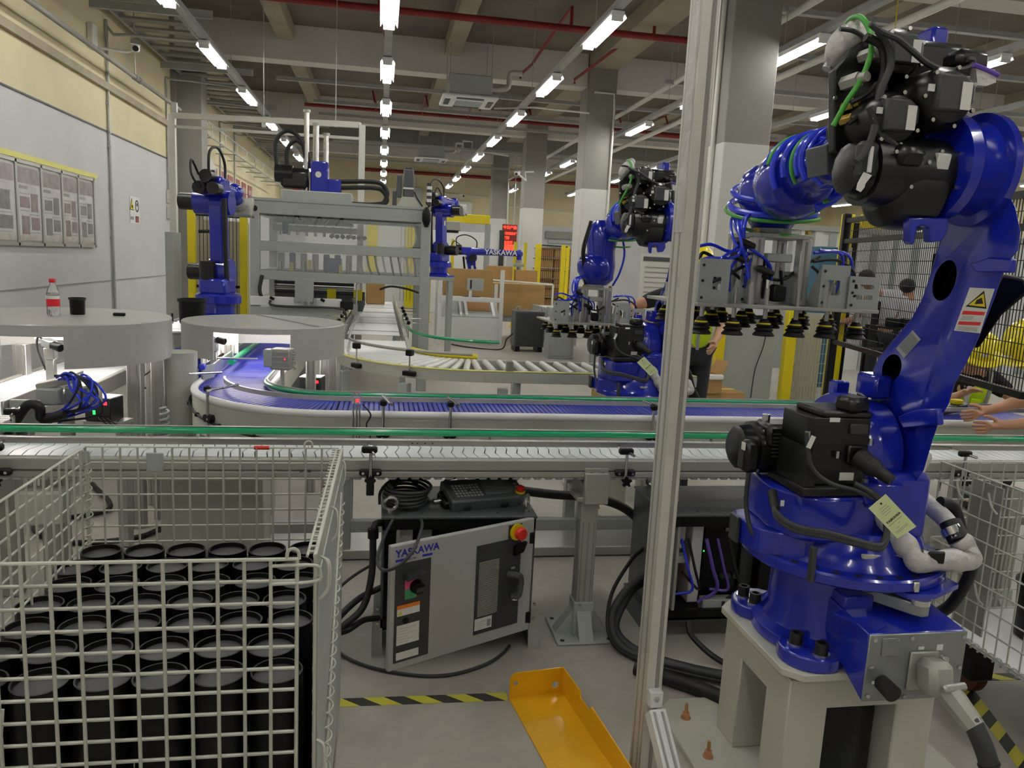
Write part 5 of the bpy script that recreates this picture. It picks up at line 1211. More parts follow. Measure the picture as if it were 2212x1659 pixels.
# ------------------------------------------------------------------ robot controllers
def eyebolt(p, par, a=0):
    p = V(p); MB().cyl(p, p + V((0, 0, .02)), .012, n=12).build('eyebolt_shank', 'steel', par)
    MB().tube([p + V((.025 * cos(t) * cos(a), .025 * cos(t) * sin(a), .044 + .025 * sin(t))) for t in [2 * pi * k / 16 for k in range(16)]], .008, 8, 1, True).build('eyebolt_ring', 'steel', par)
def controller(x0, label, door):
    x1, y0, y1, z0, z1 = x0 + .6, 2.86, 3.26, .1, .555
    c = T('robot_controller', label, 'robot controller', ((x0 + x1) / 2, (y0 + y1) / 2, 0))
    xm, ym, zm = (x0 + x1) / 2, (y0 + y1) / 2, (z0 + z1) / 2
    MB().box((x0 + .004, ym, zm), (.008, y1 - y0, z1 - z0)).build('side_panel', 'slate', c)
    MB().box((x1 - .004, ym, zm), (.008, y1 - y0, z1 - z0)).build('side_panel', 'slate', c)
    MB().box((xm, y1 - .004, zm), (.6, .008, z1 - z0)).build('rear_panel', 'slate', c)
    MB().box((xm, ym, z1), (.61, y1 - y0 + .01, .01), b=.002).build('top_panel', 'slate', c)
    MB().box((xm, ym, z0 + .004), (.6, y1 - y0, .008)).build('bottom_panel', 'slate', c)
    MB().box((xm, y0 + .01, z1 - .025), (.6, .02, .045)).build('front_rail', 'blackp', c)
    MB().box((xm, y0 + .01, z0 + .02), (.6, .02, .045)).build('front_rail', 'blackp', c)
    MB().box((x0 + .06, y0 + .02, zm), (.012, .04, z1 - z0 - .03)).build('gasket_strip', 'alud', c)
    for x in (x0 - .012, x1 + .012):
        MB().prism([(x - .02, y0 - .02, 0), (x + .02, y0 - .02, 0), (x + .02, y0 + .01, .16), (x - .02, y0 + .01, .16)], (0, .006, 0)).build('foot', 'alud', c)
        MB().box((x, ym, .05), (.03, y1 - y0 - .04, .1)).build('foot_bar', 'slate', c)
        for z in (.07, .13): MB().cyl((x, y0 - .002, z + .06), (x, y0 - .012, z + .06), .006, n=8).build('bolt', 'steel', c)
    for (x, y, a) in ((x0 + .03, y0 + .03, .2), (x1 - .03, y0 + .05, 1.2), (x0 + .05, y1 - .03, .9), (x1 - .03, y1 - .03, .9)): eyebolt((x, y, z1 + .004), c, a)
    for (x, y) in ((.15, .04), (.3, .04), (.45, .04), (.2, .36), (.4, .36)): MB().cyl((x0 + x, y0 + y, z1 + .005), (x0 + x, y0 + y, z1 + .006), .004, n=8).build('panel_hole', 'ink', c)
    # inner equipment
    MB().box((x0 + .09, y0 + .12, z1 - .09), (.06, .1, .09), b=.004).build('breaker', 'paper', c)
    MB().box((x0 + .09, y0 + .068, z1 - .06), (.05, .006, .02)).build('breaker_label', 'red', c)
    MB().box((x0 + .17, y0 + .16, zm), (.05, .2, .36), b=.003).build('servo_unit', 'white' if not door else 'gpaint', c)
    MB().box((x0 + .3, y0 + .22, zm + .02), (.16, .24, .36), b=.003).build('amplifier', 'blackp', c)
    MB().box((x0 + .42, y0 + .2, zm - .02), (.06, .22, .36), b=.003).build('io_board', 'panel', c)
    MB().box((x0 + .5, y0 + .16, zm), (.1, .26, .38), b=.003).build('power_unit', 'blackp', c)
    return c, x0, x1, y0, y1, z0, z1
c1, x0, x1, y0, y1, z0, z1 = controller(.03, 'robot controller cabinet with its silver door swung open, pendant on top', True)
# door: hinge on the right, left edge swung toward the camera
hp = V((x1 - .008, y0 - .012, 0)); lp = V((.058, 2.565, 0)); dr = (lp - hp).normalized(); nr = V((dr.y, -dr.x, 0))
if nr.y > 0: nr = -nr
WD, dz0, dz1 = (lp - hp).length, .085, .555
dp = MB().prism([hp + up * dz0, lp + up * dz0, lp + up * dz1, hp + up * dz1], -nr * .022).build('door', 'doorg', c1, bevel=.004)
def onD(u, z, out=.0): return hp + dr * (WD * (1 - u)) + V((0, 0, dz0 + (dz1 - dz0) * z)) + nr * out     # u from the left edge
def dbox(u0, u1_, v0, v1, m, nm, t0=.002, par=dp, out=0.0): return MB().prism([onD(u0, v0, out), onD(u1_, v0, out), onD(u1_, v1, out), onD(u0, v1, out)], nr * t0).build(nm, m, par, flat=True)
rdir = -dr
txt('YASKAWA', .037, onD(.03, .905, .0005), rdir, up, 'blueink', dp, bold=.0009, ext=.0006)
dbox(.03, .1, .868, .887, 'blueink', 'logo_bar', .0008); dbox(.2, .265, .868, .887, 'blueink', 'logo_bar', .0008)
txt('ELECTRIC', .0085, onD(.105, .868, .0005), rdir, up, 'blueink', dp, ext=.0005)
dbox(.03, .255, .06, .85, 'panel', 'switch_panel', .003)
sw = dbox(.09, .165, .56, .74, 'pink', 'switch_plate', .002, out=.003); dbox(.09, .165, .56, .64, 'greenpr', 'green_field', .0006, dp, .005)
MB().prism([onD(.07, .74, .003), onD(.2, .76, .003), onD(.19, .78, .003), onD(.085, .77, .003)], nr * .04).build('switch_hood', 'panel', dp)
q = onD(.16, .65, .004); MB().cyl(q, q + nr * .03, .026, .022, n=18).build('rotary_switch', 'blackp', dp)
MB().bar(q + nr * .034 - rdir * .018, q + nr * .034 + rdir * .022, .014, .012).build('switch_lever', 'panel', dp)
dbox(.045, .19, .49, .52, 'orange', 'warning_header', .0006, dp, .003); dbox(.045, .19, .435, .49, 'paper', 'warning_text', .0006, dp, .003)
MB().prism([onD(.055, .443, .0036), onD(.08, .443, .0036), onD(.0675, .475, .0036)], nr * .0004).build('warning_triangle', 'ywarn', dp)
q = onD(.1, .39, .003); MB().cyl(q, q + nr * .003, .012, n=16).build('port_hole', 'blackp', dp)
dbox(.045, .19, .2, .36, 'paper', 'data_label', .0006, dp, .003); dbox(.045, .19, .08, .14, 'paper', 'serial_label', .0006, dp, .003)
for k in range(6): dbox(.055, .12 + .05 * (k % 2), .22 + k * .022, .222 + k * .022, 'greyink', 'text_line', .0003, dp, .0036)
dbox(.57, .9, .1, .86, 'panel', 'vent_panel', .003)
for k in range(34): dbox(.59, .735, .255 + k * .0138, .262 + k * .0138, 'alud', 'vent_slat', .003, dp, .003)
dbox(.575, .7, .135, .235, 'paper', 'product_label', .0006, dp, .003)
for k in range(4): dbox(.585, .64 + .02 * (k % 2), .15 + k * .018, .152 + k * .018, 'greyink', 'text_line', .0003, dp, .0036)
dbox(.665, .693, .15, .21, 'greyink', 'code_field', .0003, dp, .0036)
dbox(.8, .9, .84, .98, 'panel', 'stop_button_base', .003)
q = onD(.86, .915, .003); MB().cyl(q, q + nr * .006, .033, n=24).build('stop_button_ring', 'yel2', dp)
MB().lathe([(.012, 0), (.014, .012), (.024, .016), (.025, .03), (.021, .036), (0, .038)], q + nr * .004, nr, 22).build('stop_button', 'red', dp)
MB().prism([onD(.84, .8, .003), onD(.93, .82, .003), onD(.905, .74, .003), onD(.84, .72, .003)], nr * .016).build('cable_hook', 'blackp', dp)
dbox(.83, .86, .595, .615, 'greyink', 'small_label', .0006, dp, .003)
MB().tube([onD(.81, .56, .004), onD(.835, .565, .03), onD(.865, .54, .038), onD(.868, .45, .036), onD(.86, .38, .03), onD(.84, .36, .01)], .014, 8, 5).build('door_handle', 'slate', dp)
MB().cyl(onD(.85, .37, .02), onD(.85, .34, .02), .012, n=10).build('handle_tip', 'paper', dp)
for z in (.12, .83): q = onD(.985, z, .001); MB().box(q, (.02, .012, .045), b=.002).build('hinge', 'blackp', dp)
# teach pendant lying on the controller
tp = T('teach_pendant', 'black handheld teach pendant with screen and red stop button on the controller', 'teach pendant', (.42, 3.02, z1))
Rz = Mx.Rotation(R(14), 4, 'Z'); xf = Mx.Translation((.44, 3.03, z1 + .045)) @ Rz @ Mx.Rotation(R(14), 4, 'X')
MB(xf).prism([(-.165, -.085, -.025), (.13, -.085, -.025), (.165, -.055, -.025), (.165, .055, -.025), (.13, .085, -.025), (-.165, .085, -.025)], (0, 0, .05)).build('body', 'slate', tp, bevel=.008)
MB(xf).box((-.16, -.0, -.02), (.05, .1, .04), b=.008).build('cable_end', 'blackp', tp)
MB(xf).box((.05, -.002, .0262), (.115, .1, .003), b=.001).build('screen', 'screen', tp)
for i in range(8):
    for j in range(5):
        if (i, j) != (4, 2): MB(xf).box((-.13 + i * .0145, -.05 + j * .02, .027), (.0095, .011, .004), b=.001).build('key', 'greyink', tp)
MB(xf).cyl((.14, -.05, .025), (.14, -.05, .031), .021, n=18).build('stop_ring', 'yel2', tp)
MB(xf).lathe([(.015, 0), (.018, .004), (.018, .016), (.014, .019), (0, .02)], (.14, -.05, .031), (0, 0, 1), 18).build('stop_button', 'red', tp)
MB(xf).lathe([(.012, 0), (.018, .003), (.016, .012), (0, .013)], (.14, .05, .025), (0, 0, 1), 16).build('mode_key', 'blackp', tp)
for k in range(2): MB(xf).box((.14, -.01 + k * .022, .027), (.016, .012, .005), b=.002).build('function_key', 'alu', tp)
for x in (-.1, .06): MB(xf).box((x, -.088, -.008), (.035, .008, .02), b=.003).build('strap_slot', 'ink', tp)
MB(xf).cyl((-.185, 0, -.02), (-.215, 0, -.02), .012, n=12).build('plug', 'steel', tp)
MB(xf).tube([(-.16, .07, .0), (-.12, .1, .02), (0, .105, .03), (.06, .1, .02)], .007, 8, 5).build('hand_strap', 'blackp', tp)
# coil of pendant cable on the controller
cc = T('cable_coil', 'coil of black pendant cable lying on the controller and hanging over its door', 'cable', (.12, 3.0, z1))
pts = []
for k in range(85):
    a = 2 * pi * k / 15; pts.append((.13 + (.085 + .012 * sin(k * .37)) * cos(a), 3.02 + (.1 + .01 * cos(k * .5)) * sin(a), z1 + .014 + .0009 * k))
MB().tube(pts, .0065, 8, 2).build('coiled_cable', 'hose', cc)
MB().tube([(.215, 3.0, z1 + .02), (.225, 2.99, z1 + .025), (.245, 2.985, z1 + .03)], .0065, 8, 3).build('plug_lead', 'hose', cc)
MB().tube([P(820, 1090, Y=3.0), P(822, 1062, Y=3.02), P(845, 1038, Y=3.05), P(880, 1034, Y=3.08), P(905, 1055, Y=3.1), P(888, 1085, Y=3.1)], .006, 8, 6).build('loop', 'rubber', cc)
MB().tube([P(905, 1118, Y=2.9), P(912, 1135, Y=2.75), P(895, 1185, Y=2.56), P(865, 1220, Y=2.52), P(830, 1232, Y=2.54), P(815, 1210, Y=2.62), P(830, 1160, Y=2.75), P(860, 1110, Y=2.9), P(900, 1100, Y=3.0)], .0062, 8, 6).build('hanging_loop', 'hose', cc)
# cables on the left of the controller
kc = T('controller_cable', 'thick black cables leaving the left side of the open controller', 'cable', (-.1, 2.9, 0))
MB().tube([P(835, 1130, Y=2.93), P(812, 1132, Y=2.9), P(806, 1160, Y=2.88)], .014, 10, 4).build('cable_elbow', 'rubber', kc)
MB().cyl(P(806, 1142, Y=2.88), P(806, 1162, Y=2.88), .021, n=14).build('cable_gland', 'blackp', kc)
MB().tube([P(806, 1160, Y=2.88), P(803, 1240, Y=2.85), P(785, 1310, Y=2.8), P(745, 1350, Y=2.75), P(722, 1366, Y=2.72), P(700, 1372, Z=.03)], .0135, 10, 6).build('cable', 'rubber', kc)
MB().tube([P(826, 1268, Y=2.95), P(780, 1290, Y=2.9), P(740, 1325, Y=2.82), P(722, 1350, Y=2.78), P(705, 1385, Z=.02)], .013, 10, 6).build('cable', 'hose', kc)
MB().tube([P(818, 1335, Y=2.84), P(785, 1340, Y=2.8), P(750, 1362, Y=2.74), P(722, 1368, Y=2.72), P(690, 1372, Z=.02)], .0115, 10, 6).build('cable', 'rubber', kc)
MB().tube([P(812, 1215, Y=2.93), P(770, 1240, Y=2.9), P(735, 1268, Y=2.85), P(715, 1300, Y=2.8)], .006, 8, 6).build('cable', 'hose', kc)
one(MB().tube([P(x, y, Z=.008) for (x, y) in ((722, 1390), (740, 1415), (790, 1438), (850, 1452), (920, 1460), (985, 1455), (1050, 1435), (1085, 1412), (1100, 1395))], .0065, 8, 5), 'floor_cable', 'hose', 'thin dark cable lying in an arc on the floor before the controller', 'cable')
# second controller, door off
c2, x0, x1, y0, y1, z0, z1 = controller(1.175, 'dark robot controller cabinet without a door, boards and wiring exposed', False)
for k, (dx, dz, m, r) in enumerate(((.09, .1, 'bluetube', .006), (.2, .06, 'purple', .008), (.12, .2, 'rubber', .006), (.3, .05, 'rubber', .008), (.25, .12, 'purple', .006))):
    MB().tube([(x0 + dx, y0 + .04, z0 + .34), (x0 + dx + .03, y0 + .02, z0 + .22), (x0 + dx + .06, y0 + .025, z0 + .12), (x0 + dx - .02, y0 + .03, z0 + dz)], r, 8, 5).build('wiring', m, c2)
MB().sph((x0 + .09, y0 + .05, z0 + .31), .014, n=12, m=8).build('round_plug', 'whitep', c2)
MB().box((x0 + .09, y0 + .06, z0 + .25), (.06, .05, .03), b=.003).build('terminal_block', 'gpaint', c2)
MB().box((x0 + .33, y0 + .04, z0 + .05), (.26, .05, .055), b=.003).build('lower_unit', 'gpaint', c2)
MB().box((x0 + .29, y0 + .0135, z0 + .055), (.012, .004, .03)).build('slot', 'ink', c2)
MB().box((x0 + .37, y0 + .0135, z0 + .06), (.04, .004, .02)).build('blue_port', 'bdark', c2)
MB().sph((x0 + .07, y0 + .03, z0 + .175), .006, n=10, m=6).build('status_lamp', 'ledred', c2)
MB().box((x0 + .2, y0 + .055, z0 + .28), (.004, .002, .006)).build('status_led', 'ledgreen', c2)
MB().box((x0 + .335, y0 + .095, z0 + .36), (.05, .004, .015)).build('amplifier_label', 'greyink', c2)
for k in range(4): MB().cyl((x0 + .28 + k * .03, y0 + .1, z0 + .15), (x0 + .28 + k * .03, y0 + .085, z0 + .15), .012, n=12).build('capacitor', 'panel', c2)
kc = T('controller_cable', 'thick grey cables looping on the floor beside the doorless controller', 'cable', (1.1, 2.8, 0))
MB().tube([(x0, 3.05, .2), (1.08, 2.98, .17), (1.0, 2.9, .06), (1.04, 2.75, .03), (1.2, 2.6, .03), (1.45, 2.48, .03), (1.7, 2.42, .04)], .022, 10, 7).build('cable', 'hose', kc)
MB().tube([(x0, 3.0, .26), (1.06, 2.95, .2), (.985, 2.9, .1), (1.0, 2.78, .03), (1.16, 2.62, .03), (1.4, 2.52, .03)], .016, 10, 7).build('cable', 'hose', kc)
MB().tube([(x0, 3.1, .32), (1.1, 3.05, .28), (.99, 2.95, .16), (.97, 2.82, .03), (1.1, 2.64, .02), (1.4, 2.46, .02)], .008, 8, 7).build('cable', 'rubber', kc)
MB().tube([(1.3, 2.84, .1), (1.3, 2.78, .06), (1.38, 2.64, .02), (1.55, 2.5, .03)], .012, 8, 7).build('cable', 'rubber', kc)
one(MB().tube([(.6, 3.35, .52), (.8, 3.33, .5), (1.0, 3.3, .49), (1.15, 3.28, .44), (1.3, 3.3, .3)], .021, 10, 6), 'link_cable', 'rubber', 'thick black cable strung behind the conveyor leg between the two controllers', 'cable')
# ------------------------------------------------------------------ wire cart on the right
ct = T('wire_cart', 'galvanised wire mesh cart on brown casters at the right edge', 'wire cart', (2.45, 2.2, 0))
cx0, cx1, cy0, cy1, cz0, cz1 = 2.1, 2.8, 1.72, 2.5, .29, .885
wirepanel(ct, 'left_panel', (cx0, cy0, cz0), (0, 1, 0), (0, 0, 1), cy1 - cy0, cz1 - cz0, 15, 8, .003)
wirepanel(ct, 'back_panel', (cx0, cy1, cz0), (1, 0, 0), (0, 0, 1), cx1 - cx0, cz1 - cz0, 13, 8, .003)
wirepanel(ct, 'right_panel', (cx1, cy0, cz0), (0, 1, 0), (0, 0, 1), cy1 - cy0, cz1 - cz0, 12, 8, .003)
MB().prism([(cx0, cy0, cz0 - .012), (cx1, cy0, cz0 - .012), (cx1, cy1, cz0 - .012), (cx0, cy1, cz0 - .012)], (0, 0, .01)).build('floor_sheet', 'whitep', ct)
MB().box((cx0 + .03, cy1 - .2, (cz0 + cz1) / 2), (.006, .14, cz1 - cz0 - .05)).build('corner_sheet', 'alud', ct)
for z in (.45, .78):
    for y in (2.2, 2.35): MB().tube([(cx0 - .012, y, z), (cx0 - .02, y + .02, z + .02), (cx0 - .012, y + .05, z + .06)], .004, 6, 3).build('hook', 'wire', ct)
pts = [(cx0 + .0 + .012 * cos(2 * pi * k / 8), cy0 + .02 + (cy1 - cy0 - .04) * k / 176, cz0 - .004 + .012 * sin(2 * pi * k / 8)) for k in range(177)]
MB().tube(pts, .0025, 6, 1).build('coil_hinge', 'wire', ct)
for (x, y) in ((cx0 + .14, cy0 + .34), (cx1 - .1, cy0 + .2), (cx0 + .14, cy1 - .08), (cx1 - .1, cy1 - .08)):
    MB().box((x, y, .2), (.02, .09, .17), b=.003).box((x, y, cz0 - .02), (.1, .1, .016)).build('caster_fork', 'zinc', ct)
    MB().lathe([(.03, -.022), (.07, -.022), (.075, -.014), (.075, .014), (.07, .022), (.03, .022)], (x + .04, y, .075), (1, 0, 0), 28).cyl((x, y, .075), (x + .07, y, .075), .02, n=12).build('caster_wheel', 'brown', ct)
MB().box((cx0 + .09, cy1 - .19, .2), (.1, .1, .16), b=.01).build('foot_block', 'blackp', ct)
t = T('plastic_bin', 'black plastic pail standing upright inside the wire cart', 'pail', (2.42, 2.25, cz0))
MB().lathe([(.1, 0), (.105, .004), (.112, .19), (.12, .192), (.12, .206), (.112, .206), (.108, .195), (.1, .012), (0, .01)], (2.42, 2.25, cz0), (0, 0, 1), 32).build('body', 'blackp', t)
MB().lathe([(.108, .15), (.11, .15), (.1105, .16)], (2.42, 2.25, cz0), (0, 0, 1), 32, False).build('inner_ring', 'rubber', t)
# ================================================================== round grey vision hoods
def hood(cx, cy, r, z0, z1, ox0, ox1, oz, label):
    t = T('round_hood', label, 'machine hood', (cx, cy, z0))
    sh = MB(); n = 120
    q0, q1 = math.atan2(-math.sqrt(r * r - (ox0 - cx) ** 2), ox0 - cx), math.atan2(-math.sqrt(r * r - (ox1 - cx) ** 2), ox1 - cx)
    angs = sorted([-pi + 2 * pi * k / n for k in range(n)] + [q0, q1]); m = len(angs)
    for i in range(m):
        a, b_ = angs[i], angs[(i + 1) % m] + (2 * pi if i == m - 1 else 0)
        if b_ - a < 1e-4: continue
        zb = oz if q0 - 1e-5 <= a and b_ <= q1 + 1e-5 else z0
        vs = [(cx + rr * cos(t_), cy + rr * sin(t_), z) for (rr, z) in ((r, zb), (r, z1 - .006), (r - .006, z1), (r - .008, z1 - .004), (r - .008, zb)) for t_ in (a, b_)]
        fs = [(0, 1, 3, 2), (2, 3, 5, 4), (6, 7, 9, 8), (0, 8, 9, 1)]
        zn = lambda c_: oz if q0 - 1e-5 <= c_ <= q1 + 1e-5 else z0
        if abs(a - q0) < 1e-4 or abs(b_ - q0) < 1e-4 or abs(a - q1) < 1e-4 or abs(b_ - q1) < 1e-4: fs += [(0, 2, 4, 6, 8), (1, 9, 7, 5, 3)]
        sh.add(vs, fs)
    o = sh.build('side_wall', 'hood', t)
    MB().lathe([(r - .0065, 0), (r - .0065, .0), (r * .6, .003), (0, .004)], (cx, cy, z1), (0, 0, 1), 120, False).lathe([(0, -.01), (r - .01, -.01)], (cx, cy, z1), (0, 0, 1), 96, False).build('lid', 'hood', t)
    MB().lathe([(.28, 0), (.33, 0), (.33, .014), (.28, .014), (.28, 0)], (cx, cy, z1 - .04), (0, 0, 1), 40, False).build('ring_lamp', 'lightbar', t)
    return t
h2 = hood(-.73, 5.2, .505, .885, 1.088, -.965, -.52, 1.05, 'round grey inspection hood over the curved blue belt')
MB().prism([(-.86, 5.63, 1.093), (-.84, 5.64, 1.093), (-.36, 4.9, 1.093), (-.39, 4.89, 1.093)], (0, 0, .001)).build('seam', 'colgrey', h2)
h1 = hood(-1.68, 4.45, .55, .935, 1.148, -1.735, -1.475, 1.09, 'round grey inspection hood beside the left wall with a bottle on top')
def profpost(par, x, y, z0, z1, s=.06, m='alu', nm='post'):
    p = MB().box((x, y, (z0 + z1) / 2), (s, s, z1 - z0), b=.003).build(nm, m, par)
    g = MB()
    for d in (-s * .25, s * .25): g.box((x + d, y - s / 2, (z0 + z1) / 2), (.007, .002, z1 - z0)); g.box((x - s / 2, y + d, (z0 + z1) / 2), (.002, .007, z1 - z0))
    g.build('slot', 'colgrey', p)
    return p
for (x, y) in ((-.42, 5.0), (-.36, 5.35), (-1.0, 5.45), (-.2 - .12, 5.55)): profpost(h2, x, y, 0, .9, .06)
for (x, y) in ((-1.28, 4.35), (-1.2, 4.5), (-1.3, 4.75), (-2.0, 4.75)): profpost(h1, x, y, 0, .95, .07)
MB().box((-1.02, 5.5, .95), (.14, .012, .24)).box((-1.06, 5.2, .95), (.012, .6, .24)).build('back_lining', 'hoodin', h2)
MB().box((-1.72, 4.9, 1.02), (.62, .012, .12)).build('back_lining', 'hoodin', h1)
MB().cyl((-1.12, 4.6, 0), (-1.12, 4.6, .95), .1, n=28).build('support_column', 'gpaint2', h1)
# cameras inside
def vis_cam(p, d, par_label):
    p, d = V(p), V(d).normalized(); t = T('vision_camera', par_label, 'camera', (p.x, p.y, p.z - .2))
    MB().bar(p - d * .04, p + d * .02, .05, .04, b=.004).build('body', 'zinc', t)
    MB().lathe([(.018, 0), (.022, .004), (.022, .05), (.019, .055), (.013, .055), (.012, .05)], p + d * .02, d, 18).build('lens', 'blackp', t)
    MB().box((p.x - .01, p.y + .02, p.z - .05), (.05, .05, .06), b=.004).build('mount', 'alu', t)
    MB().box((p.x - .01, p.y + .02, p.z - .15), (.04, .04, .14), b=.003).build('stand', 'alu', t)
    MB().tube([p - d * .04, p - d * .09 + V((0, 0, .01)), p - d * .1 - V((0, 0, .05)), (p.x - .04, p.y + .03, p.z - .14)], .005, 6, 5).build('cable', 'rubber', t)
vis_cam((-1.64, 4.22, 1.02), (.8, -.5, -.2), 'small camera with black lens inside the hood beside the left wall')
vis_cam((-1.0, 4.98, .985), (.85, -.4, -.15), 'small camera with black lens inside the hood over the blue belt')
# gate and pusher on the blue belt
g = T('diverter_gate', 'silver angled diverter plate lying over the blue belt at the hood opening', 'conveyor gate', (-.85, 4.7, .8))
MB().bar(P(458, 800, Z=.82), P(556, 728, Z=.82), .012, .075, b=.002).build('plate', 'alu', g)
MB().bar(P(436, 806, Z=.82), P(462, 800, Z=.82), .01, .08).build('end_plate', 'gpaint', g)
MB().tube([P(500, 782, Z=.83), P(535, 755, Z=.83), P(566, 734, Z=.83)], .02, 10, 3).build('green_bar', 'green', g)
MB().cyl((-1.15, 5.0, .86), (-.75, 5.02, .86), .008, n=8).build('rod', 'steel', g)
q = T('air_cylinder', 'short silver air cylinder pushing sideways beside the blue belt', 'actuator', (-1.12, 4.55, .78))
for k in range(3): MB().bar((-1.25, 4.55, .8 + k * .022), (-1.02, 4.62, .8 + k * .022), .05, .018, b=.003).build('cylinder_bar', 'alud', q)
MB().box((-1.0, 4.64, .86), (.03, .05, .03), b=.003).build('valve', 'bluetube', q)
MB().tube([(-1.25, 4.55, .85), (-1.3, 4.5, .8), (-1.26, 4.45, .76)], .006, 6, 4).build('tube', 'rubber', q)
s = T('laser_sensor', 'grey metal sensor block with red spot hanging at the blue bend', 'sensor', (-.45, 4.6, .8))
c = P(610, 775, Y=4.55)
MB().box(c, (.11, .1, .12), (0, 0, R(-12)), b=.005).build('body', 'alud', s)
MB().box(c + V((-.07, -.01, .005)), (.05, .06, .1), (0, 0, R(-12)), b=.004).build('side_plate', 'gpaint', s)
for k in range(4): MB().box(c + V((0, -.056, -.045 + k * .03)), (.1, .004, .006), (0, 0, R(-12))).build('fin', 'gpaint', s)
for k in range(4): MB().cyl(c + V((.06, -.03, -.05 + k * .028)), c + V((.075, -.035, -.05 + k * .028)), .009, n=8).build('connector', 'steel', s)
MB().box(c + V((.02, -.056, .005)), (.008, .004, .006)).build('lamp', 'ledred', s)
MB().cyl(c + V((0, 0, -.06)), V((c.x, c.y, .4)), .012, n=8).box(V((c.x, c.y, .4)), (.2, .04, .02)).build('stand', 'alu', s)
# light controllers (black boxes with green lamp)
def box_ctrl(p, w, label, rz=0):
    p = V(p); t = T('light_controller', label, 'controller box', p); xf = Mx.Translation(p) @ Mx.Rotation(rz, 4, 'Z')
    MB(xf).box((0, 0, w * .45), (w, w * .9, w * .9), b=.004).build('case', 'blackp', t)
    MB(xf).box((0, -w * .455, w * .45), (w * .96, .004, w * .86), b=.001).build('front_panel', 'panel', t)
    MB(xf).box((-w * .12, -w * .462, w * .35), (w * .1, .006, w * .16), b=.001).build('power_switch', 'ledgreen', t)
    MB(xf).box((w * .25, -w * .462, w * .72), (w * .3, .006, w * .13), b=.001).build('display', 'ledred', t)
    for k in range(3): MB(xf).cyl((w * (.05 + .14 * k), -w * .46, w * .2), (w * (.05 + .14 * k), -w * .52, w * .2), w * .05, n=10).build('plug', 'rubber', t)
    for k in range(3): MB(xf).tube([(w * (.05 + .14 * k), -w * .5, w * .2), (w * (.3 + .2 * k), -w * .7, w * .1), (w * (.6 + .1 * k), -w * .5, -w * .1), (w * .7, -w * .1, w * (.1 - .3 * k))], w * .022, 6, 5).build('lead', 'rubber', t)
    MB(xf).box((0, 0, w * .905), (w, w * .88, .004)).build('lid', 'whitep', t)
    MB(xf).box((.02, 0, -.008), (w * 1.4, w, .016)).build('shelf', 'alu', t)
    MB(xf).box((w * .6, w * .2, -p.z / 2), (.05, .05, p.z - .016)).build('stand', 'alu', t)
box_ctrl((-1.34, 4.05, .67), .13, 'black light controller with green switch on a shelf under the left hood', R(-14))
box_ctrl((-.42, 5.1, .62), .14, 'black light controller with red display on a shelf under the right hood', R(-10))
# pneumatic pusher in front of the left hood
q = T('pusher_unit', 'silver pneumatic pusher with looping blue tubes before the left hood', 'actuator', (-1.35, 3.6, .5))
for k, (a, b_, w, h) in enumerate((((80, 835), (170, 815), .07, .03), ((90, 862), (200, 858), .06, .05), ((140, 850), (210, 850), .05, .06), ((140, 872), (200, 868), .03, .03))):
    MB().bar(P(*a, Y=3.62), P(*b_, Y=3.66), w, h, b=.004).build('slide', 'alud' if k != 2 else 'zinc', q)
MB().box(P(107, 855, Y=3.6), (.09, .07, .07), b=.006).build('block', 'gpaint', q)
MB().box(P(205, 855, Y=3.64), (.05, .05, .09), b=.006).build('cap', 'alu', q)
rn = random.Random(9)
for k in range(12):
    s0, s1_ = P(118 + 4 * k, 812 + (k % 3) * 4, Y=3.58), P(60 + 6 * k, 900 + (k % 4) * 5, Y=3.56 + .01 * k)
    mid1, mid2 = P(165 + rn.randint(-15, 55), 828 + rn.randint(-8, 20), Y=3.52), P(150 + rn.randint(-10, 70), 880 + rn.randint(-8, 14), Y=3.52)
    MB().tube([s0, (s0 + mid1) / 2 + V((0, 0, .03)), mid1, mid2, s1_], .005, 7, 6).build('pneumatic_tube', 'bluetube' if k % 3 else 'rubber', q)
MB().tube([P(30, 915, Y=3.5), P(60, 875, Y=3.48), P(85, 880, Y=3.48), P(92, 905, Y=3.5), P(140, 895, Y=3.5)], .02, 10, 6).build('corrugated_hose', 'rubber', q)
MB().box((-1.42, 3.6, .3), (.07, .07, .6)).build('stand', 'alud', q)
MB().box((-1.42, 3.6, .61), (.3, .14, .02)).build('base_plate', 'alud', q)
one(MB().prism([P(x, y, Z=.70) for (x, y) in ((75, 945), (125, 945), (135, 930), (90, 930))], (0, 0, .02)), 'white_tray', 'whitep', 'small white tray behind the near conveyor under the left hood', 'tray') if 0 else None
# corrugated drag hose beside the post
t = T('coiled_hose', 'grey coiled hose hanging on the support column between the hoods', 'hose', (-1.16, 4.4, .1))
pts = [(-1.14 + .022 * cos(2 * pi * k / 8), 4.36 + .022 * sin(2 * pi * k / 8), .2 + .004 * k) for k in range(120)]
MB().tube(pts, .008, 6, 1).build('hose', 'gpaint', t)
one(MB().tube([P(200, 1045, Z=.02), P(235, 1100, Z=.02), P(80, 1130, Z=.015), P(110, 1165, Z=.015), P(190, 1172, Z=.015), P(300, 1160, Z=.015), P(350, 1140, Z=.015)], .014, 8, 6), 'floor_cable', 'rubber', 'black cable lying on the floor behind the wire cage', 'cable')
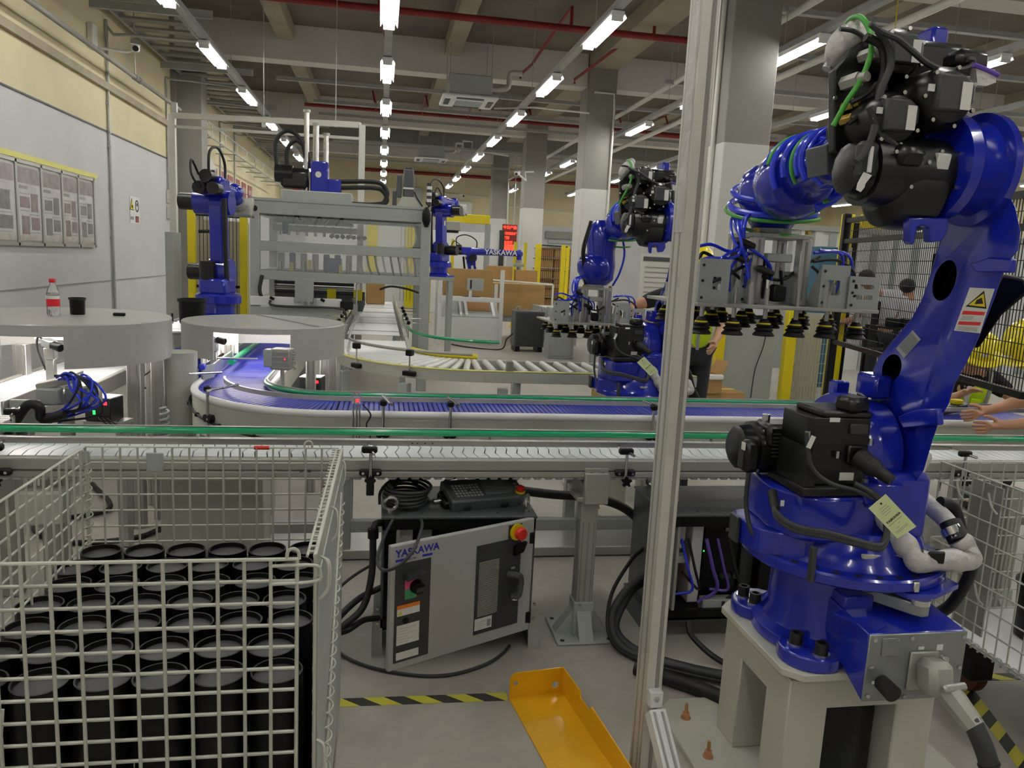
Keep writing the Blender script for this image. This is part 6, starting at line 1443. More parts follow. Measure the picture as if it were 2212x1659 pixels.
# blue motor drum between the hoods
t = T('gear_motor', 'blue boxed drive unit on a grey drum between the two hoods', 'motor', (-1.2, 5.3, 0))
MB().lathe([(.13, 0), (.14, .02), (.14, .62), (.15, .64)], (-1.22, 5.35, 0), (0, 0, 1), 28).build('drum', 'slate', t)
MB().cyl((-1.22, 5.35, .64), (-1.22, 5.35, .67), .155, n=28).build('drum_rim', 'bdark', t)
b = MB().box((-1.2, 5.3, .79), (.2, .14, .2), b=.006).build('drive_box', 'blue', t)
for z in (.73, .86): MB().box((-1.125, 5.228, z), (.018, .003, .05)).build('white_label', 'paper', b)
MB().sph((-1.2, 5.228, .76), .01, n=8, m=6).build('button', 'paper', b)
MB().tube([(-1.1, 5.3, .64), (-1.05, 5.3, .4), (-1.15, 5.25, .1), (-1.0, 5.1, .02)], .014, 8, 5).build('cable', 'rubber', t)
# things standing on the left hood
zt = 1.152
p = P(116, 682, Z=zt)
t = T('water_bottle', 'clear plastic bottle with red cap and red label on the left hood', 'bottle', (p.x, p.y, zt))
MB().lathe([(.0, 0), (.026, .001), (.031, .008), (.031, .05), (.029, .055), (.031, .06), (.031, .09), (.029, .095), (.03, .115), (.025, .14), (.013, .162), (.0125, .178), (0, .178)], (p.x, p.y, zt), (0, 0, 1), 24).build('body', 'cola', t)
MB().lathe([(.0316, .05), (.0316, .088)], (p.x, p.y, zt), (0, 0, 1), 24, False).build('label', 'redlab', t)
MB().lathe([(.0312, .088), (.0312, .105)], (p.x, p.y, zt), (0, 0, 1), 24, False).build('label_band', 'paper', t)
MB().lathe([(.0145, 0), (.0155, .003), (.0155, .018), (.014, .02), (0, .02)], (p.x, p.y, zt + .172), (0, 0, 1), 18).build('cap', 'redlab', t)
p = P(168, 679, Z=zt)
t = T('plastic_cup', 'small black plastic cup standing on the left hood', 'cup', (p.x, p.y, zt))
MB().lathe([(.034, 0), (.036, .003), (.038, .078), (.041, .079), (.041, .09), (.038, .09), (.034, .004), (0, .004)], (p.x, p.y, zt), (0, 0, 1), 24).build('body', 'blackp', t)
MB().lathe([(.0405, .078), (.0425, .08), (.0425, .09)], (p.x, p.y, zt), (0, 0, 1), 24, False).build('rim', 'rubber', t)
p = P(258, 682, Z=zt)
one(MB().box((p.x, p.y, zt + .008), (.06, .03, .016), R(10), b=.004), 'cable_plug', 'blackp', 'small dark plug lying on the back of the left hood', 'plug')
# feed conveyor between the hoods with a black pail on it
t = T('feed_conveyor', 'narrow silver conveyor running back between the hoods', 'conveyor', (-1.35, 6.3, 0))
for x in (-1.52, -1.18): MB().box((x, 6.05, .95), (.03, 1.2, .08), b=.003).build('side_rail', 'alu', t)
for k in range(12): MB().cyl((-1.5, 5.55 + k * .1, .96), (-1.2, 5.55 + k * .1, .96), .022, n=10).build('roller', 'steel', t)
for (x, y) in ((-1.52, 5.6), (-1.18, 5.6), (-1.52, 6.55), (-1.18, 6.55)): MB().box((x, y, .46), (.05, .05, .92)).build('leg', 'alud', t)
for y in (5.6, 6.0): MB().cyl((-1.5, y, .99), (-1.5, y, 1.05), .008, n=8).build('rail_pin', 'blackp', t)
t = T('plastic_pail', 'black pail riding on the narrow conveyor between the hoods', 'pail', (-1.36, 6.0, .982))
MB().lathe([(.085, 0), (.088, .004), (.092, .16), (.099, .162), (.099, .18), (.092, .18), (.086, .006), (0, .006)], (-1.36, 6.0, .982), (0, 0, 1), 28).build('body', 'blackp', t)
MB().lathe([(.0985, .158), (.101, .162), (.101, .18)], (-1.36, 6.0, .982), (0, 0, 1), 28, False).build('rim', 'rubber', t)
# ================================================================== smaller robots further back
def small_robot(loc, rz, sc, a_low, a_up, label, fore=.62, tool=True, hoop=True, wrist=-60, mir=1):
    t = T('industrial_robot', label, 'robot', loc)
    X0 = Mx.Translation(loc) @ Mx.Rotation(rz, 4, 'Z') @ Mx.Scale(sc, 4) @ Mx.Diagonal((1, mir, 1, 1))
    def B(x=None): return MB(X0 @ x if x is not None else X0)
    B().prism(octo(-.2, .2, -.2, .2, .06, 0), (0, 0, .03)).build('base_flange', 'blue', t)
    B().lathe([(.17, .03), (.14, .06), (.14, .14), (.2, .15), (.2, .22), (.17, .24)], (0, 0, 0), (0, 0, 1), 28).build('base_column', 'blue', t)
    B().box((-.02, 0, .3), (.3, .24, .14), b=.02).build('turret', 'blue', t)
    B().cyl((-.1, -.06, .32), (-.1, -.06, .52), .07, n=12).build('turning_motor', 'black', t)
    B().cyl((.06, -.28, .42), (.06, -.08, .42), .075, n=12).build('shoulder_motor', 'black', t)
    B().cyl((.06, -.08, .42), (.06, .1, .42), .13, n=28).build('shoulder_hub', 'blue', t)
    L1 = Mx.Translation((.06, 0, .42)) @ Mx.Rotation(R(a_low), 4, 'Y')
    la_ = B(L1).prism([(-.1, -.06, -.06), (.1, -.06, -.06), (.09, -.06, .2), (.075, -.06, .45), (.1, -.06, .66), (.04, -.06, .72), (-.06, -.06, .72), (-.11, -.06, .64), (-.09, -.06, .4)], (0, .12, 0)).build('lower_arm', 'blue', t, bevel=.012 * sc)
    B(L1).box((0, -.062, .42), (.05, .004, .07)).build('warning_label', 'paper', la_)
    U = L1 @ Mx.Translation((0, 0, .62)) @ Mx.Rotation(R(a_up), 4, 'Y')
    B(U).cyl((0, -.2, 0), (0, .12, 0), .11, n=26).build('elbow_casting', 'blue', t)
    B(U).cyl((0, -.34, 0), (0, -.2, 0), .075, n=12).build('elbow_motor', 'black', t)
    B(U).box((-.1, 0, .13), (.22, .2, .16), b=.02).build('arm_head', 'blue', t)
    for (y, z) in ((-.06, .1), (.06, .1), (0, .2)): B(U).cyl((-.32, y, z), (-.2, y, z), .055, n=12).build('axis_motor', 'black', t)
    fa_ = B(U).lathe([(.085, 0), (.08, .06), (.065, fore * .5), (.06, fore)], (0, 0, .13), (1, 0, 0), 24).build('forearm', 'blue', t)
    Wm = U @ Mx.Translation((fore, 0, .13)) @ Mx.Rotation(R(wrist), 4, 'Y')
    B(Wm).sph((0, 0, 0), .085, (1, 1.1, 1), 18, 12).cyl((0, 0, 0), (.13, 0, 0), .055, n=18).build('wrist', 'blue', t)
    if tool:
        B(Wm).cyl((.13, 0, 0), (.2, 0, 0), .07, n=18).box((.24, 0, 0), (.06, .24, .2), b=.01).build('gripper', 'alud', t)
        for y in (-.09, .09): B(Wm).box((.32, y, 0), (.12, .03, .06), b=.006).build('gripper_finger', 'zinc', t)
    if hoop:
        B(U).tube([(-.3, .02, .2), (-.3, .03, .4), (-.1, .03, .46), (.1, .02, .36), (.12, .02, .2)], .012, 8, 6).build('cable_loop', 'rubber', t)
        B(U).tube([(-.34, -.05, .1), (-.42, -.08, .2), (-.36, -.1, .32), (-.2, -.1, .22)], .01, 8, 6).build('cable_loop', 'rubber', t)
    B(L1).tube([(-.13, .1, -.1), (-.15, .1, .3), (-.14, .1, .66)], .022, 8, 4).build('hose', 'rubber', t)
    return t, X0, U
rl, X0, U = small_robot((-1.37, 7.0, .93), R(82), .95, -3, 4, 'blue robot arm standing upright before the grey machine frame', .4, True, True, 30, -1)
st_ = T('robot_stand', 'white steel stand under the blue robot before the machine frame', 'stand', (-1.37, 7.0, 0))
MB().box((-1.37, 7.0, .9), (.52, .5, .05), b=.004).build('top_plate', 'gpaint', st_)
for dx in (-.2, .2):
    for dy in (-.2, .2): MB().box((-1.37 + dx, 7.0 + dy, .44), (.08, .08, .88)).build('leg', 'gpaint', st_)
small_robot((.92, 12.4, 1.25), R(60), 1.0, -4, 2, 'blue robot arm seen edge on behind the grey machine frame', .45, True, True, 25)
s = T('robot_stand', 'pale steel stand under the robot behind the machine frame', 'stand', (.92, 12.4, 0))
for dx in (-.18, .18):
    for dy in (-.18, .18): MB().box((.92 + dx, 12.4 + dy, .6), (.07, .07, 1.2)).build('leg', 'gpaint', s)
MB().box((.92, 12.4, 1.225), (.46, .46, .05)).build('top_plate', 'gpaint', s)
fr, X0, U = small_robot((2.0, 17, .5), R(0), 1.05, -10, 10, 'far blue robot reaching level over the big cartons', 1.02, True, True, 88)
txt('YASKAWA', .15, X0 @ U @ V((.28, -.085, .09)), (X0 @ U).to_3x3() @ V((1, 0, 0)), (X0 @ U).to_3x3() @ V((0, 0, 1)), 'paper', fr, ext=.004, bold=.004)
s = T('robot_stand', 'white box stand under the far robot behind the cartons', 'stand', (2.0, 17, 0))
MB().box((2.0, 17, .225), (.5, .5, .45), b=.01).build('pillar', 'white', s); MB().box((2.0, 17, .475), (.6, .6, .05)).build('top_plate', 'white', s)
# ================================================================== grey machine frame
mf = T('machine_frame', 'large open grey steel machine frame with clear panels in the middle distance', 'machine', (-.43, 9.6, 0))
ml, mr, my0, my1, mt = -1.36, .5, 8.95, 10.45, 2.06
for (x, w) in ((ml, .1), (mr, .11)):
    for y in (my0, my1): MB().box((x, y, mt / 2), (w, .1, mt), b=.006).build('post', 'gpaint', mf)
for (z, h) in ((2.0, .14), (1.585, .11), (1.27, .1)):
    for y in (my0, my1): MB().box(((ml + mr) / 2, y, z), (mr - ml, .08, h), b=.004).build('cross_beam', 'gpaint', mf)
    for x in (ml, mr): MB().box((x, (my0 + my1) / 2, z), (.08, my1 - my0, h), b=.004).build('side_beam', 'gpaint', mf)
for (z, h) in ((1.78, .26), (1.425, .2)):
    MB().box(((ml + mr) / 2, my0 - .03, z), (mr - ml - .1, .006, h)).build('clear_panel', 'pane', mf)
MB().box(((ml + mr) / 2, (my0 + my1) / 2, 2.085), (mr - ml + .1, my1 - my0 + .1, .03)).build('roof_sheet', 'gpaint', mf)
MB().cyl((ml, my0 - .05, 1.98), (ml, my0 - .056, 1.98), .032, n=18).build('cable_hole', 'ink', mf)
MB().lathe([(.02, -.1), (.05, -.03), (.05, .05), (.02, .12)], (mr, my0 - .08, 1.98), (0, 0, 1), 14).build('alarm_horn', 'blackp', mf)
# carriage with grippers and hoses inside
MB().box((-.75, 9.4, 1.8), (.95, .12, .07), b=.006).build('gripper_rail', 'alud', mf)
MB().box((-.78, 9.6, 1.88), (.9, .4, .04), b=.006).build('carriage_plate', 'gpaint', mf)
for k in range(9): MB().cyl((-1.15 + k * .1, 9.36, 1.72), (-1.15 + k * .1, 9.36, 1.84), .018, n=10).build('nozzle', 'steel', mf)
for k in range(6): MB().tube([(-1.05 + k * .12, 9.5, 1.9), (-1.1 + k * .13, 9.42, 1.95), (-1.12 + k * .12, 9.36, 1.86)], .012, 7, 4).build('hose', 'rubber' if k % 2 else 'gpaint', mf)
for k in range(7): MB().lathe([(.0, 0), (.03, .02), (.02, .05)], (-.55 + k * .06, 9.1 + .03 * k, 1.7), (0, 0, 1), 10).build('suction_cup', 'smoke', mf)
MB().box((-1.08, 9.3, 1.8), (.06, .1, .14), b=.004).build('valve_block', 'bdark', mf)
for k in range(8):
    x = -1.15 + k * .13
    MB().box((x, 9.5, 1.42), (.07, .09, .2), b=.008).build('gripper_unit', ('gpaint', 'bdark', 'alud', 'gpaint', 'slate', 'bdark', 'alud', 'gpaint')[k], mf)
    MB().cyl((x, 9.42, 1.3), (x, 9.42, 1.42), .014, n=8).build('piston', 'steel', mf)
MB().box((-.55, 9.46, 1.4), (.2, .14, .16), b=.01).build('drive_head', 'bdark', mf)
for k in range(8): MB().tube([(-.25 + k * .09, 9.3, 1.56), (-.22 + k * .09, 9.25, 1.4), (-.14 + k * .08, 9.2, 1.24)], .012, 7, 4).build('hanging_hose', 'panel' if k % 3 else 'gpaint', mf)
for k in range(4): MB().tube([(.38 + k * .03, 9.0 + k * .1, 1.9), (.42 + k * .02, 9.0 + k * .1, 1.75), (.36 + k * .03, 9.0 + k * .1, 1.62)], .016, 7, 4).build('hanging_hose', 'panel', mf)
for (x, z) in ((-1.0, 1.36), (-.8, 1.4), (-.45, 1.36)): MB().box((x, 9.2, z), (.04, .03, .1)).build('yellow_guide', 'yel2', mf)
# lower part: slide unit, white plates
MB().box((-.91, 8.86, .985), (.98, .08, .1), b=.005).build('slide_rail', 'whitep', mf)
MB().box((-.36, 8.84, .97), (.14, .1, .09), b=.006).build('slide_motor', 'blackp', mf)
MB().box((-.82, 8.8, 1.12), (.2, .03, .26), b=.004).build('carrier_plate', 'gpaint', mf)
for k in range(3): MB().box((-.84 + k * .07, 8.79, .98), (.03, .04, .12)).build('bracket', 'alu', mf)
MB().tube([(-1.18, 8.78, 1.0), (-1.12, 8.77, .94), (-.5, 8.77, .94), (-.38, 8.77, .9), (-.36, 8.77, .75)], .014, 8, 4).build('drag_cable', 'panel', mf)
for dx in (-1.16, -.62): MB().box((dx, 8.78, 1.02), (.05, .03, .03), (0, .5, 0), b=.004).build('clamp', 'blackp', mf)
MB().box((-.9, 8.82, .84), (.98, .03, .17), b=.004).build('front_plate', 'gpaint', mf)
MB().box((-.9, 8.86, .68), (.96, .03, .08)).build('lower_beam', 'gpaint', mf)
MB().box((-.38, 8.84, .5), (.08, .08, .6)).build('support_leg', 'gpaint', mf)
MB().box((-1.3, 8.84, .5), (.08, .08, .6)).build('support_leg', 'gpaint', mf)
for k in range(4): MB().cyl((-1.2, 9.3, 1.08 + k * .05), (-.3, 9.3, 1.08 + k * .05), .02, n=10).build('guide_bar', 'steel' if k % 2 else 'panel', mf)
MB().box((-.75, 9.4, 1.0), (.9, .2, .2), b=.01).build('clamping_unit', 'slate', mf)
for k in range(2): MB().box((-.55 + k * .3, 9.2, 1.05), (.1, .02, .16)).build('yellow_plate', 'yel2', mf)
MB().tube([(-1.28, 8.9, 1.26), (-1.3, 8.85, 1.1), (-1.26, 8.85, .98)], .02, 8, 4).build('cable', 'rubber', mf)
for k in range(14):
    MB().box((-.28 + (k % 2) * .06, 9.0 + .09 * k, .92 + .03 * (k % 4)), (.07, .07, .12), b=.006).build('sensor_block', ('alud', 'panel', 'steel', 'blackp')[k % 4], mf)
    MB().cyl((-.26, 9.0 + .09 * k, .7), (-.26, 9.0 + .09 * k, 1.2), .01, n=6).build('rod', 'steel', mf)
MB().tube([(.0, 8.9, 1.16), (.12, 8.88, 1.2), (.3, 8.88, 1.18), (.44, 8.88, 1.14)], .012, 7, 5).build('black_cable', 'rubber', mf)
# ---------------- gantry unit on top of the frame
gn = T('lifting_unit', 'blue lifting unit with black motor and tall chrome rods on the machine frame', 'lifting unit', (-.8, 9.6, 2.1))
MB().box((-.74, 9.6, 2.17), (.8, .5, .13), b=.01).build('base_plate', 'gpaint', gn)
MB().box((-.72, 9.55, 2.4), (.2, .22, .36), b=.014).build('gear_box', 'blue', gn)
MB().cyl((-.73, 9.43, 2.43), (-.73, 9.435, 2.43), .035, n=16).build('sight_glass', 'paper', gn)
MB().box((-.55, 9.55, 2.27), (.16, .18, .24), b=.012).build('gear_box', 'blue', gn)
MB().cyl((-1.22, 9.5, 2.42), (-1.02, 9.5, 2.42), .1, n=14).cyl((-1.02, 9.5, 2.42), (-.84, 9.5, 2.42), .075, n=14).build('drive_motor', 'black', gn)
MB().box((-1.0, 9.55, 2.36), (.3, .26, .2), b=.03).build('motor_housing', 'black', gn)
MB().box((-.98, 9.5, 2.25), (.1, .1, .08)).build('terminal_box', 'redp', gn)
for (x, y, h) in ((-.87, 9.5, 3.12), (-.77, 9.62, 3.0), (-.67, 9.8, 2.92), (-.79, 9.75, 3.02)):
    MB().cyl((x, y, 2.2), (x, y, h), .03, n=12).build('guide_rod', 'steel', gn)
    MB().cyl((x, y, h), (x, y, h + .03), .042, n=12).build('rod_collar', 'alud', gn)
for (a, h, w) in ((-1.2, 2.9, .34), (-1.08, 2.8, .26)):
    MB().tube([(a, 9.5, 2.45), (a - .01, 9.5, h - .12), (a + w * .35, 9.5, h), (a + w * .8, 9.5, h - .1), (a + w, 9.5, 2.5)], .024, 8, 7).build('cable_loop', 'rubber', gn)
for (z, o) in ((2.37, 0), (2.3, .05)):
    MB().tube([(-.5, 9.5, z), (-.1, 9.45, z + .02), (.02, 9.45, z - .02), (.06, 9.45, z - .12), (-.02, 9.45, 2.13 + o * .2), (-.3, 9.42, 2.12), (-1.1, 9.42, 2.13)], .026, 8, 7).build('hose', 'rubber', gn)
mo = T('press_motor', 'tall dark servo motor on the right end of the machine frame', 'motor', (.3, 9.5, 2.1))
MB().prism([(.16, 9.4, 2.1), (.46, 9.4, 2.1), (.38, 9.4, 2.24), (.24, 9.4, 2.24)], (0, .2, 0)).build('mount', 'gpaint2', mo)
MB().box((.31, 9.5, 2.4), (.12, .12, .32), b=.01).build('servo_motor', 'slate', mo)
MB().box((.31, 9.5, 2.56), (.1, .1, .06), b=.01).build('end_cap', 'panel', mo)
MB().box((.31, 9.5, 2.34), (.125, .125, .02)).build('motor_ring', 'paper', mo)
MB().box((.2, 9.5, 2.36), (.06, .08, .26), b=.008).box((.15, 9.5, 2.2), (.05, .07, .2), b=.006).build('valve_stack', 'slate', mo)
MB().tube([(.38, 9.45, 2.3), (.42, 9.42, 2.22), (.48, 9.42, 2.14)], .01, 7, 4).build('cable', 'rubber', mo)
be = T('signal_tower', 'small black and white stacked signal light on the frame corner', 'signal light', (.53, 9.0, 2.1))
for k in range(7): MB().cyl((.53, 9.0, 2.13 + k * .035), (.53, 9.0, 2.165 + k * .035), .028, n=14).build('lamp_ring', 'panel' if k % 2 == 0 else 'whitep', be)
MB().cyl((.53, 9.0, 2.09), (.53, 9.0, 2.13), .012, n=8).build('stem', 'blackp', be)
# pipe arch over the frame
ar = T('pipe_arch', 'white square tube arch carrying cables from the wall column to the frame', 'cable bridge', (-1.5, 9.9, 0))
MB().bar((-2.95, 12.0, 3.35), (-.3, 10.62, 3.2), .07, .07).build('top_tube', 'cpipe', ar)
MB().bar((-2.95, 12.0, 3.2), (-.3, 10.62, 3.03), .035, .035).build('lower_tube', 'cpipe', ar)
MB().box((-.27, 10.62, 1.6), (.08, .08, 3.2)).build('upright', 'cpipe', ar)
MB().box((-2.95, 12.0, 1.68), (.09, .09, 3.36)).build('upright', 'cpipe', ar)
MB().box((-2.95, 12.15, 3.45), (.07, .07, .2)).build('clamp', 'galv', ar)
for x in (-1.6, -.62): y = 10.62 + (x + .3) * (1.38 / -2.65); MB().cyl((x, y, 3.2), (x, y, 5.7), .005, n=6).build('hanger_rod', 'galv', ar); MB().box((x, y, 3.22), (.05, .05, .08)).build('hanger_clip', 'cpipe', ar)
t = T('pallet_fence', 'yellow post fence with black mesh door beside the left wall', 'fence', (-2.4, 10.5, 0))
for (x, y) in ((-2.3, 10.2), (-1.72, 10.4)): MB().box((x, y, 1.0), (.09, .09, 2.0), b=.005).build('post', 'yel2', t)
for z in (1.93, 1.05, .1): MB().bar((-2.3, 10.2, z), (-1.72, 10.4, z), .035, .035).build('rail', 'blackp', t)
for k in range(1, 14): p = V((-2.3, 10.2, 0)) + V((.58, .2, 0)) * (k / 14); MB().cyl((p.x, p.y, .1), (p.x, p.y, 1.93), .004, n=5).build('wire', 'blackp', t)
MB().tube([(-2.2, 10.1, 1.72), (-2.0, 10.1, 1.75), (-1.9, 10.12, 1.9), (-1.88, 10.2, 2.2)], .02, 8, 5).build('hose', 'rubber', t)
c = T('electric_cabinet', 'tall grey cabinet with red display behind the left fence', 'cabinet', (-2.2, 11.4, 0))
MB().box((-2.15, 11.4, .95), (.6, .5, 1.9), b=.012).build('body', 'concl', c)
MB().box((-2.25, 11.145, 1.2), (.06, .006, 1.1)).build('door_gap', 'ink', c)
MB().box((-2.12, 11.14, 1.28), (.12, .008, .035)).build('display', 'ledred', c)
MB().box((-2.62, 10.6, .85), (.1, .4, 1.7), b=.006).build('side_panel', 'gpaint', c)
# ================================================================== cartons, carts, boxes
def carton(c, s, rz, label, flaps=False, tape_=True, m='card'):
    c = V(c); t = T('carton', label, 'box', (c.x, c.y, c.z)); xf = Mx.Translation(c) @ Mx.Rotation(rz, 4, 'Z'); x, y, z = s
    if not flaps:
        MB(xf).box((0, 0, z / 2), s, b=.004).build('body', m, t)
        if tape_: MB(xf).box((0, 0, z + .0005), (x * 1.002, .05, .001)).build('tape', 'ylpale', t)
        MB(xf).box((0, -y / 2 - .0005, z * .5), (x * .002 + .004, .001, z)).build('seam', 'cardd', t)
    else:
        th = .006
        for (dx, dy, w, d) in ((0, -y / 2, x, th), (0, y / 2, x, th), (-x / 2, 0, th, y), (x / 2, 0, th, y)): MB(xf).box((dx, dy, z / 2), (w, d, z)).build('wall', m, t)
        MB(xf).box((0, 0, th / 2), (x, y, th)).build('floor_panel', m, t)
        for (a, sgn) in (('x', -1), ('x', 1), ('y', 1)):
            if a == 'x': MB(xf).prism([(sgn * x / 2, -y / 2, z), (sgn * x / 2, y / 2, z), (sgn * (x / 2 + .07), y / 2 - .02, z + .14), (sgn * (x / 2 + .07), -y / 2 + .02, z + .14)], (sgn * .005, 0, .002)).build('flap', m, t)
            else: MB(xf).prism([(-x / 2, y / 2, z), (x / 2, y / 2, z), (x / 2 - .03, y / 2 + .06, z + .15), (-x / 2 + .03, y / 2 + .06, z + .15)], (0, .005, .002)).build('flap', m, t)
    return t
carton((-.07, 12.7, .765), (.28, .24, .36), R(6), 'single brown carton riding on the film covered conveyor')
# white tilting stand with flat cartons
wc = T('carton_stand', 'white steel stand with slanted trays holding flat cartons', 'stand', (1.65, 14.1, 0))
for x in (1.07, 2.2): MB().box((x, 14.0, .69), (.07, .07, 1.38), b=.004).build('post', 'white', wc); MB().box((x, 14.7, .55), (.06, .06, 1.1)).build('post', 'white', wc)
MB().box((1.63, 13.97, .83), (1.1, .05, .08), b=.004).build('rail', 'white', wc)
MB().prism([(1.1, 13.98, .5), (2.17, 13.98, .5), (2.17, 14.0, .12), (1.1, 14.0, .12)], (0, .02, 0)).build('front_tray', 'white', wc)
MB().prism([(1.1, 13.98, .5), (2.17, 13.98, .5), (2.17, 14.6, .82), (1.1, 14.6, .82)], (0, 0, .015)).build('slanted_tray', 'gpaint', wc)
for (x, w) in ((1.45, .04), (1.55, .05), (2.05, .05)): MB().prism([(x, 13.97, .52), (x + w, 13.97, .52), (x + w, 14.5, .8), (x, 14.5, .8)], (0, 0, .03)).build('tray_rail', 'white', wc)
MB().box((1.62, 13.95, .93), (.05, .03, .22)).build('sign_post', 'white', wc)
MB().box((1.7, 13.93, 1.1), (.3, .012, .22), b=.004).build('sign_plate', 'gpaint', wc)
MB().box((1.62, 13.92, 1.1), (.03, .006, .16)).build('slot', 'ink', wc)
MB().box((1.64, 14.0, .12), (1.15, .06, .06)).build('foot_rail', 'white', wc)
MB().box((2.02, 13.96, .05), (.04, .04, .1)).build('foot', 'gpaint', wc)
t = carton((1.6, 14.25, .87), (.92, .12, .5), 0, 'flat brown carton sheets leaning in the white stand', tape_=False)
MB().box((1.8, 14.3, .66), (.45, .3, .06), (R(27), 0, 0)).build('flat_sheet', 'cardd', t)
carton((2.68, 15.2, .5), (1.0, .9, .62), R(-2), 'big brown carton on the low platform below the far robot', tape_=False)
carton((2.4, 15.75, 1.12), (.5, .3, .32), R(3), 'open upright brown carton flap behind the big carton', tape_=False)
carton((2.95, 15.7, 1.12), (.45, .3, .26), R(-4), 'smaller brown carton at the right behind the big carton', tape_=False)
s = T('low_platform', 'low grey platform carrying the big cartons', 'platform', (2.7, 15.4, 0))
MB().box((2.7, 15.4, .44), (1.3, 1.2, .12), b=.006).build('deck', 'gpaint', s)
for dx in (-.55, .55):
    for dy in (-.5, .5): MB().box((2.7 + dx, 15.4 + dy, .19), (.08, .08, .38)).build('leg', 'gpaint', s)
one(MB().tube([(1.9, 14.6, 1.18), (3.3, 14.65, 1.14)], .02, 8, 1).tube([(3.3, 14.65, 1.14), (3.3, 14.65, 0)], .02, 8, 1).tube([(1.95, 14.62, 1.18), (1.95, 14.62, 0)], .02, 8, 1), 'guard_rail', 'cpipe', 'thin white tube rail before the big carton', 'rail')
# dark robot controller and grey cabinet in the middle distance
c = T('robot_controller', 'small dark controller cabinet on the floor in the middle distance', 'robot controller', (2.58, 13.3, 0))
MB().box((2.58, 13.3, .4), (.52, .42, .62), b=.008).build('body', 'slate', c)
MB().box((2.58, 13.085, .4), (.46, .01, .56), b=.004).build('front_panel', 'panel', c)
for dx in (-.2, .2): MB().box((2.58 + dx, 13.3, .045), (.08, .4, .09)).build('foot', 'blackp', c); MB().tube([(2.58 + dx - .03, 13.2, .71), (2.58 + dx - .02, 13.2, .77), (2.58 + dx + .02, 13.2, .77), (2.58 + dx + .03, 13.2, .71)], .01, 6, 3).build('lifting_eye', 'steel', c)
MB().tube([(2.31, 13.2, .3), (2.2, 13.2, .2), (2.1, 13.2, .02), (1.6, 13.4, .015), (1.3, 13.8, .015)], .012, 7, 6).build('cable', 'rubber', c)
c = T('electric_cabinet', 'pale green grey cabinet beside the flat conveyor', 'cabinet', (2.95, 12.4, 0))
MB().box((2.95, 12.4, .42), (.42, .34, .84), b=.008).build('body', 'gpaint', c)
MB().box((2.95, 12.226, .42), (.36, .008, .74), b=.003).build('door', 'gpaint', c)
for dx in (-.14, 0, .14): MB().cyl((2.95 + dx, 12.222, .07), (2.95 + dx, 12.21, .07), .012, n=8).build('bolt', 'steel', c)
carton((2.62, 7.9, .42), (.42, .36, .34), R(14), 'open brown carton with raised flaps behind the roller conveyor', True)
carton((2.6, 7.9, 0), (.5, .44, .42), R(8), 'closed brown carton under the open one behind the roller conveyor')
carton((3.68, 8.05, .0), (.62, .5, .24), R(4), 'low closed carton on the floor before the grey fence panel')
t = carton((3.5, 7.9, .24), (.36, .3, .2), R(6), 'brown carton holding purple bags with a white rim', True)
MB().box((3.5, 7.74, .42), (.38, .05, .06), b=.015).build('foam_edge', 'whitep', t)
MB().sph((3.48, 7.92, .4), .09, (1.2, 1, .5), 12, 8).build('purple_bag', 'purple', t)
# ================================================================== fences
def fence(a, b_, z0, z1, n, h, label, cat='fence', posts=('yel2', 'yel2'), m='blackp', pw=.1, r=.0035, floorpost=True):
    a, b_ = V(a), V(b_); t = T('mesh_fence', label, cat, (a + b_) / 2); d = b_ - a
    for p, pm in zip((a, b_), posts):
        if pm: MB().box((p.x, p.y, (0 if floorpost else z0) / 2 + (z1 + .05) / 2), (pw, pw, z1 + .05 - (0 if floorpost else z0)), math.atan2(d.y, d.x), b=.005).build('post', pm, t)
    for z in (z0, z1) + ((z1 - .14,) if h == 99 else ()): MB().bar((a.x, a.y, z), (b_.x, b_.y, z), .03, .03).build('rail', m, t)
    w0 = None
    L = MB().cyl((0, 0, z0), (0, 0, z1), r, n=5)
    o = WL[t.name]
    for k in range(1, n):
        p = a + d * (k / n)
        if w0 is None: w0 = MB().cyl((p.x, p.y, z0), (p.x, p.y, z1), r, n=5).build('wire', m, t); p0 = p
        else: c = w0.copy(); COL.objects.link(c); c.parent = t; c.location = p - p0
    hh = 12 if h == 99 else h
    for k in range(1, hh):
        z = z0 + (z1 - z0) * k / hh; MB().cyl((a.x, a.y, z), (b_.x, b_.y, z), r, n=5).build('cross_wire', m, t)
    return t
fence((2.66, 2.76, 0), (3.19, 5.0, 0), 1.1, 1.94, 96, 99, 'black fine mesh guard panel hanging before the helmeted workers', posts=(None, 'blackp'), r=.0022, pw=.05)
fence((4.88, 8.55, 0), (5.46, 8.5, 0), .03, 1.1, 16, 9, 'yellow post fence bay with grey wire mesh beside the robot arm', m='gpaint2', pw=.12)
one(MB().box((5.17, 8.74, .55), (.5, .02, 1.1)), 'pale_screen', 'ped', 'pale grey screen standing right behind the wire mesh bay', 'screen')
t = T('grey_fence', 'flat grey fence panel between yellow posts behind the low carton', 'fence', (4.45, 8.62, 0))
MB().box((4.42, 8.66, .5), (.66, .03, 1.0), b=.004).build('sheet', 'gpaint', t)
MB().box((4.02, 8.62, .55), (.1, .1, 1.1), b=.005).build('post', 'yel2', t)
MB().box((4.42, 8.62, 1.03), (.75, .04, .05)).build('rail', 'blackp', t)
MB().tube([(4.6, 8.6, 1.0), (4.58, 8.6, .7), (4.5, 8.6, .4), (4.48, 8.6, .05)], .006, 6, 6).build('cable', 'rubber', t)
t = T('tall_fence_post', 'tall yellow fence post with black frame beside the robot gripper', 'fence post', (5.46, 8.5, 0))
MB().box((5.5, 8.6, 1.15), (.12, .1, 2.3), b=.006).build('post', 'yel2', t)
MB().box((5.6, 8.58, 1.1), (.06, .06, 2.2)).build('frame_upright', 'blackp', t)
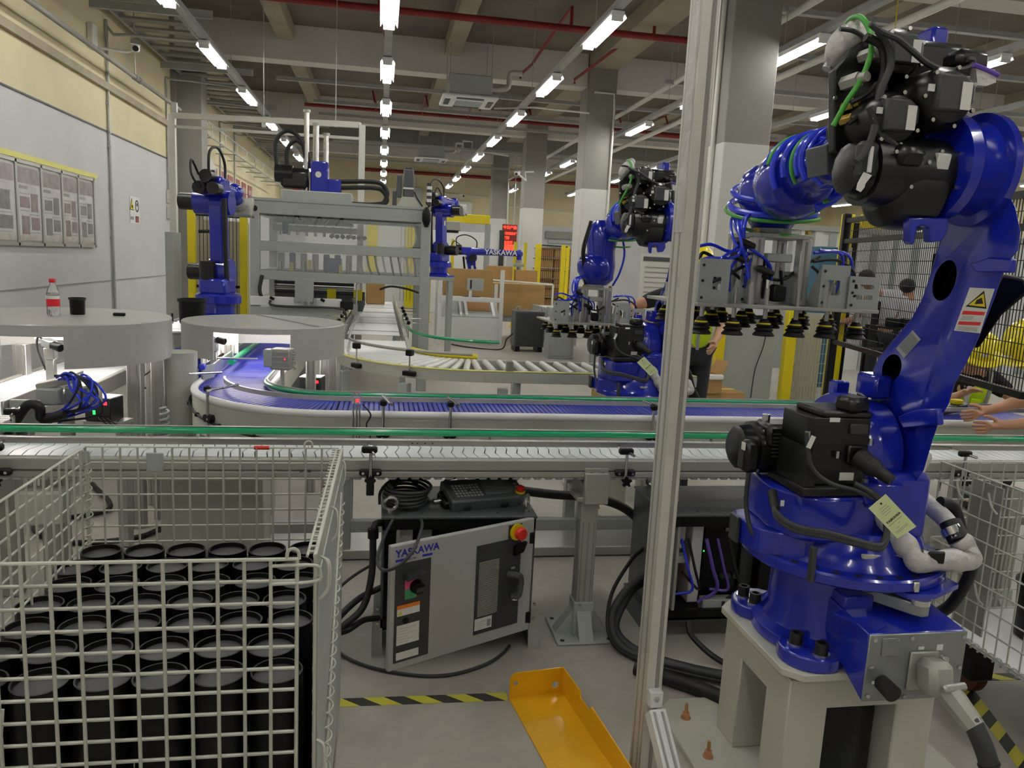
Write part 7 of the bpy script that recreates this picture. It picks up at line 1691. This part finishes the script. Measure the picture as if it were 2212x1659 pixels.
MB().box((5.5, 8.545, 1.85), (.122, .01, .12)).build('joint_plate', 'ped', t)
t = T('tool_cage', 'black mesh cage cart with stacked tools behind the fence', 'wire cart', (5.7, 7.4, 0))
for z in (.05, .45, .8, 1.05): MB().box((5.7, 7.4, z), (.9, .5, .02)).build('shelf', 'blackp', t)
for dx in (-.44, .44):
    for dy in (-.24, .24): MB().box((5.7 + dx, 7.4 + dy, .53), (.03, .03, 1.06)).build('upright', 'blackp', t)
for k in range(20): MB().cyl((5.27 + k * .045, 7.15, .05), (5.27 + k * .045, 7.15, 1.05), .004, n=5).build('wire', 'wire' if k % 2 else 'blackp', t)
for k in range(7): MB().cyl((5.26, 7.15, .12 + k * .13), (6.14, 7.15, .12 + k * .13), .004, n=5).build('wire', 'wire', t)
MB().box((5.86, 7.4, .62), (.5, .36, .3), b=.02).build('black_case', 'slate', t)
for k, x in enumerate((5.35, 5.5, 5.62)): MB().lathe([(.06, 0), (.07, .02), (.07, .09), (.05, .1)], (x, 7.35, 1.06), (0, 0, 1), 16).build('black_bowl', 'blackp', t)
one(MB().box((6.2, 10.1, .98), (.5, .45, 1.96), b=.01), 'teal_cabinet', 'teal', 'dark teal cabinet behind the tall yellow fence post', 'cabinet')
t = T('wall_notice', 'white notice board with yellow triangle beyond the fence', 'notice board', (5.75, 11.2, 0))
MB().box((5.5, 11.2, 1.2), (1.2, .06, 2.4), b=.004).build('panel', 'white', t)
MB().prism([(5.4, 11.165, 1.66), (5.56, 11.165, 1.66), (5.48, 11.165, 1.8)], (0, -.004, 0)).build('triangle', 'ywarn', t)
MB().box((5.46, 11.165, 1.3), (.12, .004, .2)).build('red_notice', 'dred', t)
t = T('white_board', 'white grey pleated curtain wall behind the workers in white shirts', 'partition', (8, 11.8, 0))
for k in range(40): MB().box((6.6 + k * .13, 11.9 + .04 * (k % 2), 1.15), (.128, .03, 2.3)).build('strip', 'white' if k % 3 else 'gpaint', t)
MB().box((9.2, 11.9, 2.33), (5.4, .12, .08)).build('top_rail', 'alud', t)
s = T('red_notice', 'small red notice plate on the pleated partition', 'sign', (6.85, 11.85, 1.5)); MB().box((6.85, 11.87, 1.55), (.1, .03, .28)).build('plate', 'red', s); txt('禁止', .07, (6.8, 11.85, 1.55), (1, 0, 0), (0, 0, 1), 'paper', s)
one(MB().box((5.35, 11.1, 2.6), (.26, .18, .45), b=.01), 'junction_box', 'ped', 'pale junction box above the white partition', 'junction box')
one(MB().box((5.95, 8.8, 2.25), (.3, .02, .16)).tube([(5.95, 8.8, 2.3), (5.95, 8.8, 5.75)], .006, 6, 1), 'yellow_flag_sign', 'ywarn', 'yellow sign hanging just below the black robot motor', 'sign')
# yellow sign with characters
t = T('yellow_sign', 'yellow sign with black characters behind the robot gripper', 'sign', (4.2, 8.9, 1.2))
MB().box((3.95, 9.0, 1.5), (.36, .015, .32)).build('plate', 'ywarn', t)
txt('危险', .13, (3.82, 8.99, 1.45), (1, 0, 0), (0, 0, 1), 'ink', t)
MB().box((3.95, 9.02, .7), (.05, .03, 1.4)).build('stand', 'yel2', t)
t = T('paper_notice_board', 'white paper notice board on the column behind the second robot', 'notice board', (3.6, 9.05, 1.2))
MB().box((3.35, 9.0, 1.42), (.5, .02, .6)).build('board', 'paper', t); MB().box((3.35, 8.985, 1.66), (.46, .006, .05)).build('header_print', 'slate', t)
for k in range(6): MB().box((3.35, 8.986, 1.56 - k * .06), (.4, .004, .012)).build('text_line', 'greyink', t)
for dx in (-.2, .2): MB().box((3.35 + dx, 9.03, .56), (.03, .03, 1.12)).build('leg', 'galv', t)
# far yellow fences with pallets of boxes
for k, (x, y) in enumerate(((3.86, 19.0), (4.4, 18.6), (4.75, 19.6))):
    t = T('fence_post', 'tall yellow fence post beside the pallet stacks, %s' % ('nearest the second column', 'in the middle', 'nearest the middle column')[k], 'fence post', (x, y, 0), 'yellow posts by the pallets')
    MB().box((x, y, 1.0), (.14 if k == 0 else .09, .1, 2.0), b=.005).build('post', 'yel2', t); MB().box((x, y, .01), (.2, .2, .02)).build('foot_plate', 'yel2', t)
fence((3.9, 19.02, 0), (4.72, 19.55, 0), .1, 1.98, 14, 6, 'black wire fence bay before the stacked pallets', posts=(None, None), r=.006)
pal = T('box_stack', 'tall stack of brown boxes on pallets behind the yellow fence', 'box stack', (4.9, 20.6, 0))
for k in range(7):
    for j in range(3): MB().box((4.35 + j * .42, 20.6, .2 + k * .27), (.4, .6, .24), b=.01).build('box', 'card' if (j + k) % 3 else 'cardd', pal)
for k in range(8): MB().box((4.77, 20.6, .04 + k * .27), (1.3, .7, .03)).build('slip_sheet', 'cardd', pal)
for k, (x, y) in enumerate(((1.16, 18.6), (1.72, 18.9), (3.1, 18.0), (3.4, 18.3))):
    t = T('fence_post', 'slim yellow fence post behind the far robot, %s' % ('first from the left', 'second from the left', 'third from the left', 'fourth from the left')[k], 'fence post', (x, y, 0), 'slim yellow posts behind the far robot')
    MB().box((x, y, 1.0), (.07, .07, 2.0)).build('post', 'yel2', t); MB().box((x, y, .01), (.14, .14, .02)).build('foot_plate', 'yel2', t)
t = T('fence_beam', 'bright yellow beam bridging the robot cell before the back wall', 'beam', (1.9, 18.2, 2.3))
MB().box((1.92, 18.2, 2.47), (1.15, .16, .2), b=.008).build('beam', 'yel2', t)
MB().box((1.55, 18.1, 2.28), (.5, .3, .22), b=.02).build('gripper_unit', 'alud', t)
MB().box((1.55, 18.0, 2.15), (.4, .12, .05)).build('black_bar', 'blackp', t)
for x in (1.38, 2.46): MB().box((x, 18.2, 1.18), (.12, .12, 2.36)).build('leg', 'gpaint', t)
t = T('white_enclosure', 'large white enclosure wall at the far end behind the machine frame', 'enclosure', (1.5, 22, 0))
MB().box((2.3, 22, 1.15), (2.2, .1, 2.3), b=.01).build('panel', 'white', t); MB().box((3.38, 21.96, 1.2), (.14, .14, 2.4)).build('corner_post', 'panel', t)
MB().box((-.6, 24, 1.4), (3.2, .1, 2.8)).build('panel', 'white', t)
for x in (-.25, .9): MB().box((x, 23.9, 1.3), (.3, .06, 2.6)).build('yellow_strip', 'yel2', t)
for k in range(12): MB().box((.6 + .1 * k, 23.5, 1.4), (.012, .012, 2.4)).build('mesh_wire', 'panel', t)
# LED sign
sg = T('led_sign', 'lit red display sign with rows of characters between the columns', 'sign', (4.42, 26.8, 2.0))
MB().box((4.42, 27.0, 2.32), (.52, .1, .98), b=.01).build('case', 'redp', sg)
for k, (s_, z) in enumerate((('今日产量', 2.66), ('计划目标值', 2.46), ('实际', 2.3), ('完成率', 2.14), ('合格总数', 1.96))): txt(s_, .12 if k != 1 else .1, (4.18, 26.94, z), (1, 0, 0), (0, 0, 1), 'sigred', sg, ext=.002, bold=.004)
MB().box((4.42, 26.945, 2.02), (.48, .004, .2)).build('lit_field', 'sigred', sg)
MB().tube([(4.3, 27, 2.8), (4.3, 27, 5.7)], .012, 6, 1).tube([(4.55, 27, 2.8), (4.55, 27, 5.7)], .012, 6, 1).build('hanger', 'galv', sg)
t = T('roller_shutter', 'grey roller shutter opening in the back wall past the columns', 'shutter', (8.6, 32.9, 0))
for k in range(13): MB().box((8.4, 32.93, .1 + k * .2), (2.6, .05, .19), b=.01).build('slat', 'gpaint', t)
MB().box((8.4, 32.88, 2.75), (2.9, .2, .3)).build('header_box', 'colgrey', t)
# ================================================================== people
def skinned(name, vs, es, m, parent, sub=2, root=0):
    """vs: list of (point, radius) or (point, rx, ry); a smooth limb surface grown over the edges"""
    me = bpy.data.meshes.new(name); o = WL.get(parent.name, V((0, 0, 0)))
    me.from_pydata([V(v[0]) - o for v in vs], es, [])
    ob = bpy.data.objects.new(name, me); COL.objects.link(ob)
    ob.modifiers.new('skin', 'SKIN'); sk = me.skin_vertices[0].data
    for i, v in enumerate(vs): sk[i].radius = (v[1], v[2] if len(v) > 2 else v[1]); sk[i].use_root = (i == root)
    sd = ob.modifiers.new('sub', 'SUBSURF'); sd.levels = sd.render_levels = sub
    dg = bpy.context.evaluated_depsgraph_get(); me2 = bpy.data.meshes.new_from_object(ob.evaluated_get(dg)); me2.name = name
    bpy.data.objects.remove(ob); bpy.data.meshes.remove(me)
    me2.materials.clear(); me2.materials.append(M_[m]); me2.polygons.foreach_set('use_smooth', [True] * len(me2.polygons))
    ob = bpy.data.objects.new(name, me2); COL.objects.link(ob); ob.parent = parent; WL[ob.name] = o
    return ob


def hand_chain(vs, es, wi, w, d, side, curl=.5):
    """palm and five fingers grown from wrist vertex wi; d: pointing direction, side: direction of the thumb"""
    d, side = V(d).normalized(), V(side); side = (side - d * side.dot(d)).normalized(); dn = d.cross(side)
    if dn.z > 0: dn = -dn
    p = w + d * .045; vs.append((p, .03, .018)); pi_ = len(vs) - 1; es.append((wi, pi_))
    k = w + d * .085; vs.append((k, .036, .014)); ki = len(vs) - 1; es.append((pi_, ki))
    for j, (o, L) in enumerate(((.027, .07), (.009, .08), (-.01, .075), (-.027, .06))):
        a = k + side * o + d * .012; vs.append((a, .0095)); i0 = len(vs) - 1; es.append((ki, i0))
        b_ = a + d * L * .5 + dn * L * .12 * curl * 2; vs.append((b_, .0088)); es.append((i0, i0 + 1))
        c = b_ + d * L * .3 + dn * L * .45 * curl; vs.append((c, .0078)); es.append((i0 + 1, i0 + 2))
    t0 = p + side * .03; vs.append((t0, .011)); i0 = len(vs) - 1; es.append((pi_, i0))
    vs.append((t0 + side * .022 + d * .03 + dn * .01, .0098)); es.append((i0, i0 + 1))
    vs.append((t0 + side * .024 + d * .056 + dn * .022, .0085)); es.append((i0 + 1, i0 + 2))


def person(label, J, base, look, top='whitec', vest=None, legs='trou', sleeve=.6, helmet=None, hair=True, hands=True, side=(0, 0, 1)):
    """J: hip, chest, neck, head, and for l / r: sh, el, wr, hipj, kn, an"""
    J = {k: V(v) for k, v in J.items()}; t = T('person', label, 'person', base); vs, es = [], []
    def add(p, r, r2=None, to=None):
        vs.append((V(p), r, r2 or r)); i = len(vs) - 1
        if to is not None: es.append((to, i))
        return i
    look = V(look).normalized(); upv = (J['head'] - J['neck']).normalized()
    h = add(J['hip'], .13, .1); c1 = add(J['hip'].lerp(J['chest'], .5), .125, .095, h); c2 = add(J['chest'], .145, .1, c1)
    nb = add(J['neck'], .055, .055, c2); hb = add(J['neck'].lerp(J['head'], .55) + look * .015, .06, .065, nb)
    hc = add(J['head'] + look * .012, .078, .092, hb); ht = add(J['head'] + upv * .07, .068, .08, hc)
    for s in 'lr':
        a = add(J[s + 'sh'], .062, None, c2); e = add(J[s + 'el'], .043, None, a); m_ = add(J[s + 'el'].lerp(J[s + 'wr'], .35), .041, None, e); w = add(J[s + 'wr'], .028, .024, m_)
        if hands: hand_chain(vs, es, w, J[s + 'wr'], J[s + 'wr'] - J[s + 'el'], V(side), .5)
        hj = add(J[s + 'hipj'], .095, None, h); k = add(J[s + 'kn'], .06, None, hj); an = add(J[s + 'an'], .042, None, k)
        fd = V((look.x, look.y, 0)).normalized() if abs(look.z) < .98 else V((0, -1, 0))
        f1 = add(J[s + 'an'] + V((0, 0, -.045)) - fd * .03, .042, None, an); add(J[s + 'an'] + V((0, 0, -.055)) + fd * .15, .034, None, f1)
    body = skinned('body', vs, es, 'skin', t)
    # face
    sd = look.cross(upv).normalized(); fc = J['head'] + look * .085
    for s in (-1, 1):
        MB().sph(fc + sd * s * .031 + upv * .012 - look * .006, .011, (1, 1, .7), 10, 6).build('eye', 'whitec', body)
        MB().sph(fc + sd * s * .031 + upv * .012 + look * .003, .005, n=8, m=6).build('pupil', 'ink', body)
        MB().bar(fc + sd * s * .018 + upv * .032, fc + sd * s * .045 + upv * .034 - look * .006, .008, .006).build('eyebrow', 'hair', body)
        MB().sph(J['head'] + sd * s * .083, .03, (.5, .7, 1.1), 10, 8).build('ear', 'skin', body)
    MB().lathe([(.003, .028), (.009, .02), (.016, 0), (.01, -.012)], fc + look * .006 - upv * .012, upv, 10).build('nose', 'skin', body)
    MB().bar(fc - sd * .024 - upv * .052 - look * .004, fc + sd * .024 - upv * .052 - look * .004, .01, .009, b=.003).build('mouth', 'dred', body)
    if hair: MB().sph(J['head'] + upv * .035 - look * .022, .098, (.92, 1.0, .92), 18, 12).build('hair', 'hair', t)
    # clothes: a shell over torso and upper arms, trousers, shoes
    cv, ce = [], []
    def cadd(p, r, r2=None, to=None):
        cv.append((V(p), r, r2 or r)); i = len(cv) - 1
        if to is not None: ce.append((to, i))
        return i
    h = cadd(J['hip'] - (J['chest'] - J['hip']) * .12, .15, .115); a = cadd(J['hip'].lerp(J['chest'], .5), .15, .115, h); b_ = cadd(J['chest'], .17, .12, a); cadd(J['chest'].lerp(J['neck'], .75), .082, .08, b_)
    for s in 'lr':
        i = cadd(J[s + 'sh'], .082, None, b_); cadd(J[s + 'sh'].lerp(J[s + 'el'], min(sleeve, 1)), .062, None, i)
        if sleeve > 1: cadd(J[s + 'wr'], .045, None, len(cv) - 1)
    skinned('shirt', cv, ce, top, t)
    if vest:
        cv2 = [(v[0], v[1] * 1.2, v[2] * 1.18) for v in cv[:3]] + [(J['chest'].lerp(J['neck'], .45), .115, .1)]
        vo = skinned('vest', cv2, [(0, 1), (1, 2), (2, 3)], vest, t)
        ch = J['chest']; f = look.copy(); f = (f - (J['neck'] - J['hip']).normalized() * f.dot((J['neck'] - J['hip']).normalized())).normalized(); ss = f.cross((J['neck'] - J['hip']).normalized()).normalized(); uu = (J['neck'] - J['hip']).normalized()
        for s in (-1, 1):
            MB().tube([ch + ss * s * .13 + uu * .16 - f * .02, ch + ss * s * .125 + uu * .06 + f * .13, ch + ss * s * .11 - uu * .14 + f * .15, ch + ss * s * .1 - uu * .3 + f * .14], .013, 8, 5).build('reflective_stripe', 'refl', vo)
            MB().box(ch + ss * s * .06 - uu * .06 + f * .15, (.06, .012, .07), Mx((ss, f, uu)).transposed()).build('pocket', 'vest', vo)
        MB().box(ch + f * .14 - uu * .02, (.035, .02, .2), Mx((ss, f, uu)).transposed(), b=.008).build('shirt_front', 'whitec', vo)
    tv = [(J['hip'], .14, .11)]; te = []
    for s in 'lr':
        i = len(tv); tv += [(J[s + 'hipj'], .108), (J[s + 'kn'], .075), (J[s + 'an'] + V((0, 0, .02)), .062)]; te += [(0, i), (i, i + 1), (i + 1, i + 2)]
    skinned('trousers', tv, te, legs, t)
    for s in 'lr':
        fd = V((look.x, look.y, 0)).normalized(); p = J[s + 'an']
        MB().loft([[p + fd * o + V((-fd.y, fd.x, 0)) * (w * cos(a)) + V((0, 0, -.085 + max(0, h_ * (.5 + .5 * sin(a))))) for a in [2 * pi * k / 12 for k in range(12)]] for (o, w, h_) in ((-.075, .025, .07), (-.05, .042, .11), (.03, .045, .1), (.12, .046, .06), (.18, .025, .035))]).build('shoe', 'blackc', t)
    if helmet:
        hm = MB().lathe([(.138, -.012), (.14, .0), (.135, .03), (.122, .075), (.085, .115), (.04, .132), (0, .136)], J['head'] + upv * .03, upv + look * .06, 28).build('helmet', helmet, t)
        bc_ = J['head'] + upv * .03
        MB().loft([[bc_ + look * (.1 + .1 * cos(a)) + sd * (.13 * sin(a)) + upv * (z - .03 * max(0, cos(a))) for a in [-pi / 2 + pi * k / 14 for k in range(15)]] for z in (0, .006)]).build('helmet_brim', helmet, hm)
        MB().tube([bc_ - look * .12 + upv * .07, bc_ - look * .05 + upv * .125, bc_ + look * .05 + upv * .122, bc_ + look * .12 + upv * .06], .012, 8, 5).build('helmet_ridge', helmet, hm)
        MB().box(bc_ + look * .135 + upv * .05, (.04, .006, .03), Mx((sd, look, upv)).transposed()).build('helmet_badge', 'paper', hm)
    return t


# worker seated at the far side of the blue belt, looking down
A = dict(hip=(4.28, 5.02, .52), chest=(4.17, 4.84, .85), neck=(4.13, 4.77, .985), head=(4.1, 4.69, 1.075), lsh=(3.97, 4.86, .87), lel=(3.84, 4.74, .7), lwr=(3.86, 4.5, .82), rsh=(4.38, 4.84, .87), rel=(4.48, 4.62, .72), rwr=(4.2, 4.4, .82),
         lhipj=(4.18, 5.0, .5), lkn=(4.14, 4.62, .48), lan=(4.14, 4.66, .09), rhipj=(4.4, 5.0, .5), rkn=(4.42, 4.62, .48), ran=(4.42, 4.66, .09))
person('worker in yellow helmet and high visibility vest bent over the blue belt', A, (4.28, 4.9, 0), (-.45, -.75, -.35), 'blackc', 'vest', 'trou', .55, 'helmet', side=(-1, 0, .3))
s = T('work_stool', 'plain grey stool under the bent worker in the yellow helmet', 'stool', (4.29, 5.08, 0))
MB().lathe([(.15, 0), (.16, .01), (.16, .03), (.14, .035)], (4.29, 5.08, .37), (0, 0, 1), 20).build('seat', 'slate', s)
for k in range(4): MB().cyl((4.29 + .12 * cos(k * pi / 2 + .8), 5.08 + .12 * sin(k * pi / 2 + .8), .37), (4.29 + .15 * cos(k * pi / 2 + .8), 5.08 + .15 * sin(k * pi / 2 + .8), 0), .012, n=8).build('leg', 'steel', s)
# worker between the conveyors, reaching in from the right edge
B = dict(hip=(3.92, 3.55, .9), chest=(3.62, 3.53, 1.12), neck=(3.42, 3.52, 1.2), head=(3.27, 3.5, 1.23), lsh=(3.64, 3.36, 1.05), lel=(3.5, 3.4, .86), lwr=(3.16, 3.5, .80), rsh=(3.6, 3.7, 1.08), rel=(3.54, 3.72, .92), rwr=(3.22, 3.7, .84),
         lhipj=(3.93, 3.47, .86), lkn=(3.85, 3.46, .47), lan=(3.97, 3.47, .09), rhipj=(3.93, 3.63, .86), rkn=(3.88, 3.64, .47), ran=(4.02, 3.64, .09))
B = {k: V(v) + V((.13, 0, .02)) for k, v in B.items()}
for k in ('lan', 'ran'): B[k].z = .09
person('worker in yellow helmet at the right edge reaching bare arms to the blue belt', B, (3.95, 3.55, 0), (-.8, -.1, -.55), 'greenpr', 'vest', 'trou', .5, 'helmet', side=(0, 0, 1))
gd = T('measuring_gun', 'dark handheld device lying on the blue belt by the workers hands', 'hand tool', (3.55, 4.1, .79))
MB().bar((3.3, 4.0, .8), (3.5, 4.05, .82), .06, .05, b=.01).build('body', 'slate', gd); MB().box((3.42, 4.02, .85), (.06, .05, .03), b=.006).build('display', 'yel2', gd); MB().tube([(3.3, 4.0, .8), (3.15, 4.0, .79), (3.05, 4.08, .785)], .006, 7, 5).build('lead', 'bluetube', gd)
# two workers in white shirts beyond the fence, seen from behind
C = dict(hip=(5.78, 8.15, .95), chest=(5.72, 8.1, 1.26), neck=(5.62, 8.08, 1.42), head=(5.5, 8.1, 1.54), lsh=(5.54, 8.14, 1.36), lel=(5.56, 8.3, 1.08), lwr=(5.4, 8.45, 1.0), rsh=(5.9, 8.08, 1.37), rel=(5.98, 8.2, 1.1), rwr=(5.9, 8.4, 1.0),
         lhipj=(5.68, 8.15, .9), lkn=(5.68, 8.12, .49), lan=(5.68, 8.16, .09), rhipj=(5.88, 8.15, .9), rkn=(5.9, 8.14, .49), ran=(5.9, 8.18, .09))
pc_ = person('worker in white shirt with black side panels seen from behind through the fence', C, (5.78, 8.15, 0), (-.6, .75, -.2), 'whitec', None, 'trou', .7)
MB().prism([(5.57, 8.0, .95), (5.63, 7.975, .95), (5.62, 7.965, 1.3), (5.55, 7.99, 1.33)], (0, .03, 0)).build('side_panel', 'blackc', pc_)
C2 = {k: V(v) + V((.62, .35, -.07)) for k, v in C.items()}
C2.update(head=(6.3, 8.45, 1.45), neck=(6.34, 8.43, 1.34))
for k in ('lan', 'ran'): C2[k].z = .09
pc_ = person('second worker in white shirt further right behind the fence, head lowered', C2, (6.4, 8.5, 0), (.3, .85, -.4), 'whitec', None, 'trou', .7)
# worker half hidden by the aluminium post
E = dict(hip=(2.52, 5.95, .92), chest=(2.5, 5.92, 1.24), neck=(2.49, 5.9, 1.44), head=(2.48, 5.88, 1.6), lsh=(2.3, 5.9, 1.36), lel=(1.93, 5.84, 1.23), lwr=(2.1, 5.66, 1.1), rsh=(2.68, 5.9, 1.36), rel=(2.72, 5.82, 1.1), rwr=(2.6, 5.66, 1.0),
         lhipj=(2.42, 5.95, .88), lkn=(2.42, 5.94, .48), lan=(2.42, 5.97, .09), rhipj=(2.62, 5.95, .88), rkn=(2.62, 5.94, .48), ran=(2.62, 5.97, .09))
person('worker in black shirt and high visibility vest half hidden by the aluminium post', E, (2.52, 5.95, 0), (-.6, -.75, -.25), 'blackc', 'vest', 'trou', .72, 'helmet', side=(0, 0, 1))
